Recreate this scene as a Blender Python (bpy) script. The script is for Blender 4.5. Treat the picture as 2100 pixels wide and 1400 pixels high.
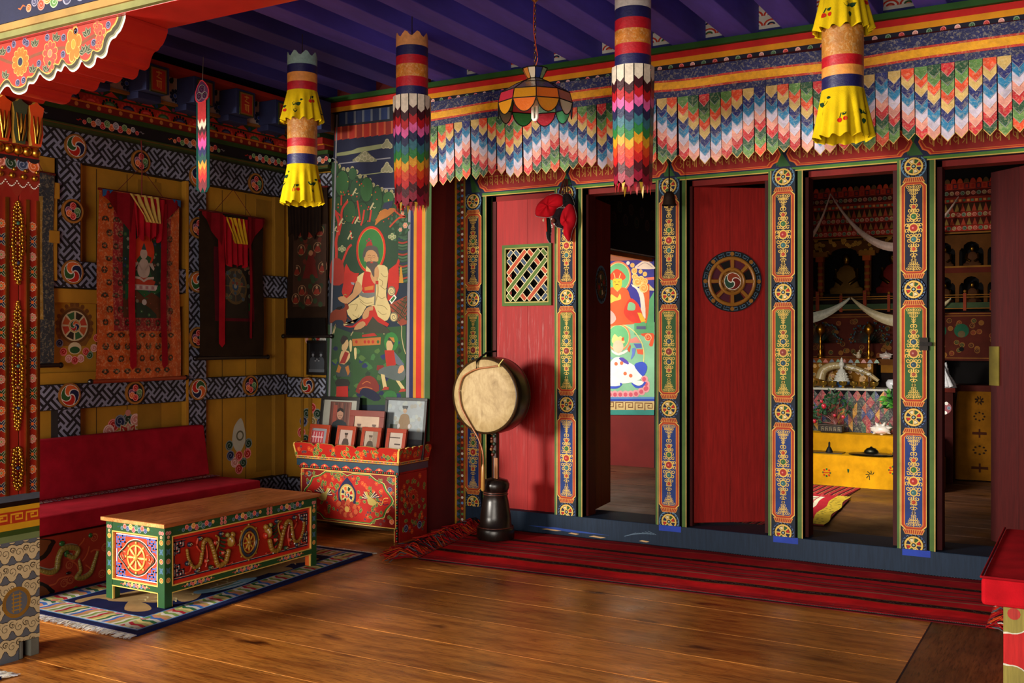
import bpy, bmesh, math, random
from mathutils import Vector
from math import sin, cos, pi, radians, atan2, hypot, sqrt
for o in list(bpy.data.objects): bpy.data.objects.remove(o)
SC = bpy.context.scene
COL = SC.collection
rnd = random.Random(7)

# ---------------------------------------------------------------- camera
AZ = radians(30); FPX = 2080.0; HY = 692.0; CH = 1.3
FW = Vector((-sin(AZ), cos(AZ), 0)); RT = Vector((cos(AZ), sin(AZ), 0))
cam_d = bpy.data.cameras.new('camera'); cam = bpy.data.objects.new('camera', cam_d); COL.objects.link(cam)
cam.location = (0, 0, CH); cam.rotation_euler = (radians(90), 0, AZ)
cam_d.sensor_width = 36; cam_d.lens = FPX/2100*36
cam_d.shift_y = (HY-700)/2100*1.0
cam_d.clip_start = .05
SC.camera = cam
# ---------------------------------------------------------------- world, lights, exposure
SC.view_settings.view_transform = 'Standard'; SC.view_settings.look = 'None'
SC.view_settings.gamma = 1; SC.view_settings.use_curve_mapping = False
SC.view_settings.exposure = 0.1
w = bpy.data.worlds.new('world'); SC.world = w; w.use_nodes = True
bg = w.node_tree.nodes['Background']; bg.inputs[0].default_value = (.75, .85, 1, 1); bg.inputs[1].default_value = .2
def area(name, loc, aim, sx, sy, e, col, spread=180):
    d = bpy.data.lights.new(name, 'AREA'); d.shape = 'RECTANGLE'; d.size = sx; d.size_y = sy; d.energy = e; d.color = col
    d.spread = radians(spread)
    o = bpy.data.objects.new(name, d); COL.objects.link(o); o.location = loc
    o.rotation_euler = (Vector(aim)-Vector(loc)).to_track_quat('-Z', 'Y').to_euler()
    return o
area('window_daylight', (-6.2, -2.0, 1.75), (-3.2, 5.6, 1.35), 1.25, 1.2, 800, (1, .93, .82))
area('room_fill', (-.8, -1.9, 1.15), (-2.4, 5.0, 1.6), 3.0, 1.6, 215, (1, .90, .78))  # unseen fill added behind the camera to lift the left wall and joists
area('alcove_window', (-4.9, 7.3, 1.5), (-3.8, 8.75, 1.2), .9, 1.3, 60, (1, .97, .9))
area('shrine_window', (-2.1, 6.75, 1.35), (-1.75, 8.3, .15), .6, .8, 17, (1, .95, .85), 95)

# ---------------------------------------------------------------- pixel rays onto real planes (only used to take measurements)
def ray(px, py): return FW + RT*((px-1050)/FPX) + Vector((0, 0, (HY-py)/FPX))
CP = Vector((0, 0, CH))
def ony(px, py, y): d = ray(px, py); return CP + d*(y/d.y)
def onx(px, py, x): d = ray(px, py); return CP + d*(x/d.x)
def onz(px, py, z): d = ray(px, py); return CP + d*((z-CH)/d.z)

# ---------------------------------------------------------------- colours and materials
def lin(c):
    c = c/255
    return c/12.92 if c <= .04045 else ((c+.055)/1.055)**2.4
def H(s): return tuple(lin(int(s[i:i+2], 16)) for i in (0, 2, 4))
RED = H('b8281c'); RED2 = H('8e1a14'); DRED = H('5e0d0e'); ORG = H('d9652a'); YEL = H('d9a02c'); GOLD = H('c89a3c'); GLD2 = H('e0b85a')
GRN = H('2f5a2c'); LGRN = H('5e8a4a'); DGRN = H('1c3a22'); NVY = H('1c2448'); BLU = H('2c4a9a'); LBLU = H('6a94c4'); WHT = H('e6dfd0'); PNK = H('d98a7c')
CRM = H('e0cfa0'); BLK = H('0c0a0a'); GRY = H('8a8a90'); FRT = H('868ca2'); FRB = H('1d1a1e'); OCH = H('a87a2c'); SKN = H('d8a878'); BRN = H('5a3418')
MATS = {}
def nodes(name):
    m = bpy.data.materials.new(name); m.use_nodes = True; nt = m.node_tree
    return m, nt, nt.nodes['Principled BSDF']
def tex(nt, scale=(1, 1, 1)):
    tc = nt.nodes.new('ShaderNodeTexCoord'); mp = nt.nodes.new('ShaderNodeMapping'); mp.inputs['Scale'].default_value = scale
    nt.links.new(tc.outputs['Object'], mp.inputs[0]); return mp.outputs[0]
def ramp(nt, src, stops):
    r = nt.nodes.new('ShaderNodeValToRGB'); e = r.color_ramp.elements
    while len(e) < len(stops): e.new(.5)
    for k, (p, c) in enumerate(stops): e[k].position = p; e[k].color = (*c, 1) if len(c) == 3 else c
    nt.links.new(src, r.inputs[0]); return r.outputs[0]
def noise(nt, vec, scale, detail=5, rough=.6, dist=0):
    n = nt.nodes.new('ShaderNodeTexNoise'); n.inputs['Scale'].default_value = scale; n.inputs['Detail'].default_value = detail
    n.inputs['Roughness'].default_value = rough; n.inputs['Distortion'].default_value = dist
    nt.links.new(vec, n.inputs['Vector']); return n.outputs[0]
def mix(nt, a, b, f=1.0, mode='MULTIPLY'):
    m = nt.nodes.new('ShaderNodeMix'); m.data_type = 'RGBA'; m.blend_type = mode
    if isinstance(f, float): m.inputs[0].default_value = f
    else: nt.links.new(f, m.inputs[0])
    for s, v in ((6, a), (7, b)):
        if isinstance(v, tuple): m.inputs[s].default_value = (*v, 1)
        else: nt.links.new(v, m.inputs[s])
    return m.outputs[2]
def bump(nt, b, src, st, dist=.01):
    n = nt.nodes.new('ShaderNodeBump'); n.inputs['Strength'].default_value = st; n.inputs['Distance'].default_value = dist
    nt.links.new(src, n.inputs['Height']); nt.links.new(n.outputs[0], b.inputs['Normal'])
def paint(name, rough=.6, scale=(1, 1, 1), nsc=6., lo=.68, hi=1.12, bst=.15, metal=0., spec=.4, bsc=60., sheen=0., coat=0.):
    m, nt, b = nodes(name); v = tex(nt, scale)
    at = nt.nodes.new('ShaderNodeAttribute'); at.attribute_name = 'Col'
    n = noise(nt, v, nsc); c = ramp(nt, n, [(.3, (lo,)*3), (.7, (hi,)*3)])
    nt.links.new(mix(nt, at.outputs['Color'], c), b.inputs['Base Color'])
    b.inputs['Roughness'].default_value = rough; b.inputs['Metallic'].default_value = metal; b.inputs['Specular IOR Level'].default_value = spec
    b.inputs['Sheen Weight'].default_value = sheen; b.inputs['Coat Weight'].default_value = coat; b.inputs['Coat Roughness'].default_value = .25
    if bst: bump(nt, b, noise(nt, v, bsc), bst, .004)
    MATS[name] = m; return m
paint('paint', .65, lo=.7, spec=.22)
paint('wallpaint', .8, lo=.75, nsc=3.)
paint('gloss', .33, lo=.8, spec=.5, bst=.05)
paint('cloth', .95, lo=.72, nsc=9., bst=.5, bsc=400., sheen=0., spec=.12)
paint('silk', .42, lo=.75, nsc=40., bst=.3, bsc=90., spec=.5)
paint('metal', .32, lo=.7, metal=1., bst=.1)
paint('iron', .6, lo=.6, metal=.6, bst=.3)
paint('darkwood', .3, (6, 6, .6), lo=.5, hi=1.3, bst=.1, spec=.5)
paint('joistpaint', .7, (1, .3, 1), nsc=5., lo=.6, hi=1.1)
paint('worn', .6, (22, 22, 1.6), nsc=4., lo=.72, hi=1.15, bst=.15, spec=.2)
paint('old', .8, lo=.6, spec=.12, bst=.2)
paint('ceramic', .25, lo=.9, spec=.6, bst=0)
paint('foliage', .5, lo=.7, nsc=20)
# brocade: two tone woven figure
m, nt, b = nodes('brocade'); v = tex(nt)
at = nt.nodes.new('ShaderNodeAttribute'); at.attribute_name = 'Col'
n = noise(nt, v, 70., 2, .5, .8); f = ramp(nt, n, [(.54, (0, 0, 0)), (.6, (1, 1, 1))])
c = mix(nt, at.outputs['Color'], mix(nt, at.outputs['Color'], H('e8d8a0'), .2, 'MIX'), f, 'MIX')
n2 = noise(nt, v, 18.); nt.links.new(mix(nt, c, ramp(nt, n2, [(.3, (.62,)*3), (.7, (1.15,)*3)])), b.inputs['Base Color'])
b.inputs['Roughness'].default_value = .45; bump(nt, b, noise(nt, v, 60.), .5, .006); MATS['brocade'] = m
# wood with the grain along one axis
def wood(name, scale, c0, c1, rough, knots=True, ksc=(1, 2.6, 1)):
    m, nt, b = nodes(name); v = tex(nt, scale)
    at = nt.nodes.new('ShaderNodeAttribute'); at.attribute_name = 'Col'
    g = noise(nt, v, 2.2, 9, .68, .6); c = ramp(nt, g, [(.28, c0), (.5, tuple((a+d)/2 for a, d in zip(c0, c1))), (.75, c1)])
    v1 = tex(nt, tuple(s*4 for s in scale)); g1 = noise(nt, v1, 3.5, 4, .6, .3)
    c = mix(nt, c, ramp(nt, g1, [(.34, (.45,)*3), (.5, (1,)*3)]))
    v2 = tex(nt); c = mix(nt, c, ramp(nt, noise(nt, v2, 1.1, 3), [(.3, (.55,)*3), (.65, (1.2,)*3)]))
    if knots:
        v3 = tex(nt, ksc); nd = nt.nodes.new('ShaderNodeTexNoise'); nd.inputs['Scale'].default_value = 7; nt.links.new(v3, nd.inputs['Vector'])
        va = nt.nodes.new('ShaderNodeVectorMath'); va.operation = 'MULTIPLY_ADD'; nt.links.new(nd.outputs[1], va.inputs[0]); va.inputs[1].default_value = (.22,)*3; nt.links.new(v3, va.inputs[2])
        vo = nt.nodes.new('ShaderNodeTexVoronoi'); vo.inputs['Scale'].default_value = 1.9; nt.links.new(va.outputs[0], vo.inputs['Vector'])
        c = mix(nt, c, ramp(nt, vo.outputs['Distance'], [(.05, (.10, .07, .06)), (.10, (.42, .34, .3)), (.2, (1, 1, 1))]))
    nt.links.new(mix(nt, c, at.outputs['Color']), b.inputs['Base Color'])
    rr = ramp(nt, noise(nt, v2, 3., 5), [(.3, (rough*.75,)*3), (.7, (min(1, rough*1.5),)*3)]); nt.links.new(rr, b.inputs['Roughness'])
    b.inputs['Specular IOR Level'].default_value = .45
    bump(nt, b, g1, .12, .004); MATS[name] = m
wood('floorwood', (.9, 9, 9), H('7a3a10'), H('d88c3c'), .3)
wood('floorwood_y', (9, .9, 9), H('4a2410'), H('8a5428'), .4, ksc=(2.6, 1, 1))
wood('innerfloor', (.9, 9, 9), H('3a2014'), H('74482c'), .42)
wood('tabletop', (9, .8, 9), H('84421f'), H('b86a38'), .3, False)
wood('tablelight', (9, .8, 9), H('a8672e'), H('d9a05a'), .35, False)
m, nt, b = nodes('glass'); at = nt.nodes.new('ShaderNodeAttribute'); at.attribute_name = 'Col'; nt.links.new(at.outputs['Color'], b.inputs['Base Color'])
b.inputs['Transmission Weight'].default_value = .35; b.inputs['Roughness'].default_value = .22; bump(nt, b, noise(nt, tex(nt), 90.), .4, .003); MATS['glass'] = m

# ---------------------------------------------------------------- mesh builder
def wloc(o):
    v = Vector((0, 0, 0))
    while o is not None: v += o.location; o = o.parent
    return v
class Fr:   # a flat frame: origin, two in-plane axes, outward normal
    def __init__(s, o, U, V, N): s.o = Vector(o); s.U = Vector(U); s.V = Vector(V); s.N = Vector(N)
    def at(s, u, v, n=0): return s.o + s.U*u + s.V*v + s.N*n
def fy(y): return Fr((0, y, 0), (1, 0, 0), (0, 0, 1), (0, -1, 0))     # faces -Y : u=X v=Z
def fx(x): return Fr((x, 0, 0), (0, 1, 0), (0, 0, 1), (1, 0, 0))      # faces +X : u=Y v=Z
def fz(z): return Fr((0, 0, z), (1, 0, 0), (0, 1, 0), (0, 0, 1))      # faces up : u=X v=Y
EPS = .00022
class MB:
    def __init__(s): s.v = []; s.f = []; s.c = []; s.m = []; s.mats = []; s.sm = []
    def mi(s, m):
        if m not in s.mats: s.mats.append(m)
        return s.mats.index(m)
    def add(s, pts, faces, col, m='paint', smooth=False):
        b = len(s.v); s.v += [Vector(p) for p in pts]; k = s.mi(m)
        for i, f in enumerate(faces):
            s.f.append([b+j for j in f]); s.c.append(col[i] if isinstance(col, list) else col); s.m.append(k); s.sm.append(smooth)
    def box(s, x0, x1, y0, y1, z0, z1, col, m='paint'):
        p = [(x, y, z) for z in (z0, z1) for y in (y0, y1) for x in (x0, x1)]
        s.add(p, [(0, 2, 3, 1), (4, 5, 7, 6), (0, 1, 5, 4), (2, 6, 7, 3), (0, 4, 6, 2), (1, 3, 7, 5)], col, m)
    def loft(s, rings, col, m='paint', closed=True, caps=True, smooth=True):
        n = len(rings[0]); pts = [p for r in rings for p in r]; f = []; cl = []
        for i in range(len(rings)-1):
            for j in range(n if closed else n-1):
                a = i*n+j; b2 = i*n+(j+1) % n; f.append((a, b2, b2+n, a+n)); cl.append(col[i] if isinstance(col, list) else col)
        s.add(pts, f, cl, m, smooth)
        if caps and closed:
            s.add(rings[0], [tuple(range(n))[::-1]], col[0] if isinstance(col, list) else col, m)
            s.add(rings[-1], [tuple(range(n))], col[-1] if isinstance(col, list) else col, m)
    def lathe(s, prof, c, col, m='paint', seg=24, caps=True, smooth=True, ax=None, sx=1, sy=1):
        c = Vector(c); U, V, N = (Vector((1, 0, 0)), Vector((0, 1, 0)), Vector((0, 0, 1))) if ax is None else ax
        rings = [[c + U*(r*cos(2*pi*k/seg)*sx) + V*(r*sin(2*pi*k/seg)*sy) + N*z for k in range(seg)] for r, z in prof]
        s.loft(rings, col, m, True, caps, smooth)
    def tube(s, pts, r, col, m='paint', seg=8, caps=True):
        pts = [Vector(p) for p in pts]; rings = []
        up = Vector((0, 0, 1))
        for i, p in enumerate(pts):
            t = (pts[min(i+1, len(pts)-1)]-pts[max(i-1, 0)]).normalized()
            a = t.cross(up)
            if a.length < .05: a = t.cross(Vector((1, 0, 0)))
            a.normalize(); b = t.cross(a); rr = r[i] if isinstance(r, (list, tuple)) else r
            rings.append([p + a*(rr*cos(2*pi*k/seg)) + b*(rr*sin(2*pi*k/seg)) for k in range(seg)])
        s.loft(rings, col, m, True, caps)
    def ball(s, c, r, col, m='paint', seg=12, sx=1, sy=1, sz=1):
        n = max(4, seg//2); s.lathe([(max(1e-4, r*sin(pi*k/n)), -r*cos(pi*k/n)*sz) for k in range(n+1)], c, col, m, seg, False, True, None, sx, sy)
    def prism(s, poly, fr, n0, n1, col, m='paint', side=None):
        n = len(poly); a = [fr.at(u, v, n0) for u, v in poly]; b = [fr.at(u, v, n1) for u, v in poly]
        s.add(a+b, [tuple(range(n, 2*n)), tuple(range(n))[::-1]] + [(i, (i+1) % n, n+(i+1) % n, n+i) for i in range(n)],
              [col, col]+[side or col]*n, m)
    def build(s, name, parent=None, bevel=0, kind=None, label=None):
        o = wloc(parent) if parent else Vector((0, 0, 0))
        me = bpy.data.meshes.new(name)
        vs = [tuple(p-o) for p in s.v]
        me.from_pydata(vs, [], s.f)
        for m in s.mats: me.materials.append(MATS[m])
        me.polygons.foreach_set('material_index', s.m); me.polygons.foreach_set('use_smooth', s.sm)
        at = me.color_attributes.new('Col', 'FLOAT_COLOR', 'CORNER')
        arr = []
        for f, c in zip(s.f, s.c): arr += [c[0], c[1], c[2], 1]*len(f)
        at.data.foreach_set('color', arr); me.update()
        ob = bpy.data.objects.new(name, me); COL.objects.link(ob)
        if parent: ob.parent = parent
        if bevel:
            bm_ = ob.modifiers.new('bevel', 'BEVEL'); bm_.width = bevel; bm_.segments = 2; bm_.limit_method = 'ANGLE'
        if kind: ob['kind'] = kind
        if label: ob['label'] = label
        return ob
def tag(o, label, cat, group=None, kind=None):
    o['label'] = label; o['category'] = cat
    if group: o['group'] = group
    if kind: o['kind'] = kind
    return o
def thing(name, label, cat, loc, group=None):
    o = bpy.data.objects.new(name, None); COL.objects.link(o); o.location = loc; o.empty_display_size = .05
    return tag(o, label, cat, group)
def solo(mb, name, loc, label, cat, group=None, bevel=0):   # a thing that is one mesh, origin at its base
    loc = Vector(loc); mb.v = [p-loc for p in mb.v]
    o = mb.build(name, None, bevel); o.location = loc; return tag(o, label, cat, group)
def struct(mb, name, bevel=0, parent=None):
    o = mb.build(name, parent, bevel)
    if not parent: o['kind'] = 'structure'
    return o
def copy_tree(o, loc=None, parent=None):
    c = o.copy(); COL.objects.link(c); c.parent = parent
    if loc is not None: c.location = loc
    for ch in list(o.children):
        copy_tree(ch, None, c)
    return c

# ---------------------------------------------------------------- painted ornament, drawn as thin layers of coloured faces on a frame
def spline(pts, n=6, closed=False):
    out = []; N = len(pts); g = lambda i: pts[i % N] if closed else pts[max(0, min(N-1, i))]
    for i in range(N if closed else N-1):
        a, b, c, d = g(i-1), g(i), g(i+1), g(i+2)
        for k in range(n):
            t = k/n; out.append(tuple(.5*((2*b[q])+(-a[q]+c[q])*t+(2*a[q]-5*b[q]+4*c[q]-d[q])*t*t+(-a[q]+3*b[q]-3*c[q]+d[q])*t**3) for q in range(len(b))))
    if not closed: out.append(tuple(pts[-1]))
    return out
def clip(poly, u0, v0, u1, v1):
    for ax, val, sg in ((0, u0, 1), (0, u1, -1), (1, v0, 1), (1, v1, -1)):
        out = []
        for i in range(len(poly)):
            a, b = poly[i-1], poly[i]; ia = (a[ax]-val)*sg >= 0; ib = (b[ax]-val)*sg >= 0
            if ia != ib:
                t = (val-a[ax])/(b[ax]-a[ax]); out.append((a[0]+(b[0]-a[0])*t, a[1]+(b[1]-a[1])*t))
            if ib: out.append(b)
        poly = out
        if len(poly) < 3: return []
    return poly
class P:
    cnt = 0
    def dn(s, L): P.cnt += 1; return (s.L0+L)*EPS+(P.cnt % 36)*6e-6
    def __init__(s, mb, fr, m='paint', L=1, pix=None): s.mb = mb; s.fr = fr; s.m = m; s.L0 = L; s.pix = pix; s.clip = None
    def poly(s, pts, c, L=0, m=None):
        if s.clip:
            pts = clip([(p[0], p[1]) for p in pts], *s.clip)
            if not pts: return
        dn = s.dn(L); s.mb.add([s.fr.at(p[0], p[1], dn) for p in pts], [tuple(range(len(pts)))], c, m or s.m)
    def px(s, pts, c, L=0, sm=0, closed=True):
        q = [s.pix(*p) for p in pts]
        if sm: q = spline(q, sm, True)
        s.poly(q, c, L)
    def pxs(s, pts, w, c, L=0, sm=4, taper=False):
        q = [s.pix(*p) for p in pts]; q = spline(q, sm) if sm else q; s.stroke(q, w, c, L, taper=taper)
    def rect(s, u0, v0, u1, v1, c, L=0, m=None): s.poly([(u0, v0), (u1, v0), (u1, v1), (u0, v1)], c, L, m)
    def disc(s, u, v, r, c, L=0, n=18, sy=1.): s.poly([(u+r*cos(2*pi*k/n), v+r*sy*sin(2*pi*k/n)) for k in range(n)], c, L)
    def stroke(s, pts, w, c, L=0, closed=False, taper=False):
        n = len(pts)
        if n < 2: return
        a = []; b = []
        for i, p in enumerate(pts):
            q0 = pts[(i-1) % n] if closed else pts[max(0, i-1)]; q1 = pts[(i+1) % n] if closed else pts[min(n-1, i+1)]
            dx, dy = q1[0]-q0[0], q1[1]-q0[1]; l = hypot(dx, dy) or 1
            ww = w/2*((sin(pi*(i+.35)/(n+.2))) if taper else 1)
            a.append((p[0]-dy/l*ww, p[1]+dx/l*ww)); b.append((p[0]+dy/l*ww, p[1]-dx/l*ww))
        if s.clip:
            for i in range(n if closed else n-1):
                j = (i+1) % n; s.poly([a[i], a[j], b[j], b[i]], c, L)
            return
        dn = s.dn(L); P3 = [s.fr.at(p[0], p[1], dn) for p in a+b]
        s.mb.add(P3, [(i, (i+1) % n, n+(i+1) % n, n+i) for i in range(n if closed else n-1)], c, s.m)
    def ring(s, u, v, r, w, c, L=0, n=22, sy=1.): s.stroke([(u+r*cos(2*pi*k/n), v+r*sy*sin(2*pi*k/n)) for k in range(n)], w, c, L, True)
    def gank(s, u, v, r, L=0, cols=None, sy=1., rim=GOLD, ph=0):
        cols = cols or [ORG, GRN, RED, NVY]
        s.disc(u, v, r, rim, L, 24, sy); s.disc(u, v, r*.86, WHT, L+1, 24, sy); n = len(cols)
        for k, c in enumerate(cols):
            a0 = ph+2*pi*k/n; A = []; B = []
            for i in range(8):
                t = i/7; rr = r*(.06+.76*t); tw = 1.9*(1-t); w2 = 2*pi/n
                ins = min(.4*w2, .06*r/rr*1.0)
                A.append((u+rr*cos(a0+tw+ins), v+rr*sin(a0+tw+ins)*sy)); B.append((u+rr*cos(a0+tw+w2-ins), v+rr*sin(a0+tw+w2-ins)*sy))
            tip = [(u+r*.82*cos(a0+(2*pi/n)*q/4), v+r*.82*sin(a0+(2*pi/n)*q/4)*sy) for q in (1, 2, 3)]
            s.poly(A+tip+B[::-1], c, L+2)
    def curl(s, u, v, r, c, L=0, d=1, ph=0., lc=None, n=14):
        lc = lc or tuple(min(1, x*1.6+.25) for x in c)
        s.disc(u, v, r, lc, L, 14); s.disc(u, v, r*.82, c, L+1, 14)
        s.stroke([(u+r*(.75*(1-k/n)+.06)*cos(ph+d*k*.62), v+r*(.75*(1-k/n)+.06)*sin(ph+d*k*.62)) for k in range(n)], r*.13, lc, L+2)
    def flower(s, u, v, r, c, cc, L=0, n=8, out=None, ph=0, sy=1., inner=None):
        out = out or WHT
        for k in range(n):
            a = ph+2*pi*k/n; s.disc(u+r*.66*cos(a), v+r*.66*sin(a)*sy, r*min(.42, 2.3/n), out, L, 10, sy)
        for k in range(n):
            a = ph+2*pi*k/n; s.disc(u+r*.64*cos(a), v+r*.64*sin(a)*sy, r*min(.34, 1.9/n), c, L+1, 10, sy)
        s.disc(u, v, r*.52, inner or c, L+2, 14, sy); s.disc(u, v, r*.3, out, L+3, 10, sy); s.disc(u, v, r*.24, cc, L+4, 10, sy)
    def leaf(s, u, v, l, a, c, L=0, out=None, w=.32):
        ca, sa = cos(a), sin(a)
        def tr(q): return [(u+x*l*ca-y*l*sa, v+x*l*sa+y*l*ca) for x, y in q]
        sh = [(0, 0), (.25, w), (.6, w*.9), (1, 0), (.6, -w*.9), (.25, -w)]
        if out: s.poly(tr([(x*1.12-.05, y*1.3) for x, y in sh]), out, L)
        s.poly(tr(sh), c, L+1)
        if out: s.stroke(tr([(.1, 0), (.8, 0)]), l*.07, out, L+2)
    def wheel(s, u, v, r, L=0, sy=1., n=8, rim=GOLD, bgc=NVY, sp=None, keys=True):
        if keys:
            s.disc(u, v, r, H('5c86a0'), L, 26, sy); s.disc(u, v, r*.93, FRB, L+1, 26, sy)
            for k in range(18):
                a = 2*pi*k/18; s.stroke([(u+r*.78*cos(a), v+r*.78*sin(a)*sy), (u+r*.9*cos(a), v+r*.9*sin(a)*sy), (u+r*.9*cos(a+.2), v+r*.9*sin(a+.2)*sy)], r*.035, LBLU, L+2)
        s.disc(u, v, r*.74, rim, L+3, 24, sy); s.disc(u, v, r*.6, bgc, L+4, 24, sy)
        cols = [RED, GRN, CRM, NVY]
        for k in range(n):
            a = 2*pi*k/n; s.poly([(u+r*q*cos(a+e), v+r*q*sin(a+e)*sy) for q, e in ((.3, .12), (.56, .1), (.56, .62), (.3, .55))], cols[k % 4], L+5)
            s.stroke([(u+r*.2*cos(a-.03), v+r*.2*sin(a-.03)*sy), (u+r*.66*cos(a-.03), v+r*.66*sin(a-.03)*sy)], r*.09, rim, L+6)
        s.disc(u, v, r*.27, rim, L+7, 14, sy); s.disc(u, v, r*.18, FRB, L+8, 12, sy); s.disc(u, v, r*.09, H('9ab0a8'), L+9, 10, sy)
    def fil(s, u, v, hw, hh, c, L=0, jew=None, rows=None, up=None):
        """tapering gilt scrollwork, mirrored left and right; up: 1 triangle pointing up, -1 pointing down, None lozenge"""
        rows = rows or max(3, int(hh/hw*3.2))
        for k in range(rows):
            t = (k+.5)/rows; y = v-hh+2*hh*t
            wd = hw*((1-t) if up == 1 else t if up == -1 else (1-abs(2*t-1))**.55)
            wd = max(wd, hw*.1); r = min(hw*.3, hh/rows*1.05)
            m_ = max(1, int(round(wd/(r*1.25))))
            for q in range(m_):
                x = wd*(q+.6)/m_
                for sg in (-1, 1):
                    s.stroke([(u+sg*(x+r*(.95-.075*i)*cos(i*.75+k)), y+r*(.95-.075*i)*sin(i*.75+k)) for i in range(9)], r*.36, c, L)
        s.stroke([(u, v-hh*1.12), (u, v+hh*1.12)], hw*.09, c, L)
        if jew:
            for j, (f_, cc) in enumerate(jew):
                s.disc(u, v+hh*f_, hw*.62*(1.1-abs(f_)*.7), c, L+1, 14); s.disc(u, v+hh*f_, hw*.45*(1.1-abs(f_)*.7), cc, L+2, 12)
                s.disc(u-hw*.1, v+hh*f_, hw*.12*(1.15-abs(f_)), tuple(min(1, x*1.5+.15) for x in cc), L+3, 8)
    def fret(s, u0, v0, u1, v1, unit, c=FRT, L=0, w=.5, ou=0, ov=0):
        s.clip = (u0, v0, u1, v1); q = unit/sqrt(2)
        def T(x, y): return (ou+(x-y)*q, ov+(x+y)*q)
        xs = [((uu-ou)/q+(vv-ov)/q)/2 for uu in (u0, u1) for vv in (v0, v1)]; ys = [(-(uu-ou)/q+(vv-ov)/q)/2 for uu in (u0, u1) for vv in (v0, v1)]
        for i in range(-200, 200):
            for j in range(-200, 200):
                X, Y = 3*i-2*j, 2*i+3*j
                if X < min(xs)-3 or X > max(xs)+3 or Y < min(ys)-3 or Y > max(ys)+3: continue
                for a in ([(-1, 0), (1, 0)], [(0, -1), (0, 1)], [(1, 0), (1, 2)], [(0, 1), (-2, 1)], [(-1, 0), (-1, -2)], [(0, -1), (2, -1)]):
                    for k in range(len(a)-1):
                        (x0, y0), (x1, y1) = a[k], a[k+1]; h = w/2
                        if x0 == x1: r = [(x0-h, min(y0, y1)-h), (x0+h, min(y0, y1)-h), (x0+h, max(y0, y1)+h), (x0-h, max(y0, y1)+h)]
                        else: r = [(min(x0, x1)-h, y0-h), (max(x0, x1)+h, y0-h), (max(x0, x1)+h, y0+h), (min(x0, x1)-h, y0+h)]
                        pp = [T(X+x, Y+y) for x, y in r]
                        if max(p[0] for p in pp) < u0 or min(p[0] for p in pp) > u1 or max(p[1] for p in pp) < v0 or min(p[1] for p in pp) > v1: continue
                        s.poly(pp, c, L)
        s.clip = None
    def key(s, u0, u1, v0, h, c, L=0, w=None):
        w = w or h*.14; n = max(1, int((u1-u0)/(h*1.25))); st = (u1-u0)/n
        for k in range(n):
            x = u0+k*st
            s.stroke([(x+w, v0), (x+w, v0+h-w), (x+st*.86, v0+h-w), (x+st*.86, v0+h*.3), (x+st*.42, v0+h*.3), (x+st*.42, v0+h*.6), (x+st*.62, v0+h*.6)], w, c, L)
    def clouds(s, u0, v0, u1, v1, r, cols, L=0, wob=.35):
        d = hypot(u1-u0, v1-v0); n = max(2, int(d/(r*1.35))); nx, ny = -(v1-v0)/d, (u1-u0)/d
        for k in range(n):
            t = (k+.5)/n; rr = r*(.45+.55*sin(pi*t)**.6); o = r*wob*(1 if k % 2 else -1)
            s.curl(u0+(u1-u0)*t+nx*o, v0+(v1-v0)*t+ny*o, rr, cols[k % len(cols)], L+(k % 2)*3, 1 if k % 2 else -1, k*.7)
        for sg, uu, vv in ((-1, u0, v0), (1, u1, v1)):
            ex, ey = (u1-u0)/d*sg, (v1-v0)/d*sg
            s.stroke([(uu, vv), (uu+ex*r*.6+nx*r*.25, vv+ey*r*.6+ny*r*.25), (uu+ex*r*1.2-nx*r*.2, vv+ey*r*1.2-ny*r*.2), (uu+ex*r*1.7, vv+ey*r*1.7)], r*.3, cols[0 if sg < 0 else -1], L, taper=True)

# ================================================================ THE ROOM
WX = -5.09; MY = 5.55; FYY = 5.93
YW = H('b8841e'); YW2 = H('9c7018')
# floor: wide boards along X, one board across at the right
mb = MB(); ys = [-2.2, -1.8, -1.4, -1.02, -.66, -.3, .06, .42, .78, 1.14, 1.5, 1.86, 2.22, 2.58, 2.94, 3.27, 3.6, 3.96, 4.32, 4.69, 5.05, 5.4, 5.97]
for i in range(len(ys)-1):
    c = rnd.uniform(.82, 1.15); mb.box(-7.0, -.66, ys[i]+.003, ys[i+1]-.003, -.04, 0, (c, c*rnd.uniform(.95, 1.03), c*rnd.uniform(.9, 1.02)), 'floorwood')
    mb.box(-7.0, -.66, ys[i]-.003, ys[i]+.003, -.04, -.0015, H('e8b860'), 'paint')
for i, (a, c) in enumerate(((-.652, .9), (-.22, 1.05), (.2, .85), (.62, 1.), (1.05, .9))):
    mb.box(a, a+(.424 if i < 4 else .6), -2.2, 5.97, -.04, .0, (c, c, c), 'floorwood_y')
struct(mb, 'floor')
mb = MB()
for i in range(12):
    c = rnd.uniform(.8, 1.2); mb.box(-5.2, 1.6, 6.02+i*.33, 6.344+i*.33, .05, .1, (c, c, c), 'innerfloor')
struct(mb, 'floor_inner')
mb = MB(); mb.box(-7.0, 1.6, 2.4, 6.2, 3.2, 3.26, H('141028'), 'joistpaint'); mb.box(-7, 1.6, -2.2, 2.4, 3.2, 3.26, H('3a2418')); struct(mb, 'ceiling')
mb = MB(); mb.box(-5.2, 1.6, 6.2, 10., 2.95, 3.0, H('1c1210')); struct(mb, 'ceiling_inner')

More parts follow.
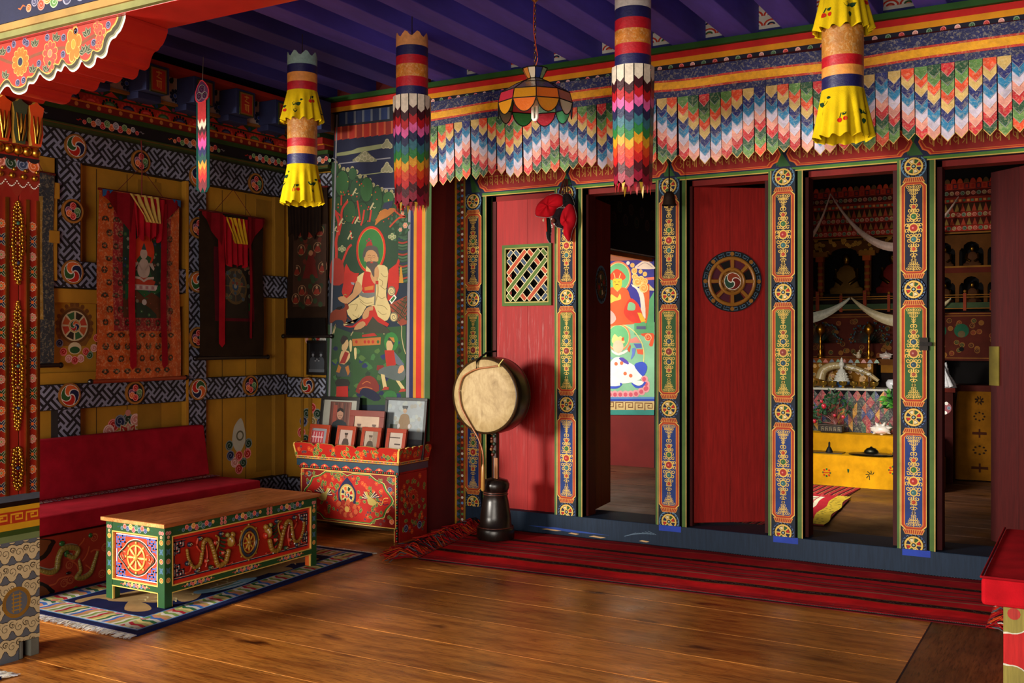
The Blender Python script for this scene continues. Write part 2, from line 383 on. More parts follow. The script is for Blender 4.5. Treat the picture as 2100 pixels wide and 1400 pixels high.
# left wall: boarded panels with a proud lattice of fretwork beams
mb = MB(); mb.box(-5.3, -5.15, 3.1, 5.75, 0, 3.2, YW, 'wallpaint')
for y in (3.98, 4.2, 4.42, 4.98, 5.2): mb.box(-5.15, -5.1485, y, y+.004, .3, 2.3, H('4a3410'), 'wallpaint')
for y in (4.28, 5.3): mb.box(-5.15, -5.147, y, y+.18, .35, 2.28, YW2, 'wallpaint')
struct(mb, 'wall_left')
mb = MB(); mb.box(-5.13, WX+.001, 4.61, 4.635, .31, 2.31, YW, 'wallpaint'); mb.box(-5.13, WX-.012, 4.785, 4.80, .31, 2.31, YW, 'wallpaint'); mb.box(-5.13, WX-.012, 3.83, 3.85, 1.74, 2.31, YW, 'wallpaint')
mb.box(-5.13, WX+.004, 3.3, 3.66, 2.12, 2.31, YW, 'wallpaint'); mb.box(-5.12, WX+.02, 3.615, 3.665, 1.62, 2.17, YW, 'wallpaint'); mb.box(-5.12, WX+.028, 3.605, 3.675, 1.83, 1.9, YW, 'wallpaint'); mb.box(-5.12, WX+.028, 3.605, 3.675, 2.08, 2.17, YW, 'wallpaint')
for z0, z1 in ((.31, .89), (1.035, 1.58), (1.74, 2.31)):
    mb.box(-5.145, -5.11, 5.45, 5.55, z0, z1, YW2, 'wallpaint')
mb.box(-5.145, -5.105, 3.3, 4.61, 1.5, 1.58, YW, 'wallpaint'); mb.box(-5.145, -5.12, 3.3, 4.6, 1.035, 1.1, YW, 'wallpaint')
struct(mb, 'trim_1', .003)
mb = MB(); fw = fx(WX); p = P(mb, fw, 'wallpaint')
HB = [(.17, .31), (.89, 1.035), (1.585, 1.74), (2.31, 2.485)]
for z0, z1 in HB:
    mb.box(-5.15, WX, 3.1, 5.55, z0, z1, FRB, 'wallpaint'); p.fret(3.3, z0+.004, 5.55, z1-.004, .030, ou=3, ov=z0)
for y0, y1, zz in ((3.68, 3.83, ((.31, .89), (1.74, 2.31))), (4.635, 4.785, ((.31, .89), (1.035, 1.585), (1.74, 2.31)))):
    for z0, z1 in zz: mb.box(-5.149, WX, y0, y1, z0, z1, FRB, 'wallpaint'); p.fret(y0+.003, z0, y1-.003, z1, .030, ou=3.02, ov=.05)
struct(mb, 'trim_2')
# the short wall that closes the corner, facing the room
mb = MB(); mb.box(-5.2, -4.5, 5.61, 5.8, 0, 3.2, YW, 'wallpaint'); mb.box(-5.0, -4.98, 5.6, 5.612, .3, 2.3, YW2, 'wallpaint'); mb.box(-4.93, -4.9, 5.6, 5.612, .3, 2.3, YW2, 'wallpaint')
p = P(mb, fy(MY+.004), 'wallpaint')
for z0, z1 in HB: mb.box(-5.089, -4.6, MY+.004, 5.61, z0-.02, z1-.02, FRB, 'wallpaint'); p.fret(-5.08, z0-.016, -4.6, z1-.024, .030, ou=-4, ov=z0, c=H('8a92a6'))
struct(mb, 'wall_corner')

# round painted bosses on the fretwork, each one a small carved disc
def boss(fr, u, v, kind, lab, r=.07):
    mb = MB(); f2 = Fr(fr.at(0, 0, .012), fr.U, fr.V, fr.N)
    mb.prism([(u+r*cos(2*pi*k/28), v+r*sin(2*pi*k/28)) for k in range(28)], fr, 0.0005, .012, H('8a5a24'))
    p = P(mb, f2)
    if kind == 's': p.gank(u, v, r, 0, rim=H('9a6428'), ph=rnd.uniform(0, 6))
    else:
        p.ring(u, v, r*.92, r*.1, H('b07a34'), 0); p.disc(u, v, r*.8, FRB, 0, 22)
        for a, c in ((pi/2, RED), (pi*1.17, ORG), (pi*1.83, GRN), (0.1, LGRN), (pi-.1, H('7a3a5a')), (pi*1.5, RED)):
            p.curl(u+r*.42*cos(a), v+r*.42*sin(a), r*.3, c, 1+(2 if c in (RED, ORG) else 0), 1, a)
    solo(mb, 'carved_boss', fr.at(u, v, 0), lab, 'carved boss', 'painted bosses on the fretwork')
fl = fx(WX)
for (px, py, k, lab) in ((153, 300, 's', 'round four-colour swirl boss on the top fretwork band, nearest the painted pillar'),
    (287, 331, 'c', 'round red cloud boss on the top fretwork band, above the orange scroll hanging'), (404, 362, 's', 'round swirl boss on the top fretwork band, half behind the narrow hanging pennant'),
    (523, 376, 'c', 'small cloud boss on the top fretwork band, left of the yellow cloth banner'), (147, 433, 'c', 'round cloud boss on the short upright band above the wheel emblem'),
    (405, 467, 'c', 'cloud boss on the tall upright fretwork band, topmost of the three below the crossing'), (404, 578, 's', 'swirl boss where the middle fretwork band crosses the tall upright'),
    (404, 692, 'c', 'cloud boss on the tall upright band between the two red-ribboned hangings'), (147, 558, 's', 'bright swirl boss on the middle fretwork band, just above the wheel emblem'),
    (141, 810, 's', 'large swirl boss on the lower fretwork band, nearest the pillar'), (275, 805, 'c', 'cloud boss on the lower fretwork band below the orange scroll hanging'),
    (405, 798, 's', 'swirl boss where the lower fretwork band crosses the tall upright'), (512, 790, 'c', 'cloud boss on the lower fretwork band below the dark hanging')):
    q = onx(px, py, WX); boss(fl, q.y, q.z, k, lab)
q = ony(632, 790, MY); boss(fy(MY), q.x, q.z, 's', 'swirl boss on the corner fretwork, below the small black picture frame', .062)

# emblems painted on the yellow boards
mb = MB(); q = onx(150, 668, -5.15); p = P(mb, fx(-5.15), 'wallpaint'); u, v = q.y+.01, q.z
K = .56
p.poly([(u+.2*x*K*1.1, v+.26*y*K) for x, y in ((-1, -.3), (-.95, .2), (-.6, .6), (-.25, .78), (0, 1.1), (.25, .78), (.6, .6), (.95, .2), (1, -.3), (.6, -.8), (-.6, -.8))], H('8a5a20'), 0)
for k in range(14): a = -.5+k*pi/13*1.32; p.disc(u+.115*cos(a), v+.125*sin(a), .014, H('7a4a1c'), 1, 8)
p.ring(u, v, .096, .016, H('6a4218'), 2); p.disc(u, v, .088, CRM, 3, 24)
for k in range(8): a = k*pi/4; p.poly([(u+r*cos(a+e), v+r*sin(a+e)) for r, e in ((.042, .05), (.082, .05), (.082, .68), (.042, .65))], [H('c8482c'), H('3a2a1c'), H('3a6a3a'), H('c8602c')][k % 4], 4)
p.gank(u, v, .036, 5)
p.disc(u, v-.13, .045, CRM, 4, 14, .8); p.disc(u, v-.14, .034, GRN, 5, 14, .6)
for x, y, c in ((-.075, -.15, RED), (.075, -.15, RED), (-.04, -.19, PNK), (.04, -.19, PNK), (0, -.2, RED), (.13, -.13, PNK), (-.1, -.1, NVY), (.1, -.17, GRN), (.15, -.07, RED)): p.curl(u+x, v+y, .024, c, 6, 1 if x > 0 else -1)
q = onx(490, 905, -5.15); u, v = q.y, q.z                      # white conch on lotus
p.poly(spline([(u-.035, v+.12), (u+.02, v+.16), (u+.055, v+.08), (u+.06, v), (u, v-.08), (u-.06, v-.01), (u-.055, v+.07)], 4, True), H('c8c4ac'), 0)
p.ring(u+.01, v+.04, .03, .012, H('6a6448'), 1)
for x, y, c in ((-.09, -.02, DGRN), (.09, -.02, DGRN), (-.08, -.09, NVY), (.08, -.09, RED), (0, -.1, RED), (-.04, -.14, PNK), (.04, -.15, DGRN), (0, -.19, RED)): p.curl(u+x, v+y, .036, c, 2, 1 if x > 0 else -1)
q = onx(262, 893, -5.15); u, v = q.y, q.z                      # lotus, half behind the cushion
for k in range(9): a = k*pi/8; p.curl(u+.15*cos(a), v+.1*sin(a), .04, [DGRN, NVY, RED, PNK][k % 4], 0+k % 2*3, 1)
for k in range(7): a = k*pi/6; p.leaf(u, v-.02, .1, a, [RED, PNK][k % 2], 7, CRM)
p.disc(u, v+.14, .02, PNK, 8)
o = struct(mb, 'trim_3')
mb = MB(); p = P(mb, fy(5.61), 'wallpaint'); q = ony(640, 865, 5.61); u, v = q.x, q.z
for x, y, c in ((0, .1, RED), (-.05, .06, DGRN), (.05, .06, DGRN), (-.08, 0, NVY), (.08, 0, NVY), (-.1, -.08, RED), (0, 0, H('8a7a4a')), (0, -.06, H('8a7a4a')), (-.06, -.13, DGRN)): p.curl(u+x, v+y, .038, c, 0, -1)
q = ony(650, 697, 5.61)
for k in range(5): p.curl(q.x-.08+k*.045, q.z, .03, [PNK, DGRN, RED, WHT, DGRN][k], 0+k % 2*3)
struct(mb, 'trim_4')

# cornice above the left wall, stepping out, returning across the corner
def cornice(fr, u0, u1, name, pat=True, z=0):
    mb = MB()
    def step(z0, z1, n, c, L=0):
        pts = [(u0, z0), (u1, z0), (u1, z1), (u0, z1)]; mb.prism(pts, fr, -.15, n, c)
        return P(mb, Fr(fr.at(0, 0, n), fr.U, fr.V, fr.N))
    p = step(2.485, 2.51, .055, H('3a4a1e')); p.rect(u0, 2.497, u1, 2.503, H('6a4a1c'))
    p = step(2.51, 2.585, .04, FRB); x = u0+.05; k = 0
    while x < u1-.3:
        p.clouds(x, 2.548, x+.4, 2.548, .022, [[ORG, RED, LGRN, ORG, GRY], [RED, LGRN, ORG, GRY]][k % 2]); x += .66; k += 1
    p = step(2.585, 2.612, .055, H('2f4a1e'))
    p = step(2.612, 2.64, .09, H('7a1c16')); n = int((u1-u0)/.075)
    for k in range(n): p.disc(u0+.035+k*.075, 2.624, .013, H('c07a3a'), 0, 12)
    p = step(2.64, 2.648, .1, H('c8761c'))
    p = step(2.648, 2.69, .11, H('a02418')); n = int((u1-u0)/.13)
    for k in range(n):
        x = u0+.065+k*.13; c = [GRN, NVY, RED][k % 3]
        for j in range(7): a = pi*j/6; p.disc(x+.05*cos(a), 2.651+.03*sin(a), .009, [BLK, H('c03a2a')][k % 2], 0, 8)
        p.poly([(x+.042*cos(pi*j/8), 2.65+.024*sin(pi*j/8)) for j in range(9)], c, 1); p.poly([(x+.028*cos(pi*j/8), 2.65+.014*sin(pi*j/8)) for j in range(9)], tuple(q*1.5+.05 for q in c), 2)
    p = step(2.69, 2.725, .14, DGRN); n = int((u1-u0)/.13)
    for k in range(n): x = u0+k*.13; p.poly([(x, 2.692), (x+.1, 2.692), (x+.05, 2.723)], H('b83020'), 0); p.disc(x+.115, 2.705, .012, [H('1c3a6a'), H('7a2a4a')][k % 2], 1, 8)
    step(2.725, 2.74, .17, H('8a5a24')); step(2.74, 2.90, .16, H('b09a8a'))
    p = P(mb, Fr(fr.at(0, 0, .16), fr.U, fr.V, fr.N)); x = u0+.02
    while x < u1: p.flower(x, 2.79, .05, NVY, BLU, 0, 9, GRY); p.leaf(x-.04, 2.86, .05, 1, DGRN); x += .18
    step(2.90, 2.93, .3, H('8e2416')); step(2.93, 3.2, .12, H('181430'))
    return struct(mb, name)
cornice(fx(WX), 3.1, 5.55, 'trim_5')
cornice(fy(MY), -5.09, -4.66, 'trim_6')
# blue beam ends above the cornice, each with a red seal board
def seal(fr, u, z, lab, s=1.0):
    t = thing('beam_end', lab, 'beam end', fr.at(u, 2.74, .16), 'blue beam ends along the cornice')
    mb = MB(); mb.prism([(u-.085, 2.74), (u+.085, 2.74), (u+.085, 2.9), (u-.085, 2.9)], fr, .14, .31, H('26305c'), 'joistpaint')
    mb.prism([(u-.085, 2.70), (u+.085, 2.70), (u+.085, 2.74), (u-.085, 2.74)], fr, .14, .24, H('26305c'), 'joistpaint'); mb.build('block', t, .004)
    mb = MB(); f2 = Fr(fr.at(0, 0, .31), fr.U, fr.V, fr.N)
    mb.prism([(u-.062, 2.735), (u+.062, 2.735), (u+.062, 2.885), (u-.062, 2.885)], fr, .3101, .318, H('2f3a1c'))
    p = P(mb, Fr(fr.at(0, 0, .318), fr.U, fr.V, fr.N)); p.rect(u-.056, 2.741, u+.056, 2.879, H('8a5a24')); p.rect(u-.047, 2.75, u+.047, 2.87, H('a82a18'), 1)
    c = H('d08a3a')
    for st in ([(-.02, .045), (.02, .045)], [(0, .055), (0, .03), (-.018, .02), (.02, .01)], [(-.02, -.005), (.022, -.005)], [(-.012, -.005), (-.012, -.04)], [(0, -.005), (0, -.045)], [(.015, -.005), (.015, -.05)]):
        p.stroke([(u+x, 2.81+y) for x, y in st], .007, c, 2)
    mb.build('seal_board', t)
for k, (y, lab) in enumerate(((3.4, 'blue beam end over the left wall, partly behind the red bracket'), (3.76, 'blue beam end over the left wall, just past the tip of the red bracket'),
        (4.12, 'blue beam end with red seal board, next left of the narrow pennant'), (4.48, 'blue beam end hidden mostly behind the narrow pennant'),
        (4.83, 'blue beam end with red seal board between the pennant and the yellow banner'), (5.19, 'blue beam end with red seal board at the left edge of the yellow banner'))):
    seal(fx(WX), y, 2.8, lab)
seal(Fr((0, 5.5, 0), (1, 0, 0), (0, 0, 1), (0, -1, 0)), -4.6, 2.8, 'bright red seal board on a beam end in the corner, right of the yellow banner')

# mural wall, return wall, and the painted mural board
mb = MB(); mb.box(-4.62, -3.87, 5.552, 6.1, 0, 3.2, DRED, 'wallpaint'); struct(mb, 'wall_mural')
mb = MB()
mb.add([(-3.868, 5.552, 0), (-3.93, 6.0, 0), (-3.88, 6.0, 3.0), (-3.845, 5.552, 3.0)], [(0, 1, 2, 3)], H('6e1512'), 'wallpaint')
mb.add([(-3.868, 5.551, 0), (-3.845, 5.551, 3.0), (-3.862, 5.551, 3.0), (-3.885, 5.551, 0)], [(0, 1, 2, 3)], H('6e1512'), 'wallpaint'); struct(mb, 'wall_return')

# bands of the great beam over mural and doors, boards between the joists
mb = MB(); mb.box(-3.862, 1.6, 5.5, 6.15, 2.62, 2.965, H('1c1a2a')); mb.box(-4.64, -3.862, 5.5, 5.55, 2.868, 2.965, H('1c1a2a'))
p = P(mb, fy(5.5)); p.rect(-4.64, 2.935, 1.6, 2.965, H('26521e'), 0); p.rect(-4.64, 2.90, 1.6, 2.935, H('c4201c'), 0); p.rect(-4.64, 2.868, 1.6, 2.90, H('e09418'), 0)
p.rect(-3.86, 2.84, 1.6, 2.868, H('1c1a2a'), 0)
for k in range(82): p.curl(-3.84+k*.066, 2.85, .014, [RED, PNK, GRN][k % 3], 1)
mb.box(-4.7, 1.6, 5.47, 5.5, 2.935, 2.967, H('26521e')); struct(mb, 'trim_7')
mb = MB(); mb.box(-4.7, 1.6, 5.62, 5.7, 2.965, 3.2, H('d8cfc0')); p = P(mb, fy(5.62))
p.rect(-4.7, 2.965, 1.6, 2.985, H('d94a2c'), 0); p.rect(-4.7, 2.993, 1.6, 3.02, H('2c3070'), 0); p.rect(-4.7, 3.02, 1.6, 3.026, H('2c3070'), 0)
x = -4.68; k = 0
while x < .6:
    z = 3.045
    for j in range(3):
        for a in range(4): p.poly([(x+.045+(.045-.011*a)*cos(pi*i/8), z+j*.055+(.034-.009*a)*sin(pi*i/8)) for i in range(9)], [H('c8361c'), WHT, [GRN, NVY, RED][(j+k) % 3], H('e08a6a')][a], a)
    x += .09; k += 1
struct(mb, 'trim_8')

# purple joists
jx = [-4.62+.0, -4.28, -3.92, -3.585, -3.25, -2.94, -2.61, -2.28, -1.955, -1.645, -1.325, -.98, -.65, -.31, .03]
jl = ['against the corner above the yellow banner', 'second from the mural corner', 'passing over the mural strip border', 'just left of the tall rainbow banner tip', 'first right of the rainbow banner that hangs left of the lamp',
      'ending left of the glass lamp', 'passing just above the glass lamp', 'right of the lamp chain', 'behind the rainbow banner right of the lamp', 'second joist right of that banner', 'third joist right of the right-hand rainbow banner',
      'next left of the large yellow banner', 'next right of the large yellow banner', 'in the far right corner of the ceiling', 'at the extreme right edge']
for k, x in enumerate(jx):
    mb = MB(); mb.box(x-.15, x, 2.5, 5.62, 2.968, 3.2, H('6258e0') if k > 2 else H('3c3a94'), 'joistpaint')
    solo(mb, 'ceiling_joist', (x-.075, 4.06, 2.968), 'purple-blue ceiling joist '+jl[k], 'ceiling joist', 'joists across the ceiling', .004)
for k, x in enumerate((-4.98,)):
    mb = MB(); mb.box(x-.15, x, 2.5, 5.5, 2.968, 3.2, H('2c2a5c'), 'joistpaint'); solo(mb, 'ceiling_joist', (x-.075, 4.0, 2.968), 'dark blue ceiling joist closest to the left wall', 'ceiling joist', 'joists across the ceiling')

# ================================================================ THE DOOR WALL
mb = MB()
mb.box(-3.8, 1.6, FYY, 6.25, 0, .135, H('18283c'), 'worn'); o = struct(mb, 'trim_9', .006)          # blue-grey sill beam
mb = MB(); p = P(mb, fy(FYY), 'paint')
for x, z, l in ((-3.2, .03, .16), (-3.0, .02, .08), (-2.85, .015, .12), (-2.5, .02, .07)):
    p.poly([(x, z), (x+l*.3, z+.008), (x+l, z+.003), (x+l*.7, z-.004)], H('c8a070'), 0)
p.poly([(-3.3, .045), (-3.1, .05), (-2.7, .035), (-3.0, .03)], H('2c4a9a'), 0)
for x in (-2.297, -1.581, -.864): p.rect(x-.07, .10, x+.075, .137, H('2440a8'), 0)
for x0, x1 in ((-2.6, -2.35),):
    for k in range(9): p.stroke([(x0+.02*k, .04+.006*k % .05), (x0+.08+.017*k, .07)], .003, H('5e7488'), 0)
struct(mb, 'trim_10')
# lintel board with inscribed red cartouches
mb = MB(); mb.box(-3.88, 1.6, FYY, 6.05, 2.268, 2.62, H('1e2440')); p = P(mb, fy(FYY))
for k in range(120): p.curl(-3.86+k*.046, 2.47+.02*(k % 2), .02, [GRN, ORG, NVY][k % 3], 0)
p.rect(-3.66, 2.268, 1.6, 2.29, H('4a7a30'), 0); p.rect(-3.66, 2.268, 1.6, 2.274, H('c8a850'), 1)
bays = [(-3.613, -3.10), (-2.912, -2.39), (-2.2, -1.69), (-1.49, -.965), (-.767, -.2), (0, .5)]
for n_, (a, b) in enumerate(bays):
    p.poly([(a-.15, 2.44), (a-.06, 2.30), (a-.13, 2.30)], GRN, 1); p.poly([(b+.02, 2.45), (b+.06, 2.3), (b+.12, 2.45)], GRN, 1)
    def cart(e):
        a1, b1 = a-.085+e, b+.085-e; z0, z1 = 2.298+e*.6, 2.445-e*.6; m_ = (z0+z1)/2
        L_ = [(a1+.06, z0), (b1-.06, z0), (b1-.045, z0+.02), (b1-.02, z0+.03), (b1, m_), (b1-.02, z1-.03), (b1-.045, z1-.02), (b1-.06, z1), (a1+.06, z1), (a1+.045, z1-.02), (a1+.02, z1-.03), (a1, m_), (a1+.02, z0+.03), (a1+.045, z0+.02)]
        return L_
    p.poly(cart(0), H('d8682e'), 2); p.poly(cart(.008), H('a8241a'), 3); p.poly(cart(.018), H('c8702e'), 4); p.poly(cart(.023), H('8e1c16'), 5)
    x = a-.03; k = 0
    gl = H('b8843a')
    while x < b-.005:                                                  # Lantsa letters: head bar, stems, loops
        s_ = .04; z = 2.345
        p.stroke([(x, z+.055), (x+.03, z+.055)], .007, gl, 6)
        q = rnd.choice([0, 1, 2, 3])
        p.stroke([(x+.025, z+.055), (x+.025, z-.005)], .006, gl, 6)
        if q == 0: p.stroke([(x+.004, z+.055), (x+.004, z+.02), (x+.018, z+.005), (x+.02, z+.03), (x+.01, z+.035)], .005, gl, 6)
        elif q == 1: p.stroke([(x+.012, z+.055), (x+.002, z+.03), (x+.018, z+.02), (x+.004, z)], .005, gl, 6)
        elif q == 2: p.stroke([(x+.014, z+.055), (x+.014, z)], .005, gl, 6); p.stroke([(x+.003, z+.05), (x+.003, z+.012)], .005, gl, 6)
        else: p.stroke([(x+.022, z+.03), (x+.008, z+.04), (x+.002, z+.02), (x+.012, z+.006), (x+.02, z+.018)], .005, gl, 6)
        x += .041; k += 1
struct(mb, 'trim_11')

def door_post(xc, lab, wl=.07, left=True, jr=.03):
    t = thing('door_post', lab, 'post', (xc, FYY, .135), 'painted posts between the doorways')
    mb = MB(); mb.box(xc-wl-(.018 if left else 0), xc+wl, FYY-.001, 6.05, .135, 2.28, H('1c2430'))
    p = P(mb, fy(FYY-.001))
    if left: p.rect(xc-wl-.018, .135, xc-wl, 2.28, H('4e7038'), 0); p.rect(xc-wl-.005, .135, xc-wl, 2.28, H('c0a860'), 1)
    zs = [.16, .862, 1.565, 2.24]; e = .0
    p.clip = (xc-.1, .137, xc+.1, 2.29)
    for k, z in enumerate(zs): p.disc(xc, z, .068, NVY, 0, 24)
    p.clip = None
    for i in range(3):
        z0, z1 = zs[i]+.083, zs[i+1]-.083; bgc = [H('223a78'), H('2f5a30'), H('1c2238')][i]
        def pan(h, zz0, zz1, c, L, ct=.022):
            p.poly([(xc-h+ct, zz0), (xc+h-ct, zz0), (xc+h, zz0+ct), (xc+h, zz1-ct), (xc+h-ct, zz1), (xc-h+ct, zz1), (xc-h, zz1-ct), (xc-h, zz0+ct)], c, L)
        pan(.067, z0, z1, GLD2, 1); pan(.063, z0+.004, z1-.004, H('a83a22'), 2); pan(.050, z0+.014, z1-.014, H('d8802e'), 3, .014); pan(.045, z0+.018, z1-.018, bgc, 4, .01)
        m_ = (z0+z1)/2
        p.fil(xc, m_, .041, .165, GLD2, 5, [(0, H('a83028')), (.38, H('3a6a3a')), (-.38, H('3a6a6a')), (.7, H('b0402a')), (-.7, H('b0402a'))] if i != 1 else [(0, H('8e3a30')), (.38, H('2c4a5a')), (-.38, H('2c4a5a')), (.7, H('9a4a30')), (-.7, H('9a4a30'))])
        p.fil(xc, z0+.062, .04, .042, GLD2, 5, None, 5, 1); p.fil(xc, z1-.062, .04, .042, GLD2, 5, None, 5, -1)
        for zz, sg in ((z0, -1), (z1, 1)):
            p.poly([(xc-.058, zz-sg*.004), (xc+.058, zz-sg*.004), (xc+.045, zz+sg*.024), (xc-.045, zz+sg*.024)], H('d08a40'), 5)
            for k in range(9): x = xc-.048+k*.012; p.stroke([(x, zz), (xc+(x-xc)*.8, zz+sg*.02)], .006, H('9a3022'), 6)
    for z in zs:
        if z < .2: p.clip = (xc-.1, .137, xc+.1, 1)
        if z > 2.2: p.clip = (xc-.1, 2, xc+.1, 2.29)
        p.wheel(xc, z, .066, 0, rim=GLD2, bgc=H('2a2a30')); p.clip = None
    for sx in (-1, 1):
        for z in (.5, 1.2, 1.9): pass
    mb.build('painted_post', t)
    if jr:
        mb = MB(); mb.box(xc+wl+.013, xc+wl+.013+jr, FYY+.004, 6.07, .135, 2.275, H('48672e')); mb.box(xc+wl+.013+jr-.006, xc+wl+.013+jr, FYY+.001, 6.0, .135, 2.275, H('b89a58'))
        mb.box(xc+wl, xc+wl+.013, FYY+.03, 6.06, .135, 2.275, H('0e1210')); mb.build('jamb', t)
    return t
door_post(-3.733, 'painted post with gilt wheels at the far left of the doorways, behind the drum', .062)
door_post(-3.011, 'painted post with gilt wheels below the red cloth bundle', .07)
door_post(-2.30, 'painted post with gilt wheels behind the small hanging bell', .07)
door_post(-1.592, 'painted post with gilt wheels between the wheel door and the shrine opening', .07)
door_post(-.875, 'painted post with gilt wheels and an iron latch plate, right of the shrine', .068)
# moulded strip at the far left of the frame
mb = MB(); mb.box(-3.895, -3.865, FYY-.02, 6.0, 0, 2.62, H('c8941e')); mb.box(-3.865, -3.828, FYY-.008, 6.0, 0, 2.62, H('24382a')); mb.box(-3.828, -3.80, FYY-.014, 6.0, 0, 2.62, H('6a2016')); mb.box(-3.80, -3.797, FYY-.016, 6.0, 0, 2.62, GOLD)
p = P(mb, fy(FYY-.008)); p2 = P(mb, fy(FYY-.014))
for k in range(66):
    z = .02+k*.038; p.poly([(-3.862, z), (-3.832, z+.016), (-3.862, z+.032)], [H('8e3422'), H('3a4a6a')][k % 2], 0); p2.disc(-3.814, z+.02, .010, [WHT, LGRN, ORG, LBLU][k % 4], 0, 8)
p.rect(-3.866, .0, -3.862, 2.6, GOLD, 1); p.rect(-3.832, .0, -3.828, 2.6, GOLD, 1); struct(mb, 'trim_12')
# dark red reveals behind every opening
mb = MB()
for a, b in bays[:5]:
    mb.box(a-.002, a+.03, 5.99, 6.1, .135, 2.268, H('4a0c0c')); mb.box(b-.03, b, 6.0, 6.1, .135, 2.268, H('3a0a0a')); mb.box(a, b, 5.99, 6.1, 2.235, 2.268, H('7a1814'))
struct(mb, 'trim_13')

# door 1: closed leaf with lattice window
DR = H('b02a24')
def leaf(name, x0, x1, y, z0, z1, c, nb=2, th=.035):
    mb = MB(); w_ = (x1-x0)/nb
    for k in range(nb): mb.box(x0+k*w_+.0015, x0+(k+1)*w_-.0015, y, y+th, z0, z1, tuple(q*rnd.uniform(.92, 1.08) for q in c), 'worn')
    return mb
m, nt, b = nodes('worndoor'); v = tex(nt, (30, 30, 1.4)); v2 = tex(nt)
n = noise(nt, v, 3., 7, .7, .3); sep = nt.nodes.new('ShaderNodeSeparateXYZ'); nt.links.new(v2, sep.inputs[0])
h = ramp(nt, sep.outputs['Z'], [(.25, (0, 0, 0)), (.50, (1, 1, 1)), (.60, (1, 1, 1)), (.64, (0, 0, 0))])
mr = nt.nodes.new('ShaderNodeMath'); mr.operation = 'MULTIPLY'; mr.inputs[1].default_value = 1
nt.links.new(h, mr.inputs[0]); nt.links.new(ramp(nt, n, [(.55, (0, 0, 0)), (.78, (.8, .8, .8))]), mr.inputs[1])
h.node.color_ramp.elements[0].position = .12
mp = [q for q in nt.nodes if q.type == 'MAPPING'][-1]; mp.inputs['Scale'].default_value = (1, 1, .42)
at = nt.nodes.new('ShaderNodeAttribute'); at.attribute_name = 'Col'
base = mix(nt, at.outputs['Color'], ramp(nt, noise(nt, v, 2.), [(.3, (.8,)*3), (.7, (1.1,)*3)]))
nt.links.new(mix(nt, base, H('b88a86'), mr.outputs[0], 'MIX'), b.inputs['Base Color']); b.inputs['Roughness'].default_value = .55; b.inputs['Specular IOR Level'].default_value = .25; bump(nt, b, n, .2, .004); MATS['worndoor'] = m
mb = MB(); Y1 = 5.995
wx0, wx1, wz0, wz1 = -3.50, -3.18, 1.545, 1.9
for x0, x1, z0, z1 in ((-3.58, -3.34, .135, wz0), (-3.338, -3.09, .135, wz0), (-3.58, -3.34, wz1, 2.24), (-3.338, -3.09, wz1, 2.24), (-3.58, wx0, wz0, wz1), (wx1, -3.09, wz0, wz1)):
    mb.box(x0, x1, Y1, Y1+.035, z0, z1, H('9c1614'), 'worndoor')
d1 = struct(mb, 'door_1')
mb = MB(); c = H('4e6a2e'); e = .03
for x0, x1, z0, z1 in ((wx0-e, wx1+e, wz1, wz1+e), (wx0-e, wx1+e, wz0-e, wz0), (wx0-e, wx0, wz0, wz1), (wx1, wx1+e, wz0, wz1)): mb.box(x0, x1, Y1-.018, Y1+.01, z0, z1, c)
p = P(mb, fy(Y1-.018))
for r in (.0, ): p.stroke([(wx0-.006, wz0-.006), (wx1+.006, wz0-.006), (wx1+.006, wz1+.006), (wx0-.006, wz1+.006)], .007, H('c8a860'), 0, True)
mb.build('lattice_frame', d1)
mb = MB(); cx, cz = (wx0+wx1)/2, (wz0+wz1)/2; hx, hz = (wx1-wx0)/2, (wz1-wz0)/2
mb.box(wx0, wx1, Y1+.06, Y1+.065, wz0, wz1, BLK)
def bar(pts, c, y):
    p = P(mb, fy(y)); 
    for i in range(len(pts)-1):
        a, b = Vector(pts[i]), Vector(pts[i+1]); d = (b-a).normalized(); n = Vector((-d.y, d.x)); a = a-d*.014; b = b+d*.014
        q = [a+n*.017, b+n*.017, b-n*.017, a-n*.017]; mb.prism([tuple(t) for t in q[::-1]], fy(0), -y-.012, -y, c)
        f3 = P(mb, fy(y)); m2 = n*.011; f3.poly([tuple(t) for t in (a+n*.017, b+n*.017, b+n*.012, a+n*.012)], CRM, 0); f3.poly([tuple(t) for t in (a-n*.012, b-n*.012, b-n*.017, a-n*.017)], CRM, 0)
def W(i, j): return (cx+hx*i/3, cz+hz*j/3)
for pts, c, y in (([W(-3, 2), W(-2, 3), W(3, -2), W(2, -3), W(-3, 2)], H('3e5068'), Y1-.006), ([W(-3, -2), W(-2, -3), W(3, 2), W(2, 3), W(-3, -2)], H('56702c'), Y1-.012),
                  ([W(0, 3), W(-3, 0), W(0, -3), W(3, 0), W(0, 3)], H('b04a2c'), Y1-.009)): bar(pts, c, y)
mb.build('knot_lattice', d1)

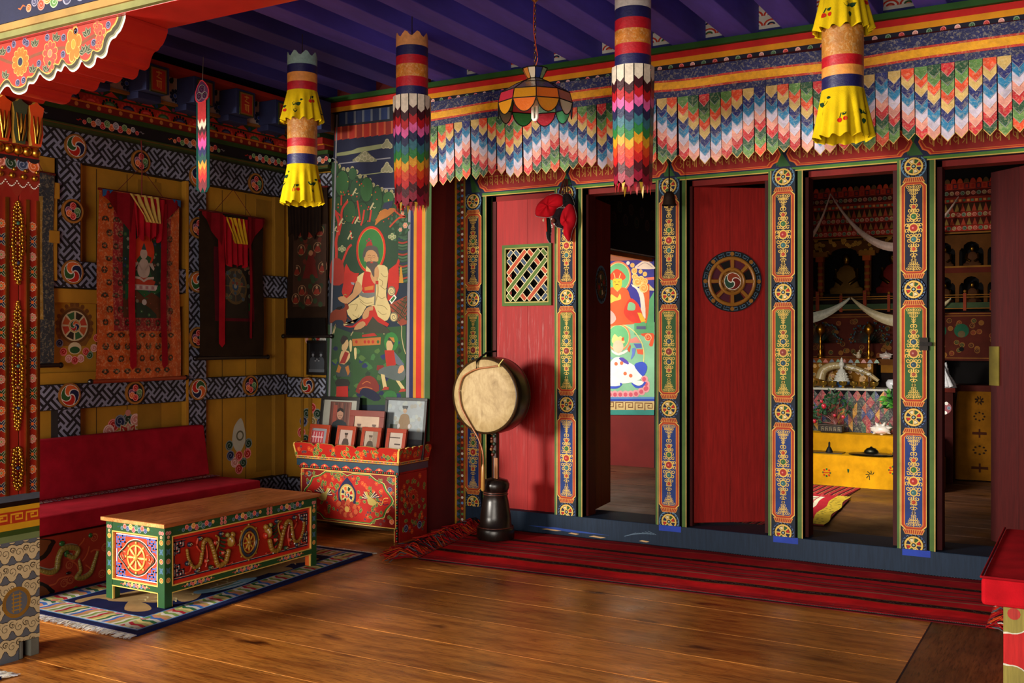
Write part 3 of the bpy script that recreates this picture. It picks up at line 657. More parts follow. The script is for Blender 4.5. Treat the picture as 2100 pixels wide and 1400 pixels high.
def hinged(name, hx, hy, ex, ey, z0, z1, c, m='worn', th=.035, parts=None, nb=2):
    U = Vector((ex-hx, ey-hy, 0)); Lw = U.length; U.normalize(); N = U.cross(Vector((0, 0, 1))); fr = Fr((hx, hy, 0), U, (0, 0, 1), N)
    mb = MB()
    for k in range(nb):
        a, b = Lw*k/nb+.001, Lw*(k+1)/nb-.001
        mb.prism([(a, z0), (b, z0), (b, z1), (a, z1)], fr, -th, 0, tuple(q*rnd.uniform(.92, 1.06) for q in c), m)
    o = struct(mb, name, .002); return o, fr, Lw
d2, fr, L_ = hinged('door_2', -2.90, 6.07, -2.955, 6.50, .15, 2.23, H('6a1414'))
mb = MB(); p = P(mb, fr); p.wheel(.22, 1.66, .13, 0, rim=H('6a4418')); mb.build('wheel_emblem', d2)
d3, fr, L_ = hinged('door_3', -2.17, 6.02, -1.795, 6.29, .15, 2.235, H('8e1a16'))
mb = MB(); f2 = Fr(fr.at(0, 0, .014), fr.U, fr.V, fr.N); u, v = L_*.52, 1.65; r = .19
mb.prism([(u+r*cos(2*pi*k/36), v+r*sin(2*pi*k/36)) for k in range(36)], fr, .0005, .008, H('14181c'))
f2 = Fr(fr.at(0, 0, .008), fr.U, fr.V, fr.N); p = P(mb, f2)
for k in range(20):
    a = 2*pi*k/20; p.stroke([(u+r*q*cos(a+e), v+r*q*sin(a+e)) for q, e in ((.84, 0), (.95, 0), (.95, .2), (.86, .2), (.86, .08), (.91, .08))], .005, H('4a6478'), 0)
for q, w_ in ((.76, .022), (.4, .012)): mb.loft([[f2.at(u+r*(q+dx)*cos(2*pi*k/32), v+r*(q+dx)*sin(2*pi*k/32), dn) for k in range(32)] for dx, dn in ((-.06, 0), (-.04, .008), (.04, .008), (.06, 0))], H('8a5a20'), 'gloss', True, False)
p.disc(u, v, r*.72, H('5a1a14'), 0, 28)
for k in range(8):
    a = k*pi/4; p.poly([(u+r*q*cos(a+e), v+r*q*sin(a+e)) for q, e in ((.44, .12), (.7, .12), (.7, .62), (.44, .6))], [BLK, H('4a1a2a')][k % 2], 1)
    mb.prism([(u+r*q*cos(a+e), v+r*q*sin(a+e)) for q, e in ((.25, -.16), (.5, -.1), (.78, -.07), (.78, .07), (.5, .1), (.25, .16))], f2, 0, .007, H('8a5a20'), 'gloss')
    p.disc(u+r*.9*cos(a), v+r*.9*sin(a), r*.07, H('8a5a20'), 3, 10)
p2 = P(mb, Fr(f2.at(0, 0, .0075), f2.U, f2.V, f2.N)); p2.gank(u, v, r*.33, 0, [H('8a3a20'), H('2a4a3a'), H('6a1c16')], rim=H('7a5020'))
mb.build('wheel_emblem', d3)
d5, fr, L_ = hinged('door_5', -.2, 6.07, -.50, 6.36, .15, 2.235, H('4a100e'))
mb = MB(); f2 = fr; mb.prism([(L_-.07, 1.03), (L_+.005, 1.03), (L_+.005, 1.25), (L_-.07, 1.25)], Fr(fr.o, fr.U, fr.V, -fr.N), .036, .042, H('8a7a2e'), 'iron'); mb.prism([(L_-.07, 1.03), (L_, 1.03), (L_, 1.25), (L_-.07, 1.25)], fr, .0005, .006, H('8a7a2e'), 'iron'); mb.build('bolt_plate', d5)
# iron latch on the last post
mb = MB(); mb.box(-.845, -.80, FYY-.012, FYY-.002, 1.23, 1.30, H('2a2420'), 'iron'); mb.box(-.84, -.78, FYY-.022, FYY-.012, 1.255, 1.275, H('1c1816'), 'iron')
solo(mb, 'door_latch', (-.82, FYY-.002, 1.23), 'small dark iron latch plate nailed on the post right of the shrine', 'latch')

# ---------------------------------------------------------------- room behind the second doorway: a lit alcove with a painted wall
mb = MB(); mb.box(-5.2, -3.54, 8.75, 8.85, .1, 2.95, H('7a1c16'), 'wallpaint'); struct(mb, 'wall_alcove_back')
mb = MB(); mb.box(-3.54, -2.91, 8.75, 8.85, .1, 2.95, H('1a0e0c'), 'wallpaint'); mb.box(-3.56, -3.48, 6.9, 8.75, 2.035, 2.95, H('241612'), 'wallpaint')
p = P(mb, fx(-3.48), 'wallpaint')
for k in range(14): p.curl(7.0+k*.12, 2.3+.1*(k % 2), .05, [H('3a1a14'), H('1a2a1a'), H('2a1a2a')][k % 3], 0, lc=H('5a3a2a'))
struct(mb, 'wall_alcove_right')
mb = MB(); mb.box(-5.2, -3.56, 7.9, 8.75, 2.02, 2.05, H('c87a5a'), 'wallpaint'); mb.box(-3.6, -3.555, 6.9, 8.75, 2.0, 2.035, H('c86a2a')); mb.box(-3.65, -3.6, 7.9, 8.75, 2.01, 2.03, H('4a7a50')); struct(mb, 'ceiling_alcove')
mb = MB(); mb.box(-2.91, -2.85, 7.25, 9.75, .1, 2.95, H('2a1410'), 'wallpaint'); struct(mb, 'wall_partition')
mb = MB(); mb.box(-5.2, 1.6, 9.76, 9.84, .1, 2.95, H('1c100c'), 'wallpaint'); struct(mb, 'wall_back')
mb = MB(); mb.box(1.5, 1.6, -2, 9.8, 0, 3.2, H('3a1a12'), 'wallpaint'); struct(mb, 'wall_right')

# ================================================================ PAINTED MURAL beside the doors
def cropy(ox, oy, s, Y): return lambda x, y: (lambda q: (q.x, q.z))(ony(ox+x/s, oy+y/s, Y))
def cropx(ox, oy, s, X): return lambda x, y: (lambda q: (q.y, q.z))(onx(ox+x/s, oy+y/s, X))
YB = 5.535
t = thing('painted_mural', 'tall wall painting of a bearded hermit in pale robes on a green halo', 'mural', (-4.26, 5.55, .45))
mb = MB(); N_ = (-4.735, .45); mb.prism([N_, (-3.872, .45), (-3.845, 2.866), (-4.63, 2.866)], fy(0), -5.551, -YB, H('20242c'))
mb.build('board', t)
mb = MB(); p = P(mb, fy(YB), 'wallpaint', 1, cropy(0, 0, 1, YB))
# borders on the right
for (a0, a1, b0, b1, c) in ((836.5, 841.5, 833, 839, GRY), (841.5, 848.4, 839, 847, H('1e2450')), (848.4, 854.3, 847, 852.8, H('c88a24')), (854.3, 865.3, 852.8, 864, H('c8241a')), (865.3, 871.6, 864, 869, H('c88a24')), (871.6, 884, 869, 881.7, H('3e5e30'))):
    def e(a, b, y): return a+(b-a)*(y-500)/300
    p.px([(e(a0, b0, 905), 905), (e(a1, b1, 905), 905), (e(a1, b1, 330), 330), (e(a0, b0, 330), 330)], c, 1)
p.px([(e(871.6, 869, 905), 905), (e(874, 871.4, 905), 905), (e(874, 871.4, 330), 330), (e(871.6, 869, 330), 330)], H('8a8458'), 2)
p.px([(670, 905), (833, 905), (836.5, 330), (697, 230), (690, 300)], H('1c2a3a'), 0)
p.px([(671, 905), (675, 905), (693, 235), (690, 235)], GRY, 9)
C7 = cropy(580, 160, 5.38, YB); p.pix = C7
p.px([(590, 560), (1220, 480), (1220, 1320), (560, 1400), (560, 900)], H('161c3c'), 1)
for k in range(6):
    a = 620+k*93; y0 = 385-k*11; p.px([(a, y0), (a+93, y0-11), (a+93, y0+120), (a, y0+132)], [H('1c2a50'), H('24386a')][k % 2], 2); p.px([(a+70, y0-8), (a+93, y0-11), (a+93, y0+120), (a+70, y0+124)], H('6a727e'), 3)
for k in range(8):
    a = 575+k*80; y0 = 545-k*9; p.px([(a, y0), (a+80, y0-12), (a+80, y0+128), (a, y0+148)], [H('b02a1c'), H('8e2418')][k % 2], 2); p.px([(a+60, y0-8), (a+80, y0-12), (a+80, y0+128), (a+60, y0+132)], H('c85a34'), 3)
p.px([(580, 830), (760, 800), (830, 770), (1190, 710), (1190, 755), (960, 800), (700, 850), (580, 865)], H('8e9468'), 3)
p.pxs([(620, 945), (1190, 880)], .008, GRY, 3, 0); p.pxs([(640, 1100), (1190, 1030)], .006, H('8e9468'), 3, 0); p.pxs([(1100, 1220), (1380, 1215)], .008, GRY, 3, 0)
def blob(pts, r, c, c2, L):
    for x, y in pts: q = p.pix(x, y); p.disc(q[0], q[1], r, c2, L, 12); p.disc(q[0], q[1], r*.75, c, L+1, 12)
def cloud7(cx, cy, w_, h_):
    p.px([(cx-w_, cy+h_), (cx-w_*.6, cy), (cx, cy-h_), (cx+w_*.6, cy), (cx+w_, cy+h_)], H('7a7a5c'), 4, 3)
    blob([(cx-w_*.6, cy+h_*.6), (cx-w_*.25, cy+h_*.2), (cx, cy-h_*.4), (cx+w_*.3, cy+h_*.2), (cx+w_*.6, cy+h_*.6), (cx, cy+h_*.5)], .019, H('8a8868'), H('b0a888'), 5)
cloud7(905, 860, 130, 60); cloud7(1150, 720, 60, 50); cloud7(1150, 980, 70, 60)
A = cropy(660, 330, 5.6, YB); p.pix = A
p.px([(110, 0), (250, 90), (440, 170), (600, 280), (700, 330), (830, 380), (950, 450), (950, 560), (990, 600), (985, 1400), (100, 1400), (120, 400)], H('24402a'), 2)
blob([(160, 20), (200, 60), (250, 95), (300, 100), (350, 85), (400, 125), (440, 175), (500, 185), (550, 220), (590, 275), (640, 300), (690, 325), (740, 345), (800, 355), (830, 395), (875, 410), (925, 430), (945, 480), (935, 520)], .016, H('8e8a60'), H('a8a078'), 3)
for x, y, a, b, c in ((150, 90, 60, 70, '2c5030'), (235, 260, 100, 150, '2f5c30'), (355, 150, 60, 70, '2c5030'), (390, 340, 85, 140, '28482e'), (515, 330, 90, 140, '2f5c30'), (640, 440, 70, 150, '28502c'), (765, 430, 75, 75, '2f5c30'), (880, 500, 65, 75, '24482a'),
                      (190, 560, 70, 160, '244a28'), (320, 580, 90, 130, '28502c'), (460, 600, 100, 130, '24482a'), (600, 620, 60, 80, '2c5030')):
    q = p.pix(x, y); rx = a/5.6*.0033; ry = b/5.6*.0033; p.disc(q[0], q[1], rx*1.06, H('182c1c'), 5, 18, ry/rx); p.disc(q[0], q[1], rx, H(c), 6, 18, ry/rx)
for k in range(70):
    x, y = rnd.uniform(140, 950), rnd.uniform(60, 700)
    if y > 60+(x-150)*.55+30: q = p.pix(x, y); p.disc(q[0], q[1], rnd.uniform(.0035, .007), H('b83424') if k % 3 else H('c8963a'), 8, 8)
for pts, w_ in (([(150, 570), (195, 690), (190, 800), (165, 930), (170, 1060), (150, 1400)], .024), ([(228, 390), (225, 510)], .014), ([(300, 460), (235, 560), (225, 700), (195, 850)], .018), ([(410, 455), (430, 590), (440, 680)], .014),
               ([(490, 560), (470, 680), (450, 740)], .014), ([(570, 560), (550, 700)], .014), ([(345, 960), (300, 1010), (240, 1160), (200, 1290)], .018), ([(330, 800), (345, 900)], .012), ([(150, 570), (230, 640)], .012), ([(390, 640), (350, 720)], .012), ([(620, 680), (700, 620)], .012)):
    p.pxs(pts, w_, H('b83226'), 8)
p.px([(115, 1140), (240, 1150), (250, 1400), (100, 1400)], H('9a2c20'), 8, 3)
for x, y in ((375, 355), (575, 520), (220, 700), (150, 790), (400, 680), (320, 860)):     # pale monkeys among the branches
    p.pxs([(x-20, y+40), (x, y), (x+15, y-25)], .012, H('b8ac80'), 9); p.pxs([(x, y), (x+30, y+20), (x+45, y+10)], .005, H('b8ac80'), 9); q = p.pix(x+18, y-30); p.disc(q[0], q[1], .008, H('b8ac80'), 9, 8)
# phoenix and flowers on the right
p.px([(610, 740), (650, 620), (700, 560), (800, 540), (850, 560), (760, 640), (680, 680)], H('a8662a'), 9, 3); p.px([(695, 540), (720, 480), (820, 455), (810, 520), (760, 560)], H('2a3048'), 10)
p.pxs([(830, 560), (900, 620), (960, 640), (880, 660), (780, 760)], .012, H('b84028'), 10); p.pxs([(840, 480), (890, 540), (940, 560)], .012, H('b84028'), 10)
for x, y, r in ((960, 740, .02), (905, 790, .015), (930, 600, .014)): q = p.pix(x, y); p.flower(q[0], q[1], r, H('c87a5a'), H('c8a04a'), 9, 6)
for k in range(26):
    q = p.pix(rnd.uniform(800, 985), rnd.uniform(640, 900)); p.leaf(q[0], q[1], .03, rnd.uniform(0, 6), H('3a5c40'), 8)
for k in range(16):
    y = 860+k*34; p.pxs([(880, y+rnd.uniform(-6, 6)), (930, y+14), (985, y)], .011, [H('3a5640'), H('28324a'), H('a03224'), H('4a6a4a')][k % 4], 8)
for x, y in ((810, 870), (235, 1010)):
    blob([(x-30, y), (x, y-22), (x+28, y), (x, y+18)], .013, H('7a8a5a'), H('b8b088'), 9)
# halo
q = A(565, 1020); p.disc(q[0], q[1], .127, H('c02818'), 9, 36, 1.28); p.disc(q[0], q[1], .112, H('c8802a'), 10, 36, 1.31); p.disc(q[0], q[1], .108, H('2f6e34'), 11, 36, 1.32)
# tents, hair, face
p.px([(255, 1400), (265, 1220), (285, 1180), (330, 1260), (420, 1310), (440, 1400)], H('b8281c'), 10); p.px([(770, 1400), (770, 1250), (860, 1180), (880, 1120), (900, 1150), (885, 1210), (890, 1400)], H('b8281c'), 12)
p.px([(890, 1400), (900, 1220), (920, 1215), (940, 1400)], H('c08a2c'), 12)
p.px([(512, 990), (530, 930), (575, 930), (580, 990)], H('a02820'), 13, 3); blob([(520, 915), (545, 895), (565, 915)], .008, H('a03a2a'), H('5a3a5a'), 13)
p.px([(485, 1120), (480, 1040), (510, 985), (575, 970), (635, 990), (655, 1050), (650, 1130)], H('4e4a44'), 13, 4)
p.px([(500, 1130), (510, 1060), (545, 1025), (600, 1030), (640, 1080), (640, 1140), (620, 1170), (590, 1190), (540, 1185), (515, 1165)], H('b88a5c'), 14, 4)
for x in (498, 645): p.px([(x-7, 1105), (x+7, 1105), (x+6, 1150), (x-6, 1150)], H('b88a5c'), 14, 2)
p.pxs([(530, 1090), (550, 1080), (568, 1090)], .0025, BRN, 15); p.pxs([(580, 1095), (600, 1085), (618, 1095)], .0025, BRN, 15); p.pxs([(532, 1112), (550, 1106), (566, 1113)], .002, BRN, 15); p.pxs([(582, 1115), (600, 1110), (616, 1115)], .002, BRN, 15); p.pxs([(572, 1105), (566, 1140), (580, 1146)], .002, BRN, 15)
p.px([(520, 1160), (560, 1152), (575, 1158), (600, 1152), (635, 1160), (650, 1190), (610, 1240), (605, 1330), (585, 1310), (560, 1250), (515, 1200)], H('4e4640'), 15, 3)
p.px([(558, 1165), (575, 1155), (594, 1165), (576, 1176)], H('a83a28'), 16, 2)
# robe
B = cropy(660, 560, 5.187, YB); p.pix = B
p.px([(215, 200), (250, 0), (400, 0), (350, 110), (320, 200), (250, 300)], H('b0261a'), 10); p.px([(705, 0), (820, 0), (820, 160), (790, 240), (700, 300)], H('b0261a'), 10)
p.px([(320, 120), (310, 95), (350, 100), (345, 125)], GRY, 11)
p.px([(380, 40), (470, -20), (480, -80), (620, -90), (700, -60), (705, 60), (690, 160), (690, 260), (725, 340), (735, 420), (700, 500), (640, 500), (590, 450), (560, 400), (540, 350), (480, 350), (430, 440), (360, 500), (240, 560), (250, 520), (350, 530), (280, 440), (275, 340), (400, 250), (390, 180)], H('c8b47c'), 13, 2)
p.px([(225, 560), (330, 560), (420, 490), (500, 430), (540, 350), (560, 350), (600, 460), (720, 540), (700, 570), (600, 520), (545, 460), (480, 560), (300, 580)], H('b0241a'), 14)
p.px([(545, 440), (620, 520), (700, 590), (700, 640), (330, 620), (420, 560)], H('3a3a2c'), 12, 3)
p.px([(435, 80), (450, 0), (470, -20), (540, 0), (565, 60), (570, 200), (500, 235), (430, 190)], H('b0241a'), 14, 2)
p.px([(455, 150), (555, 130), (550, 175), (460, 185)], H('b8702c'), 15)
p.px([(395, 230), (390, 170), (430, 160), (440, 210), (560, 205), (570, 240), (490, 265)], H('6a6a66'), 15, 2)
p.px([(520, 30), (540, -60), (600, -70), (610, 30), (580, 110), (550, 100)], H('b88a5c'), 14, 2)
p.px([(370, 80), (430, 140), (420, 200), (300, 310), (255, 330), (240, 290), (330, 210)], H('b88a5c'), 15, 2); p.px([(175, 260), (240, 245), (280, 290), (260, 325), (200, 300)], H('b88a5c'), 16, 2)
p.px([(480, 370), (545, 350), (545, 395), (510, 400), (500, 460), (450, 490), (435, 450)], H('b88a5c'), 16, 2); p.px([(345, 600), (380, 540), (440, 510), (470, 545), (420, 590)], H('b88a5c'), 16, 2)
p.pxs([(590, 40), (600, 200), (560, 340)], .01, H('a08a58'), 15); p.pxs([(575, 110), (565, 340)], .012, H('6a6a5c'), 15); q = B(590, 100); p.rect(q[0]-.012, q[1]-.012, q[0]+.012, q[1]+.012, H('a82a20'), 16)
for pts in ([(630, 0), (670, 40), (700, 30)], [(620, 130), (670, 170), (690, 160)], [(610, 60), (650, 90), (640, 140)], [(300, 340), (380, 330), (360, 400)], [(330, 440), (380, 470), (400, 440)], [(400, 270), (470, 320), (540, 310)], [(410, 300), (480, 350), (560, 330)], [(590, 340), (660, 350), (700, 390)], [(600, 400), (650, 440), (690, 430)], [(600, 240), (640, 270), (680, 250)]):
    p.pxs(pts, .0028, H('7a6a40'), 16)
for x, y in ((745, 190), (770, 465)): q = B(x, y); p.curl(q[0], q[1], .034, H('c8b47c'), 16, -1, 2, lc=H('6a6450'), n=16)
p.px([(720, 290), (775, 225), (800, 260), (745, 330)], WHT, 16); p.px([(732, 288), (770, 242), (786, 262), (748, 310)], H('2f6a34'), 17)
p.px([(720, 330), (905, 240), (905, 540), (840, 560), (760, 460)], H('8a3c28'), 9)
for k in range(5): p.pxs([(730+k*35, 350-k*20), (900, 500-k*60)], .006, DGRN, 10, 0); p.pxs([(800+k*25, 530-k*20), (905, 300+k*50)], .006, DGRN, 10, 0); p.pxs([(760+k*20, 430), (900, 250+k*14)], .004, DGRN, 10, 0)
# deer
p.px([(90, 520), (95, 430), (150, 385), (220, 380), (250, 350), (240, 315), (280, 330), (290, 375), (265, 400), (270, 470), (255, 530), (240, 535), (220, 500), (150, 500), (110, 530)], H('7a3018'), 15, 2)
p.pxs([(230, 245), (250, 225), (270, 235)], .004, H('8a8a4a'), 17); p.px([(150, 385), (170, 360), (220, 350), (200, 390)], BLK, 16)
p.pxs([(270, 470), (350, 525)], .007, H('5a2a18'), 16)
# lower ground: rocks, figures, offerings
p.px([(60, 540), (330, 640), (330, 1400), (60, 1400)], H('2c4a2c'), 5); p.px([(330, 600), (895, 560), (895, 1400), (330, 1400)], H('2c4e2a'), 5)
for k in range(60):
    x, y = rnd.uniform(90, 880), rnd.uniform(700, 1350); q = B(x, y); p.poly([(q[0]+rnd.uniform(.012, .035)*cos(a), q[1]+rnd.uniform(.01, .028)*sin(a)) for a in (0, 1, 2, 3, 4, 5)], [H('1c2448'), H('3a6a38'), H('243a28'), H('4a6a34'), H('24305c')][k % 5], 6)
p.pxs([(130, 640), (150, 540), (100, 700)], .008, H('a89a70'), 8); p.pxs([(310, 665), (350, 600), (420, 560), (440, 640)], .008, H('a89a70'), 8); p.pxs([(540, 640), (560, 590), (600, 565), (640, 590), (665, 650)], .008, H('a89a70'), 8); p.pxs([(800, 520), (850, 560), (850, 660), (870, 780), (895, 860)], .007, H('a89a70'), 8)
p.px([(325, 700), (630, 680), (625, 760), (330, 775)], H('b0682c'), 9); p.px([(430, 655), (560, 635), (590, 665), (430, 680)], H('a82a20'), 10)
for x in (370, 460, 500, 545, 600): q = B(x, 730); p.disc(q[0], q[1], .012, [H('a83020'), H('3a5a2a')][x % 3 == 0], 10, 8)
for x, y in ((360, 860), (310, 780)): p.px([(x-15, y-60), (x+12, y-60), (x+10, y+40), (x-8, y+50)], H('c8b47c'), 11, 2)
q = B(740, 730); p.disc(q[0], q[1], .06, H('2f7434'), 9, 24, 1.1)
p.px([(690, 740), (720, 705), (755, 740), (760, 780), (740, 830), (700, 830), (690, 780)], H('c0a070'), 12, 2); p.px([(705, 715), (720, 680), (760, 690), (775, 740), (760, 765), (740, 720)], H('3a3028'), 13, 2); p.px([(720, 680), (770, 685), (780, 730), (765, 735)], H('b0742c'), 14)
p.px([(670, 820), (770, 820), (800, 960), (770, 990), (690, 990)], H('a8281c'), 12); p.px([(770, 830), (830, 900), (880, 970), (850, 1000), (790, 960)], H('5a6470'), 12); p.px([(660, 1000), (800, 980), (890, 1020), (880, 1130), (780, 1140), (600, 1060)], H('56605e'), 13, 2)
p.px([(810, 1060), (830, 990), (870, 980), (880, 1020), (850, 1060)], H('c0906a'), 14, 2); p.px([(630, 1070), (670, 1080), (700, 1230), (660, 1240)], H('c8b47c'), 14, 0); p.px([(790, 1140), (830, 1145), (885, 1220), (860, 1250)], H('c8b47c'), 14, 0)
for x, y in ((680, 1225), (860, 1245)): p.px([(x-40, y+20), (x-10, y-20), (x+35, y-15), (x+35, y+12)], H('a83a28'), 15)
p.px([(585, 1030), (590, 980), (660, 980), (665, 1040)], H('7a2420'), 12)
p.px([(220, 760), (240, 700), (280, 710), (285, 770), (250, 830), (215, 810)], H('c0a070'), 12, 2); p.px([(200, 720), (230, 660), (280, 690), (260, 715), (225, 760)], H('2a2420'), 13, 2)
p.px([(210, 830), (290, 830), (300, 900), (240, 970), (190, 960)], H('c0a070'), 11, 2); p.px([(250, 830), (290, 850), (250, 960), (190, 960)], H('8e2a24'), 12); p.px([(150, 1060), (190, 960), (300, 980), (310, 1100), (170, 1100)], H('3a4444'), 11); p.px([(155, 1050), (180, 970), (210, 1000), (190, 1060)], H('a8682c'), 12); p.px([(250, 1000), (285, 980), (300, 1050), (280, 1090)], H('a8682c'), 12)
p.px([(160, 1130), (280, 1130), (290, 1200), (155, 1200)], H('2a2824'), 11, 2); p.px([(160, 1205), (280, 1200), (285, 1400), (150, 1400)], H('a8241c'), 12)
p.px([(360, 1260), (430, 1120), (520, 1090), (590, 1150), (610, 1250), (480, 1290)], H('7a2a20'), 9, 2)
for pts in ([(430, 1180), (480, 1150), (520, 1170)], [(400, 1230), (470, 1210), (540, 1230)]): p.pxs(pts, .006, H('b06030'), 10)
p.px([(400, 1290), (440, 1220), (560, 1250), (630, 1330), (560, 1360), (440, 1300)], H('161c38'), 10, 2); p.px([(650, 1300), (700, 1250), (780, 1260), (800, 1340), (700, 1340)], H('2f6a34'), 10, 2)
mb.c = [tuple(x*.78 for x in q) for q in mb.c]; mb.build('painting', t)

# ================================================================ wall painting in the lit alcove
YA = 8.745
t = thing('painted_mural', 'brightly lit wall painting of a red-hatted lama above a deity, seen through the second doorway', 'mural', (-4.1, 8.75, .98))
mb = MB(); C3 = cropy(1225, 500, 7.776, YA); C4 = cropy(1225, 660, 7., YA)
p = P(mb, fy(YA), 'wallpaint', 1, C3)
p.px([(-300, 275), (905, 240), (910, 1450), (-300, 1450)], H('3a3484'), 0); p.pix = C4
p.px([(-350, 0), (822, 0), (820, 1080), (-350, 1080)], H('8abf94'), 1); p.pix = C3
p.px([(590, 1300), (905, 760), (905, 1450), (590, 1450)], H('5ea46a'), 1)
p.px([(600, 390), (680, 300), (760, 265), (830, 290), (890, 340), (905, 400)], H('e8cdb4'), 2, 3); p.pxs([(640, 370), (760, 300), (880, 370)], .006, H('a88a8a'), 3)
p.px([(750, 540), (908, 525), (908, 570), (760, 578)], H('e0765a'), 2); p.px([(820, 740), (830, 650), (905, 720), (905, 745)], H('d8c48a'), 2)
q = C3(490, 305); p.disc(q[0], q[1], .018, WHT, 2, 14); q = C3(150, 328); p.disc(q[0], q[1], .014, ORG, 2, 12)
p.px([(740, 700), (830, 640), (815, 1100), (760, 1290), (740, 900)], H('e2642c'), 2, 2); p.px([(540, 640), (700, 740), (750, 860), (770, 1180), (700, 1200), (680, 900)], H('eedcc4'), 3, 2)
p.px([(500, 760), (540, 680), (620, 720), (680, 860), (690, 1080), (620, 1000)], H('3c3690'), 4, 2)
for x, y, r in ((560, 340, .022), (590, 430, .03), (640, 600, .05), (740, 700, .045), (690, 440, .02), (760, 480, .022), (700, 560, .03), (600, 520, .03), (760, 600, .03)): q = C3(x, y); p.curl(q[0], q[1], r, H('e8a24a'), 4, -1, x, lc=H('f0d080'))
q = C3(330, 530); p.disc(q[0], q[1], .135, H('e27a50'), 3, 32, 1.12); p.disc(q[0], q[1], .122, H('f0d080'), 4, 32, 1.12); p.disc(q[0], q[1], .116, H('6cb87a'), 5, 32, 1.12)
p.px([(190, 530), (240, 450), (310, 400), (400, 450), (455, 530), (400, 580), (320, 545), (240, 580)], H('dc4a26'), 6, 3)
p.pxs([(262, 460), (285, 545)], .008, H('f0c070'), 8, 0); p.pxs([(372, 470), (350, 545)], .008, H('f0c070'), 8, 0)
p.px([(245, 590), (270, 550), (320, 560), (380, 550), (395, 590), (380, 700), (320, 745), (260, 700)], H('ecb82c'), 7, 2); p.pxs([(290, 655), (315, 645), (340, 655)], .005, BRN, 9)
for x in (278, 345): p.pxs([(x-18, 610), (x, 602), (x+18, 610)], .004, BRN, 9)
p.px([(60, 900), (170, 730), (260, 690), (320, 760), (390, 690), (490, 740), (540, 880), (680, 1010), (710, 1240), (400, 1290), (60, 1300), (-100, 1150)], H('e25a28'), 6, 3)
p.px([(420, 1090), (520, 870), (640, 940), (690, 1050), (720, 1240), (560, 1250)], H('dc3a24'), 7, 3)
p.px([(120, 940), (200, 850), (230, 800), (320, 860), (360, 790), (380, 880), (280, 910), (180, 960)], H('f0c04a'), 8, 2); p.px([(480, 1040), (510, 930), (600, 960), (600, 1050), (520, 1060)], H('8ac08a'), 8, 3)
p.px([(20, 1180), (120, 1050), (240, 1080), (300, 1200), (200, 1290), (30, 1290)], H('eeb0a0'), 8, 3); p.px([(640, 1095), (700, 1100), (780, 1230), (700, 1250)], H('f0b42c'), 8)
p.px([(590, 1260), (790, 1260), (790, 1360), (590, 1360)], H('5ea46a'), 8); p.px([(625, 1310), (775, 1310), (775, 1360), (625, 1360)], H('585878'), 9)
p.pix = C4
p.pxs([(-150, 300), (60, 60), (290, 20), (500, 110), (630, 280), (670, 450), (660, 590)], .008, H('f0d880'), 5, 5); p.px([(470, 250), (560, 210), (630, 300), (470, 300)], H('e08a78'), 3); p.px([(520, 310), (630, 310), (640, 370), (560, 380)], H('5a6ab0'), 3); p.px([(560, 390), (655, 390), (660, 470), (580, 460)], H('e8643a'), 3)
q = C4(300, 220); p.disc(q[0], q[1], .125, H('e88a5a'), 5, 30, 1.05); p.disc(q[0], q[1], .112, H('f0d080'), 6, 30, 1.05); p.disc(q[0], q[1], .107, H('6cb878'), 7, 30, 1.05)
p.px([(620, 170), (800, 160), (815, 240), (790, 350), (740, 330), (770, 240), (690, 220)], H('e2562c'), 5, 2); q = C4(730, 220); p.curl(q[0], q[1], .035, H('e2562c'), 7, 1, 0, lc=H('f0c080'))
p.px([(210, 250), (250, 170), (300, 220), (340, 200), (400, 290), (340, 310), (230, 310)], H('f0d080'), 8, 2); q = C4(300, 355); p.disc(q[0], q[1], .055, H('dcc4a0'), 9, 18, 1.1); p.px([(350, 230), (385, 215), (380, 270), (350, 270)], H('e0562c'), 10)
p.px([(210, 400), (300, 450), (420, 400), (430, 430), (310, 480), (220, 440)], H('f0ecd8'), 10, 2); p.px([(110, 370), (160, 480), (230, 520), (140, 530), (100, 470)], H('8aa0d8'), 8, 2); p.px([(500, 380), (550, 380), (530, 480), (480, 540), (500, 450)], H('6a80c8'), 8, 2); p.px([(430, 390), (470, 320), (480, 350), (460, 440)], H('e0562c'), 9)
p.px([(200, 560), (300, 500), (420, 560), (620, 690), (620, 820), (400, 880), (120, 860), (110, 760)], H('f4f0e8'), 8, 3); p.px([(530, 620), (650, 570), (715, 640), (690, 740), (640, 770)], H('3c54c0'), 10, 3); p.px([(310, 520), (370, 510), (450, 580), (440, 610), (360, 570)], H('5a48b0'), 11, 2)
for x, y in ((350, 590), (270, 600), (480, 770), (150, 690), (400, 740)): q = C4(x, y); p.disc(q[0], q[1], .018, H('e8784a'), 11, 10)
p.pxs([(110, 880), (150, 930), (230, 940), (300, 930), (350, 880)], .022, H('3c54c0'), 10, 4); p.pxs([(500, 870), (560, 930), (640, 920), (690, 860)], .022, H('3c54c0'), 10, 4); p.px([(110, 860), (200, 840), (300, 870), (330, 910), (200, 920)], H('f4f0e8'), 12, 2); p.px([(500, 870), (600, 840), (670, 870), (600, 915)], H('f4f0e8'), 12, 2)
for k in range(12):
    x = -120+k*75; y = 1035-(max(0, k-8))**2*10; q = C4(x, y); p.disc(q[0], q[1], .034, H('e8a0a0'), 6, 14); p.disc(q[0], q[1]-.004, .02, H('d85a6a'), 7, 12)
for x, y in ((700, 960), (705, 890), (680, 820), (640, 1000)): q = C4(x, y); p.disc(q[0], q[1], .034, H('e8a0a0'), 6, 14); p.disc(q[0]-.005, q[1], .02, H('d85a6a'), 7, 12)
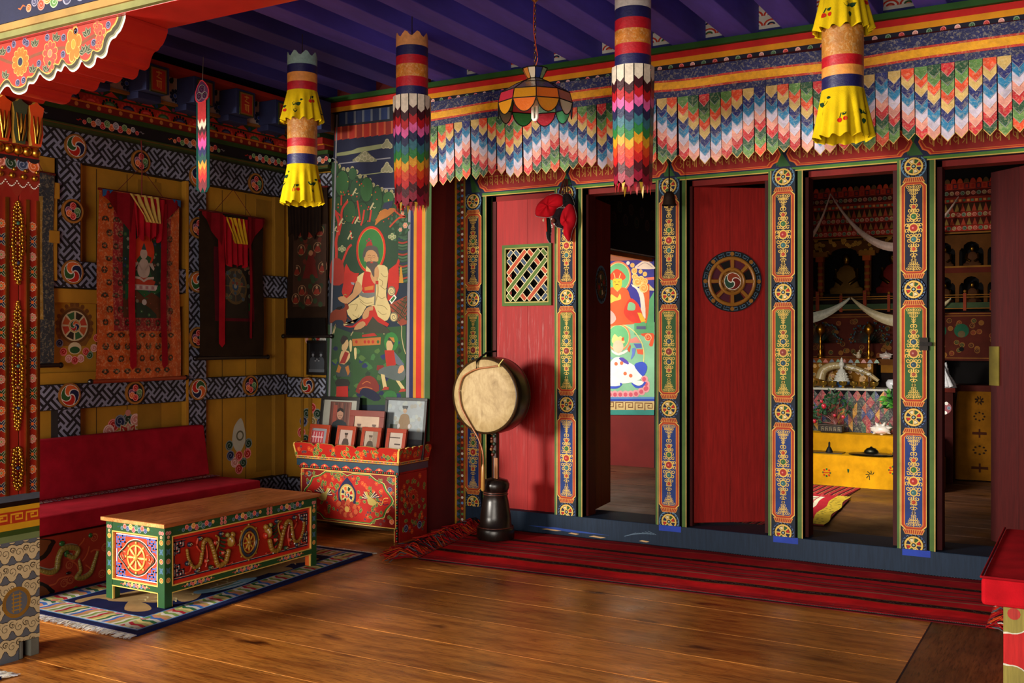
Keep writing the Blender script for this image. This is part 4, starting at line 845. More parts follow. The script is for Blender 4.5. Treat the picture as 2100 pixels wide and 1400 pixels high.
p.px([(-350, 1080), (820, 1075), (820, 1110), (-350, 1112)], H('5a88c0'), 8); p.px([(-350, 1108), (820, 1104), (820, 1138), (-350, 1140)], H('2a44a8'), 9); p.px([(-350, 1140), (820, 1136), (818, 1262), (-350, 1262)], H('d8b878'), 9); p.px([(-350, 1262), (818, 1260), (815, 1335), (-350, 1330)], H('3a9080'), 9)
q0, q1 = C4(0, 1250), C4(810, 1160); p.key(q0[0]-.6, q1[0], q0[1]+.005, q1[1]-q0[1], H('7a4a28'), 10)
mb.build('painting', t)

# ================================================================ FURNITURE AND THINGS ON THE FLOOR
class FnFr:
    def __init__(s, fn): s.fn = fn
    def at(s, u, v, n=0): return Vector(s.fn(u, v, n))
# ---- foreground pillar
PX0, PX1, PY0, PY1 = -3.97, -3.77, 2.44, 2.642
t = thing('painted_pillar', 'large painted and gilded pillar with cloud-painted foot at the left edge', 'pillar', (-3.87, 2.54, 0))
mb = MB(); mb.box(PX0, PX1, PY0, 2.55, .0, 2.1, H('8e2016'), 'gloss'); mb.box(PX0, PX1, 2.553, PY1, .07, 2.1, H('8e2016'), 'gloss'); mb.box(PX0, PX1-.05, 2.553, PY1, .0, .07, BRN)
mb.box(PX0, PX1, 2.553, 2.57, 0, .07, H('6a6a60')); mb.box(PX0, PX1, 2.60, PY1, 0, .07, H('6a6a60'))
mb.build('shaft', t, .004)
for fr, a0, a1, nm in ((fx(PX1), PY0, PY1, 'painted_face'), (fy(PY0), PX0, PX1, 'front_face')):
    mb = MB(); p = P(mb, fr, 'gloss'); m_ = (a0+a1)/2
    for z0, z1, c in ((.642, .668, H('4a5664')), (.622, .642, BLK), (.602, .622, H('c8961e')), (.554, .602, H('a83418')), (.528, .554, H('c8961e')), (.506, .528, H('2f4a1e')), (.481, .506, H('6a7e50')), (.0, .481, H('56606a'))): p.rect(a0, z0 if z0 else .072, a1, z1, c, 0)
    p.rect(a0, 0, 2.549 if a0 > 0 else a1, .072, H('56606a'), 0)
    p.key(a0, a1, .557, .042, H('d89a24'), 1, .008)
    CR = H('c2b48c'); k = 0
    for cl_ in ((a0, .072, a1, .478), (a0, 0, 2.549 if a0 > 0 else a1, .072)):
        p.clip = cl_
        for row in range(7):
            for j in range(4):
                u = a0+.02+j*.06+(row % 2)*.03; z = .06+row*.075
                if hypot(u-m_, z-.235) < .06: continue
                for dx, dz, r in ((0, 0, .028), (.026, .012, .022), (-.026, .01, .022), (.0, -.02, .018)):
                    p.disc(u+dx, z+dz, r*1.09, H('1c1a18'), 2, 16); 
                for dx, dz, r in ((0, 0, .028), (.026, .012, .022), (-.026, .01, .022), (.0, -.02, .018)):
                    p.disc(u+dx, z+dz, r, CR, 3, 16)
                for dx, dz, r in ((0, .0, .019), (.028, .012, .014), (-.028, .01, .014)):
                    p.stroke([(u+dx+r*(1-q/13)*cos(q*.7+row+j), z+dz+r*(1-q/13)*sin(q*.7+row+j)) for q in range(12)], .0022, H('1c1a18'), 4)
    p.clip = None
    p.disc(m_-.002, .235, .062, H('8a6420'), 5, 30); p.disc(m_-.002, .235, .053, H('56606a'), 6, 28); p.ring(m_-.002, .235, .05, .005, H('8a6420'), 7)
    for dz in (-.03, -.015, 0, .015, .03): p.stroke([(m_-.024, .235+dz), (m_+.02, .235+dz)], .005, H('9a7428'), 7)
    for dx in (-.016, .012): p.stroke([(m_+dx, .195), (m_+dx, .275)], .005, H('9a7428'), 7)
    # shaft: gilt mouldings, flower strips, gilt relief in the middle
    for u in (m_-.045, m_+.045, m_+.092, m_-.092): mb.prism([(u-.006, .668), (u+.006, .668), (u+.006, 1.86), (u-.006, 1.86)], fr, .0005, .008, H('a87a30'), 'metal')
    for sg in (-1, 1):
        u = m_+sg*.068; z = .70; k = 0
        while z < 1.8:
            if k % 2: p.flower(u, z, .019, ORG if k % 4 == 1 else H('c87a68'), H('8a8a4a'), 1, 8)
            else:
                for a in (.9, 2.24, 4.04, 5.38): p.leaf(u, z, .034, a, [DGRN, NVY][k % 4 == 0], 1, H('a8a890'), .22)
                p.disc(u, z, .007, ORG, 4, 8)
            z += .062; k += 1
    for z0, z1 in ((.69, .86), (.93, 1.44), (1.52, 1.84)):
        z = z0; 
        while z < z1:
            tt = (z-z0)/(z1-z0); w_ = .030*(sin(pi*min(1, max(0, tt)))**.5+.12)
            for sg in (-1, 1):
                mb.ball(fr.at(m_+sg*w_*.62+rnd.uniform(-.003, .003), z, .004), rnd.uniform(.006, .010), H('c89a3a'), 'metal', 8)
                mb.ball(fr.at(m_+sg*w_*.25, z+.008, .006), rnd.uniform(.004, .007), H('d8aa4a'), 'metal', 6)
            z += .0145
        n = int((z1-z0)/.075)
        for k in range(1, n): mb.ball(fr.at(m_, z0+(z1-z0)*k/n, .008), .008, [H('2a5a4a'), H('1a2a4a'), H('8a4a2a')][k % 3], 'ceramic', 8)
    # hanging lambrequin with pearls
    p.poly([(a0, 2.03), (a1, 2.03), (a1, 1.93), (m_+.06, 1.88), (m_+.045, 1.93), (m_+.02, 1.89), (m_, 1.86), (m_-.02, 1.89), (m_-.045, 1.93), (m_-.06, 1.88), (a0, 1.93)], H('8e2a1c'), 1)
    for k in range(4):
        u = a0+.025+k*.05; p.curl(u, 2.0, .026, [H('b8604a'), DGRN, H('3a4a6a'), ORG][k % 4], 2, 1 if k % 2 else -1); p.poly([(u+.027*cos(pi*i/8), 2.03-.02*sin(pi*i/8)) for i in range(9)], FRB, 5)
    for k in range(4):
        u = a0+.025+k*.05
        for i in range(9): mb.ball(fr.at(u-.024+.006*i, 1.93-.022*sin(pi*i/8), .003), .003, WHT, 'ceramic', 6)
        mb.ball(fr.at(u, 1.95, .006), .013, H('c89a3a'), 'metal', 8); mb.ball(fr.at(u+.01, 1.975, .006), .009, H('c89a3a'), 'metal', 8)
    mb.build(nm, t)
mb = MB()
for k in range(5):
    for fr, a0 in ((fx(PX1), PY0), (fy(PY0), PX0)): mb.ball(fr.at(a0+.02+k*.04, 2.055, .004), .021, H('c8963a'), 'metal', 12)
for fr, a0 in ((fx(PX1), PY0), (fy(PY0), PX0)):
    for k in range(3):
        u = a0+.03+k*.072; c = [H('d04a1c'), H('3a4a34'), H('d04a1c')][k]
        mb.prism([(u-.02, 2.08), (u+.02, 2.08), (u+.03, 2.13), (u+.026, 2.2), (u+.034, 2.24), (u+.012, 2.25), (u, 2.262), (u-.012, 2.25), (u-.034, 2.24), (u-.026, 2.2), (u-.03, 2.13)], fr, 0, .022, c, 'gloss', GOLD)
        for dx in (-.012, 0, .012): mb.tube([fr.at(u+dx*.5, 2.09, .024), fr.at(u+dx, 2.14, .028), fr.at(u+dx*1.6, 2.2, .026)], [.004, .006, .002], H('c8963a'), 'metal', 6)
mb.box(PX0+.02, PX1-.012, PY0+.012, PY1-.02, 2.03, 2.30, H('6a1a12'))
mb.build('lotus_capital', t)
# bracket over the pillar: scalloped, flower painted front, plain red underside
mb = MB(); C0 = cropy(0, 0, 5.832, 2.45)
sc = [(0, 1125), (60, 1045), (110, 1040), (150, 1100), (200, 1128), (260, 1128), (320, 1090), (345, 1010), (400, 1005), (440, 960), (478, 888), (520, 930), (590, 968), (650, 935), (685, 850), (735, 858), (770, 792), (800, 800), (840, 850), (890, 858), (945, 810), (980, 735), (1020, 790), (1080, 815), (1135, 770), (1160, 685), (1220, 702), (1275, 660), (1300, 560), (1335, 480), (1385, 450), (1410, 410), (1445, 370), (1480, 290), (1503, 215)]
sc = spline(sc, 3)
pts = [C0(x, y) for x, y in sc]; ztop = 2.452
mir = [(-4.0-.0-(q[0]+3.74), q[1]) for q in pts[::-1]]
outl = mir + pts; outl = [(-4.78, ztop)] + [q for q in mir if q[0] < -4.0] + pts + [(pts[-1][0], ztop)]
mb.prism(outl, fy(0), -2.64, -2.45, H('9a1c14'), 'gloss'); brk = mb.build('bracket', t)
mb = MB(); p = P(mb, fy(2.45), 'gloss', 1, C0)
def off(dy, sx=1.): return [C0(x*sx, y-dy) for x, y in sc]
base = [(-4.78, ztop)] + mir
for L, dy, c in ((0, 0, WHT), (1, 22, H('8a8a6a')), (2, 40, H('3a3418')), (4, 78, GLD2), (5, 90, H('b86a20')), (6, 98, H('b83424'))):
    q = [(u, v) for u, v in off(dy, 1-dy/1900) if v < ztop]
    p.poly([(-3.99, ztop), (-3.99, q[0][1]-.0)] + q + [(q[-1][0], ztop)], c, L)
def F(x, y, r, c, cc, n=10, sy=1.1): q = C0(x, y); p.flower(q[0], q[1], r, c, cc, 8, n, GLD2, .2, sy)
p.pxs([(0, 700), (200, 760), (420, 660), (700, 580), (900, 560), (1140, 420), (1260, 380)], .012, H('8a4a2c'), 7)
F(250, 740, .062, H('e0701c'), NVY, 12); F(245, 740, .03, H('e0901c'), NVY, 6)
F(605, 640, .05, H('c04a3a'), H('d87a68'), 9); F(600, 760, .034, H('c8503c'), H('2f4a2c'), 7); F(885, 530, .045, H('e0781c'), H('e89a2c'), 6, 1.5); F(1205, 400, .03, H('c8503c'), H('a82a1c'), 5); F(1185, 520, .02, H('c8503c'), RED, 5); F(1165, 320, .02, H('c8503c'), RED, 5)
for x, y, a in ((30, 620, 1.4), (420, 520, 1.5), (670, 450, 1.3), (60, 900, 1.2), (390, 830, 1.4), (1040, 590, 1.0), (1050, 390, 1.8), (560, 820, 1.5), (1010, 600, 2.)):
    q = C0(x, y)
    for da in (-.8, 0, .8): p.leaf(q[0], q[1]-.012, .032, a+da, H('3a4228'), 8, H('a8a888'), .26)
for x, y in ((170, 530), (110, 590), (300, 500), (570, 450), (765, 450), (910, 375), (1300, 300), (1125, 510), (760, 650), (470, 760), (215, 990), (285, 960), (330, 520)):
    q = C0(x, y); p.curl(q[0], q[1], .014, H('1c2450'), 8, 1 if x % 2 else -1, 1, lc=H('9a90b0'))
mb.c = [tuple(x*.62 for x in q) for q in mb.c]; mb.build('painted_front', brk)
# the great beam the bracket carries
t = thing('painted_beam', 'painted beam with red underside crossing the top left corner', 'beam', (-3.2, 2.54, 2.452))
mb = MB(); mb.box(-6.2, -.2, 2.43, 2.64, 2.453, 2.70, H('a01e16'), 'gloss'); mb.build('beam', t, .003)
mb = MB(); mb.box(-6.2, -.2, 2.395, 2.43, 2.505, 2.60, H('1e2244')); mb.box(-6.2, -.2, 2.41, 2.43, 2.455, 2.50, H('8a8a50')); mb.box(-6.2, -.2, 2.40, 2.43, 2.478, 2.505, H('b08a4a')); mb.box(-6.2, -.2, 2.37, 2.43, 2.60, 2.625, H('a8784a')); mb.box(-6.2, -.2, 2.35, 2.43, 2.625, 2.645, H('6a8a50')); mb.box(-6.2, -.2, 2.33, 2.43, 2.645, 2.8, H('b8402a'))
p = P(mb, fy(2.395)); x = -4.35
while x < -.5: p.clouds(x, 2.548, x+.52, 2.552, .026, [ORG, H('4a4a6a'), H('c84a2c'), H('d8883a'), LGRN, H('a83a2c'), H('4a4a6a')]); x += .85
mb.c = [tuple(x*.7 for x in q) for q in mb.c]; mb.build('frieze', t)

# ---- bench along the left wall
t = thing('bench', 'long low bench with a red dragon-painted front under the wall cushions', 'bench', (-4.83, 3.8, 0))
mb = MB(); mb.box(-5.085, -4.578, 2.9, 4.66, 0, .296, H('8e2a1c'), 'gloss'); mb.build('base', t, .004)
mb = MB(); C5 = cropx(80, 1060, 7.775, -4.578); fr = fx(-4.578); p = P(mb, fr, 'gloss', 1, C5)
p.px([(-200, 380), (240, 360), (230, 460), (110, 650), (-200, 760)], BLK, 1, 2); p.px([(-200, 380), (180, 370), (150, 450), (60, 600), (-200, 700)], H('6a3a1c'), 2, 2)
p.px([(-200, 1020), (60, 1040), (200, 1130), (240, 1220), (-200, 1350)], BLK, 1, 2); p.px([(-200, 1060), (60, 1100), (140, 1170), (150, 1230), (-200, 1300)], H('6a3a1c'), 2, 2)
DG = H('7a6a2a')
def body(pts, w_):
    q = spline([p.pix(*a) for a in pts], 6)
    for i, (u, v) in enumerate(q): mb.ball(fr.at(u, v, .0), w_*(.6+.4*sin(pi*i/len(q))), DG if i % 2 else H('8a7a34'), 'gloss', 8)
    p.stroke([(u, v-w_*.9) for u, v in q], .006, H('b8502c'), 3); p.stroke([(u, v+w_*.9) for u, v in q], .008, H('8a8a7a'), 3)
body([(-100, 800), (60, 860), (190, 880), (280, 820), (310, 640), (380, 510), (520, 480), (620, 520), (560, 640), (440, 600)], .017)
body([(640, 700), (660, 850), (600, 960), (720, 960), (820, 880), (880, 720), (930, 560)], .014)
for x, y, a, b in ((365, 420, .022, .8), (440, 580, .02, 1.2), (590, 1140, .022, .7), (820, 290, .016, 1), (470, 890, .02, .5)): q = C5(x, y); mb.ball(fr.at(q[0], q[1], 0), a*.8, H('1e5a24') if x != 470 else BLK, 'ceramic', 12, .6, 1, b)
for pts in ([(560, 600), (620, 480), (700, 380), (720, 330)], [(690, 700), (760, 600), (800, 460)], [(160, 1090), (260, 1060), (330, 980), (520, 940), (540, 1020), (400, 1080)], [(520, 700), (600, 760), (640, 880), (720, 940)], [(820, 560), (880, 520), (960, 530)], [(740, 760), (820, 840), (740, 980), (620, 1010)]):
    p.pxs(pts, .008, H('b0502c'), 4, 5)
for x, y in ((480, 760), (590, 580), (400, 1050), (880, 320), (500, 1000), (1050, 480), (1150, 700), (1000, 900)): q = C5(x, y); p.curl(q[0], q[1], .022, H('8e2a1c'), 4, 1, x, lc=H('b0603a'))
mb.build('painted_front', t)
def slab(x0, x1, y0, y1, z0, z1, col, m='cloth', puff=.012, nx=6, ny=14, lean=0.):
    mb = MB(); rings = []
    def P3(u, v, w_):
        a = puff*(1-(2*u-1)**4)*(1-(2*v-1)**4)
        return (x0+(x1-x0)*u+lean*w_, y0+(y1-y0)*v, z0+(z1-z0)*w_+(a*(2*w_-1)))
    idx = {}
    def V(u, v, w_):
        k = (round(u, 4), round(v, 4), w_)
        if k not in idx: idx[k] = len(mb.v); mb.v.append(Vector(P3(u, v, w_)))
        return idx[k]
    k = mb.mi(m)
    def q(a): mb.f.append(a); mb.c.append(col); mb.m.append(k); mb.sm.append(False)
    for i in range(nx):
        for j in range(ny):
            a, b, c, d = i/nx, (i+1)/nx, j/ny, (j+1)/ny
            q([V(a, c, 1), V(b, c, 1), V(b, d, 1), V(a, d, 1)]); q([V(a, c, 0), V(a, d, 0), V(b, d, 0), V(b, c, 0)])
    for j in range(ny):
        c, d = j/ny, (j+1)/ny; q([V(1, c, 0), V(1, d, 0), V(1, d, 1), V(1, c, 1)]); q([V(0, c, 0), V(0, c, 1), V(0, d, 1), V(0, d, 0)])
    for i in range(nx):
        a, b = i/nx, (i+1)/nx; q([V(a, 0, 0), V(b, 0, 0), V(b, 0, 1), V(a, 0, 1)]); q([V(a, 1, 0), V(a, 1, 1), V(b, 1, 1), V(b, 1, 0)])
    return mb
CR_ = H('a01426')
t = thing('seat_cushion', 'long red seat cushion with a woven patterned stripe on the wall bench', 'cushion', (-4.82, 3.8, .31))
slab(-5.075, -4.552, 2.92, 4.73, .31, .405, CR_, puff=.008).build('cushion', t, .012)
mb = MB(); p = P(mb, fz(.4155), 'cloth'); p.rect(-4.96, 2.95, -4.88, 4.7, H('8e1a24'), 0)
for k in range(230):
    y = 2.955+k*.0076; c = [WHT, H('8a8ac0'), WHT, H('6a9a8a'), H('c86a5a')][rnd.randrange(5)]
    for u in rnd.sample([-.955, -.945, -.935, -.925, -.915, -.905, -.895, -.885], 5): p.rect(-4+u-.0, y, -4+u+.007, y+.0055, c, 1)
mb.build('woven_stripe', t)
mb = slab(-5.085, -5.02, 2.92, 4.70, .425, .735, CR_, puff=.004, lean=-.0)
for i, v_ in enumerate(mb.v):
    if v_.z < .5: mb.v[i] = v_+Vector((.055, 0, -.008))
mb2 = mb; solo(mb2, 'back_cushion', (-5.02, 3.8, .42), 'long plain red back cushion leaning on the left wall above the seat', 'cushion', None, .012)

# ---- carved low table
TX0, TX1, TY0, TY1 = -4.245, -3.83, 3.34, 4.42
t = thing('low_table', 'long carved and painted low table with brown top standing on the blue rug', 'table', (-4.04, 3.88, .013))
mb = slab(TX0-.018, TX1+.018, TY0-.018, TY1+.018, .398, .418, (1, 1, 1), 'tabletop', 0, 1, 1); tt_ = mb.build('tabletop', t, .006)
mb = MB(); mb.box(TX0-.0185, TX1+.0185, TY0-.0195, TY0-.0165, .399, .417, (1, 1, 1), 'tablelight'); mb.build('light_edge', tt_, .002, label='pale bevelled front edge')
GF = H('1e4a26')
for x, y in ((TX0, TY0), (TX1-.045, TY0), (TX0, TY1-.045), (TX1-.045, TY1-.045)):
    mb = MB(); mb.box(x, x+.045, y, y+.045, .0157, .397, GF, 'gloss'); mb.box(x+.006, x+.043, y+.0452, y+.047, .0157, .09, H('d8602a'), 'gloss') if y == TY0 else mb.box(x+.002, x+.04, y-.002, y-.0002, .0157, .09, H('e0622a'), 'gloss')
    p = P(mb, fy(y), 'gloss'); q = P(mb, fx(x+.045), 'gloss')
    for pp_, c in ((p, x+.0225), (q, y+.0225)):
        for k, z in enumerate((.325, .28, .235, .19, .145)):
            if k % 2 == 0: pp_.disc(c, z, .013, [GLD2, H('e0a090'), GLD2][k//2], 0, 14); pp_.disc(c, z, .0095, H('b8301c'), 1, 12); [pp_.disc(c+.0045*cos(a), z+.0045*sin(a), .0028, GLD2, 2, 6) for a in (.8, 2.4, 3.9, 5.5)]
            else: [pp_.leaf(c, z, .018, a, H('1e4a4a'), 0, LBLU, .2) for a in (.9, 2.24, 4.04, 5.38)]
        pp_.curl(c-.008, .37, .009, H('a84a3a'), 0); pp_.curl(c+.008, .37, .009, H('a84a3a'), 0, -1); pp_.curl(c, .35, .008, H('c87a4a'), 3)
    mb.build('leg', t)
def rail(fr, a, b, name, label=None):
    mb = MB(); w_ = b-a
    mb.prism([(a, .352), (b, .352), (b, .397), (a, .397)], fr, -.03, -.0015, GF, 'gloss'); mb.prism([(a, .084), (b, .084), (b, .113), (a, .113)], fr, -.03, -.0015, GF, 'gloss')
    f2 = Fr(fr.at(0, 0, -.0015), fr.U, fr.V, fr.N); p = P(mb, f2, 'gloss')
    n = max(1, int(round(w_/.33)))
    for k in range(n):
        c = a+w_*(k+.5)/n; p.clouds(c-min(.12, w_/n*.32), .375, c+min(.12, w_/n*.32), .375, .0145, [H('1e4a5a'), H('c8402c'), H('1e3a6a'), H('d8882c'), H('a83a3a'), H('1e5a3a')])
        p.clouds(c-min(.09, w_/n*.28), .099, c+min(.09, w_/n*.28), .099, .009, [H('c8402c'), H('d8882c'), H('1e3a6a'), H('c8402c')])
        if k: 
            for du, dv in ((-.012, .01), (.012, .01), (-.012, -.01), (.012, -.01)): p.curl(a+w_*k/n+du, .375+dv, .01, H('b84a3a'), 0)
    for z0, z1 in ((.347, .3525), (.1125, .118), (.080, .0845)): mb.prism([(a, z0), (b, z0), (b, z1), (a, z1)], fr, -.012, .002, GLD2, 'gloss')
    for u in (a, b-.005): mb.prism([(u, .118), (u+.005, .118), (u+.005, .347), (u, .347)], fr, -.012, .002, GLD2, 'gloss'); mb.prism([(u, .0157), (u+.004, .0157), (u+.004, .084), (u, .084)], fr, -.012, -.001, GLD2, 'gloss')
    mb.build(name, t)
rail(fy(TY0), TX0+.045, TX1-.045, 'end_rail'); rail(fx(TX1), TY0+.045, TY1-.045, 'side_rail')
# end panel: wheel in a quatrefoil, blue key fret at the corners
def fretcorner(mb, fr, u, v, sx, sy, s, c, c2):
    for pts in ([(0, 0), (0, 1), (.42, 1), (.42, .45), (.2, .45)], [(0, 0), (1, 0), (1, .42), (.45, .42), (.45, .2)], [(0, 1), (0, 1.5)], [(1, 0), (1.5, 0)], [(.7, .7), (.7, 1.35), (0.25, 1.35)], [(.7, .7), (1.35, .7), (1.35, .25)]):
        q = [(u+sx*x*s, v+sy*y*s) for x, y in pts]
        for i in range(len(q)-1):
            (x0, y0), (x1, y1) = q[i], q[i+1]; h = s*.085
            a = [(min(x0, x1)-h, min(y0, y1)-h), (max(x0, x1)+h, min(y0, y1)-h), (max(x0, x1)+h, max(y0, y1)+h), (min(x0, x1)-h, max(y0, y1)+h)]
            mb.prism(a, fr, 0, .0045, c, 'gloss', c2)
fr = Fr((0, TY0+.012, 0), (1, 0, 0), (0, 0, 1), (0, -1, 0)); a, b = TX0+.05, TX1-.05; cu, cv = (a+b)/2, .232
mb = MB(); mb.prism([(a, .118), (b, .118), (b, .347), (a, .347)], fr, -.012, 0, H('c83a1c'), 'gloss'); p = P(mb, fr, 'gloss')
for u, sx in ((a+.018, 1), (b-.018, -1)):
    for v, sy in ((.135, 1), (.33, -1)): fretcorner(mb, fr, u, v, sx, sy, .042, H('3a5aa8'), WHT)
for pts in ([(a+.012, .128), (b-.012, .128)], [(a+.012, .337), (b-.012, .337)], [(a+.012, .128), (a+.012, .337)], [(b-.012, .128), (b-.012, .337)]): p.stroke(pts, .004, WHT, 0)
for pts in ([(a+.07, .332), (b-.07, .332)], [(a+.07, .133), (b-.07, .133)], [(a+.016, .19), (a+.016, .275)], [(b-.016, .19), (b-.016, .275)]): p.stroke(pts, .005, H('3a5aa8'), 0)
qf = spline([(cu, cv+.083), (cu+.05, cv+.07), (cu+.085, cv+.04), (cu+.128, cv), (cu+.085, cv-.04), (cu+.05, cv-.07), (cu, cv-.083), (cu-.05, cv-.07), (cu-.085, cv-.04), (cu-.128, cv), (cu-.085, cv+.04), (cu-.05, cv+.07)], 5, True)
mb.tube([fr.at(u, v, .003) for u, v in qf+[qf[0]]], .0035, H('2a3a26'), 'gloss', 6); p.stroke([(cu+(u-cu)*1.07, cv+(v-cv)*1.07) for u, v in qf], .003, WHT, 1, True)
mb.tube([fr.at(cu+.06*cos(k*pi/16), cv+.06*sin(k*pi/16), .003) for k in range(33)], .005, H('d8a850'), 'gloss', 8)
for k in range(8):
    a_ = k*pi/4; mb.tube([fr.at(cu+r*cos(a_), cv+r*sin(a_), .004) for r in (.015, .03, .045, .06)], [.003, .006, .007, .003], H('e0b868'), 'gloss', 8)
    mb.ball(fr.at(cu+.073*cos(a_), cv+.073*sin(a_), .003), .007, H('d8a850'), 'gloss', 8)
mb.ball(fr.at(cu, cv, .003), .016, H('d8a850'), 'gloss', 10); p.gank(cu, cv, .01, 12)
for sg in (-1, 1): mb.tube([fr.at(cu+sg*x, cv+y, .003) for x, y in ((.075, .02), (.1, .025), (.095, 0), (.08, -.01), (.1, -.02), (.115, 0))], .0025, H('c0a070'), 'gloss', 6)
mb.build('end_panel', t)
# long side panel: two dragons and a wheel in relief
fr = Fr((TX1-.012, 0, 0), (0, 1, 0), (0, 0, 1), (1, 0, 0)); a, b = TY0+.05, TY1-.05; cu = (a+b)/2+.02
mb = MB(); mb.prism([(a, .118), (b, .118), (b, .347), (a, .347)], fr, -.012, 0, H('a81e14'), 'gloss'); p = P(mb, fr, 'gloss')
for z0, z1 in ((.118, .134), (.331, .347)): mb.prism([(a, z0), (b, z0), (b, z1), (a, z1)], fr, 0, .005, H('c82a1a'), 'gloss')
p.rect(a, .134, b, .14, H('2a2a3a'), 0); p.rect(a, .325, b, .331, H('2a2a3a'), 0); p.rect(a, .14, b, .1415, WHT, 0)
for u, sx in ((a+.02, 1), (b-.02, -1)):
    mb.prism([(u-.02 if sx > 0 else u+.01, .134), (u-.01 if sx > 0 else u+.02, .134), (u-.01 if sx > 0 else u+.02, .331), (u-.02 if sx > 0 else u+.01, .331)], fr, 0, .005, H('c82a1a'), 'gloss')
    for v, sy in ((.15, 1), (.316, -1)): fretcorner(mb, fr, u, v, sx, sy, .04, H('2a2c3c'), H('c8c0b0'))
    p.stroke([(u, .2), (u, .265)], .005, H('2a2c3c'), 1)
GD = H('9a7028')
for r, rr, c in ((.082, .006, GD), (.068, .008, H('26303c')), (.052, .005, H('b07a2c'))): mb.tube([fr.at(cu+r*.8*cos(k*pi/14), cv+r*sin(k*pi/14), .004) for k in range(29)], rr, c, 'gloss', 6)
for k in range(8):
    a_ = k*pi/4; mb.tube([fr.at(cu+r*.8*cos(a_), cv+r*sin(a_), .005) for r in (.01, .03, .045)], [.004, .007, .003], H('b8842c'), 'gloss', 6); mb.ball(fr.at(cu+.092*.8*cos(a_), cv+.092*sin(a_), .003), .006, GD, 'gloss', 8)
mb.ball(fr.at(cu, cv, .005), .015, GD, 'gloss', 10); mb.build('side_panel', t)
for sg in (-1, 1):
    mb = MB()
    def D(x, y): return fr.at(cu+sg*x, cv+y, .009)
    pts = spline([(.15, -.02), (.17, -.07), (.22, -.075), (.245, -.01), (.275, .055), (.31, .06), (.325, .0), (.34, -.05), (.38, -.055), (.41, -.01), (.42, .035)], 5)
    for i, (x, y) in enumerate(pts):
        mb.ball(D(x, y), .0145*(1-.45*i/len(pts)), [GD, H('86601e')][i % 2], 'gloss', 8)
    for i in range(0, len(pts), 3): mb.ball(D(pts[i][0]-.004, pts[i][1]-.012), .005, [WHT, H('c8301c')][i % 2], 'gloss', 6)
    mb.ball(D(.135, .03), .03, GD, 'gloss', 12, 1, .5, 1); mb.ball(D(.115, .015), .018, H('b8301c'), 'gloss', 10, 1, .6, 1); mb.ball(D(.12, .06), .016, GD, 'gloss', 8); mb.ball(D(.155, .065), .013, H('8a7a3a'), 'gloss', 8)
    for x, y in ((.125, .045), (.148, .045)): mb.ball(D(x, y)+Vector((.012, 0, 0)), .005, WHT, 'gloss', 6)
    for k in range(6): mb.tube([D(.17+k*.004, .05-k*.02), D(.195+k*.003, .055-k*.018), D(.21, .07-k*.02)], [.007, .005, .001], H('1e3a22'), 'gloss', 6)
    for pts2 in ([(.25, -.02), (.22, .02), (.215, .06), (.235, .075)], [(.33, .01), (.36, .045), (.35, .08)], [(.2, -.05), (.16, -.085), (.12, -.08)], [(.3, .04), (.29, -.02), (.3, -.07)], [(.39, -.03), (.4, -.07), (.43, -.075)]):
        mb.tube([D(x, y) for x, y in spline(pts2, 3)], .005, [GD, H('b83a24')][len(pts2) % 2], 'gloss', 6)
    for x, y, c in ((.2, .078, H('1c2838')), (.34, .078, H('1c2838')), (.405, .06, H('1c2838')), (.36, -.078, H('1c2838')), (.27, -.078, H('2a3a24')), (.3, -.04, H('b8301c')), (.24, .04, H('b8301c')), (.19, -.02, H('b8301c')), (.42, -.03, H('1c2838'))):
        mb.ball(D(x, y), .013, c, 'gloss', 8); q = D(x, y)+Vector((.012, 0, 0)); mb.tube([q+Vector((0, .008*(1-k/8)*cos(k*.9), .008*(1-k/8)*sin(k*.9))) for k in range(8)], .0015, H('c8b078'), 'gloss', 5)
    mb.build('dragon_carving', t)
mb = MB(); mb.box(TX0+.01, TX1-.02, TY0+.02, TY1-.02, .105, .39, H('6a2a14')); mb.build('inner_box', t)

# ---- blue rug under the table
def rugfn(z):
    A_, B_, C_, D_ = Vector((-4.56, 3.0, 0)), Vector((-3.614, 3.0, 0)), Vector((-3.752, 4.83, 0)), Vector((-4.56, 4.83, 0))
    return lambda u, v, n: (A_*(1-u)*(1-v)+B_*u*(1-v)+C_*u*v+D_*(1-u)*v)+Vector((0, 0, z+n))
t = thing('rug', 'navy rug with a striped wave border and tan tiger under the low table', 'rug', (-4.1, 3.9, .001))
mb = MB(); f0 = FnFr(rugfn(0)); 
mb.prism([(0, 0), (1, 0), (1, 1), (0, 1)], f0, .001, .012, H('141c4a'), 'cloth'); p = P(mb, FnFr(rugfn(.012)), 'cloth')
LB = H('6a9ad0')
p.rect(.045, .022, .955, .978, LB, 0); p.rect(.055, .027, .945, .973, WHT, 1)
WC = [H('c8c0b0'), H('a82434'), H('a8a86a'), H('d8c880'), H('2f6a44'), H('c8c8c0'), H('3a6ab8'), H('c88a6a'), H('b0985a'), H('d8d4c8'), H('7a9a4a')]
def wavy(u0, v0, u1, v1, n, inward):   # slanting many coloured waves between two long edges
    for k in range(n):
        pts = []
        for s_ in (0, 1):
            t0 = (k+s_)/n; r = [(t0, 0), (t0+.6/n, .35), (t0+.2/n, .62), (t0+1.1/n, .95)]
            pts += r if s_ == 0 else r[::-1]
        q = []
        for tt, d in pts:
            tt = min(1, tt); q.append((u0+(u1-u0)*tt+inward[0]*d, v0+(v1-v0)*tt+inward[1]*d))
        p.poly(q, WC[(k*1) % len(WC)], 2)
wavy(.055, .03, .945, .03, 40, (0, .075)); wavy(.945, .03, .945, .97, 76, (-.135, 0)); wavy(.945, .97, .055, .97, 40, (0, -.075)); wavy(.055, .97, .055, .03, 76, (.135, 0))
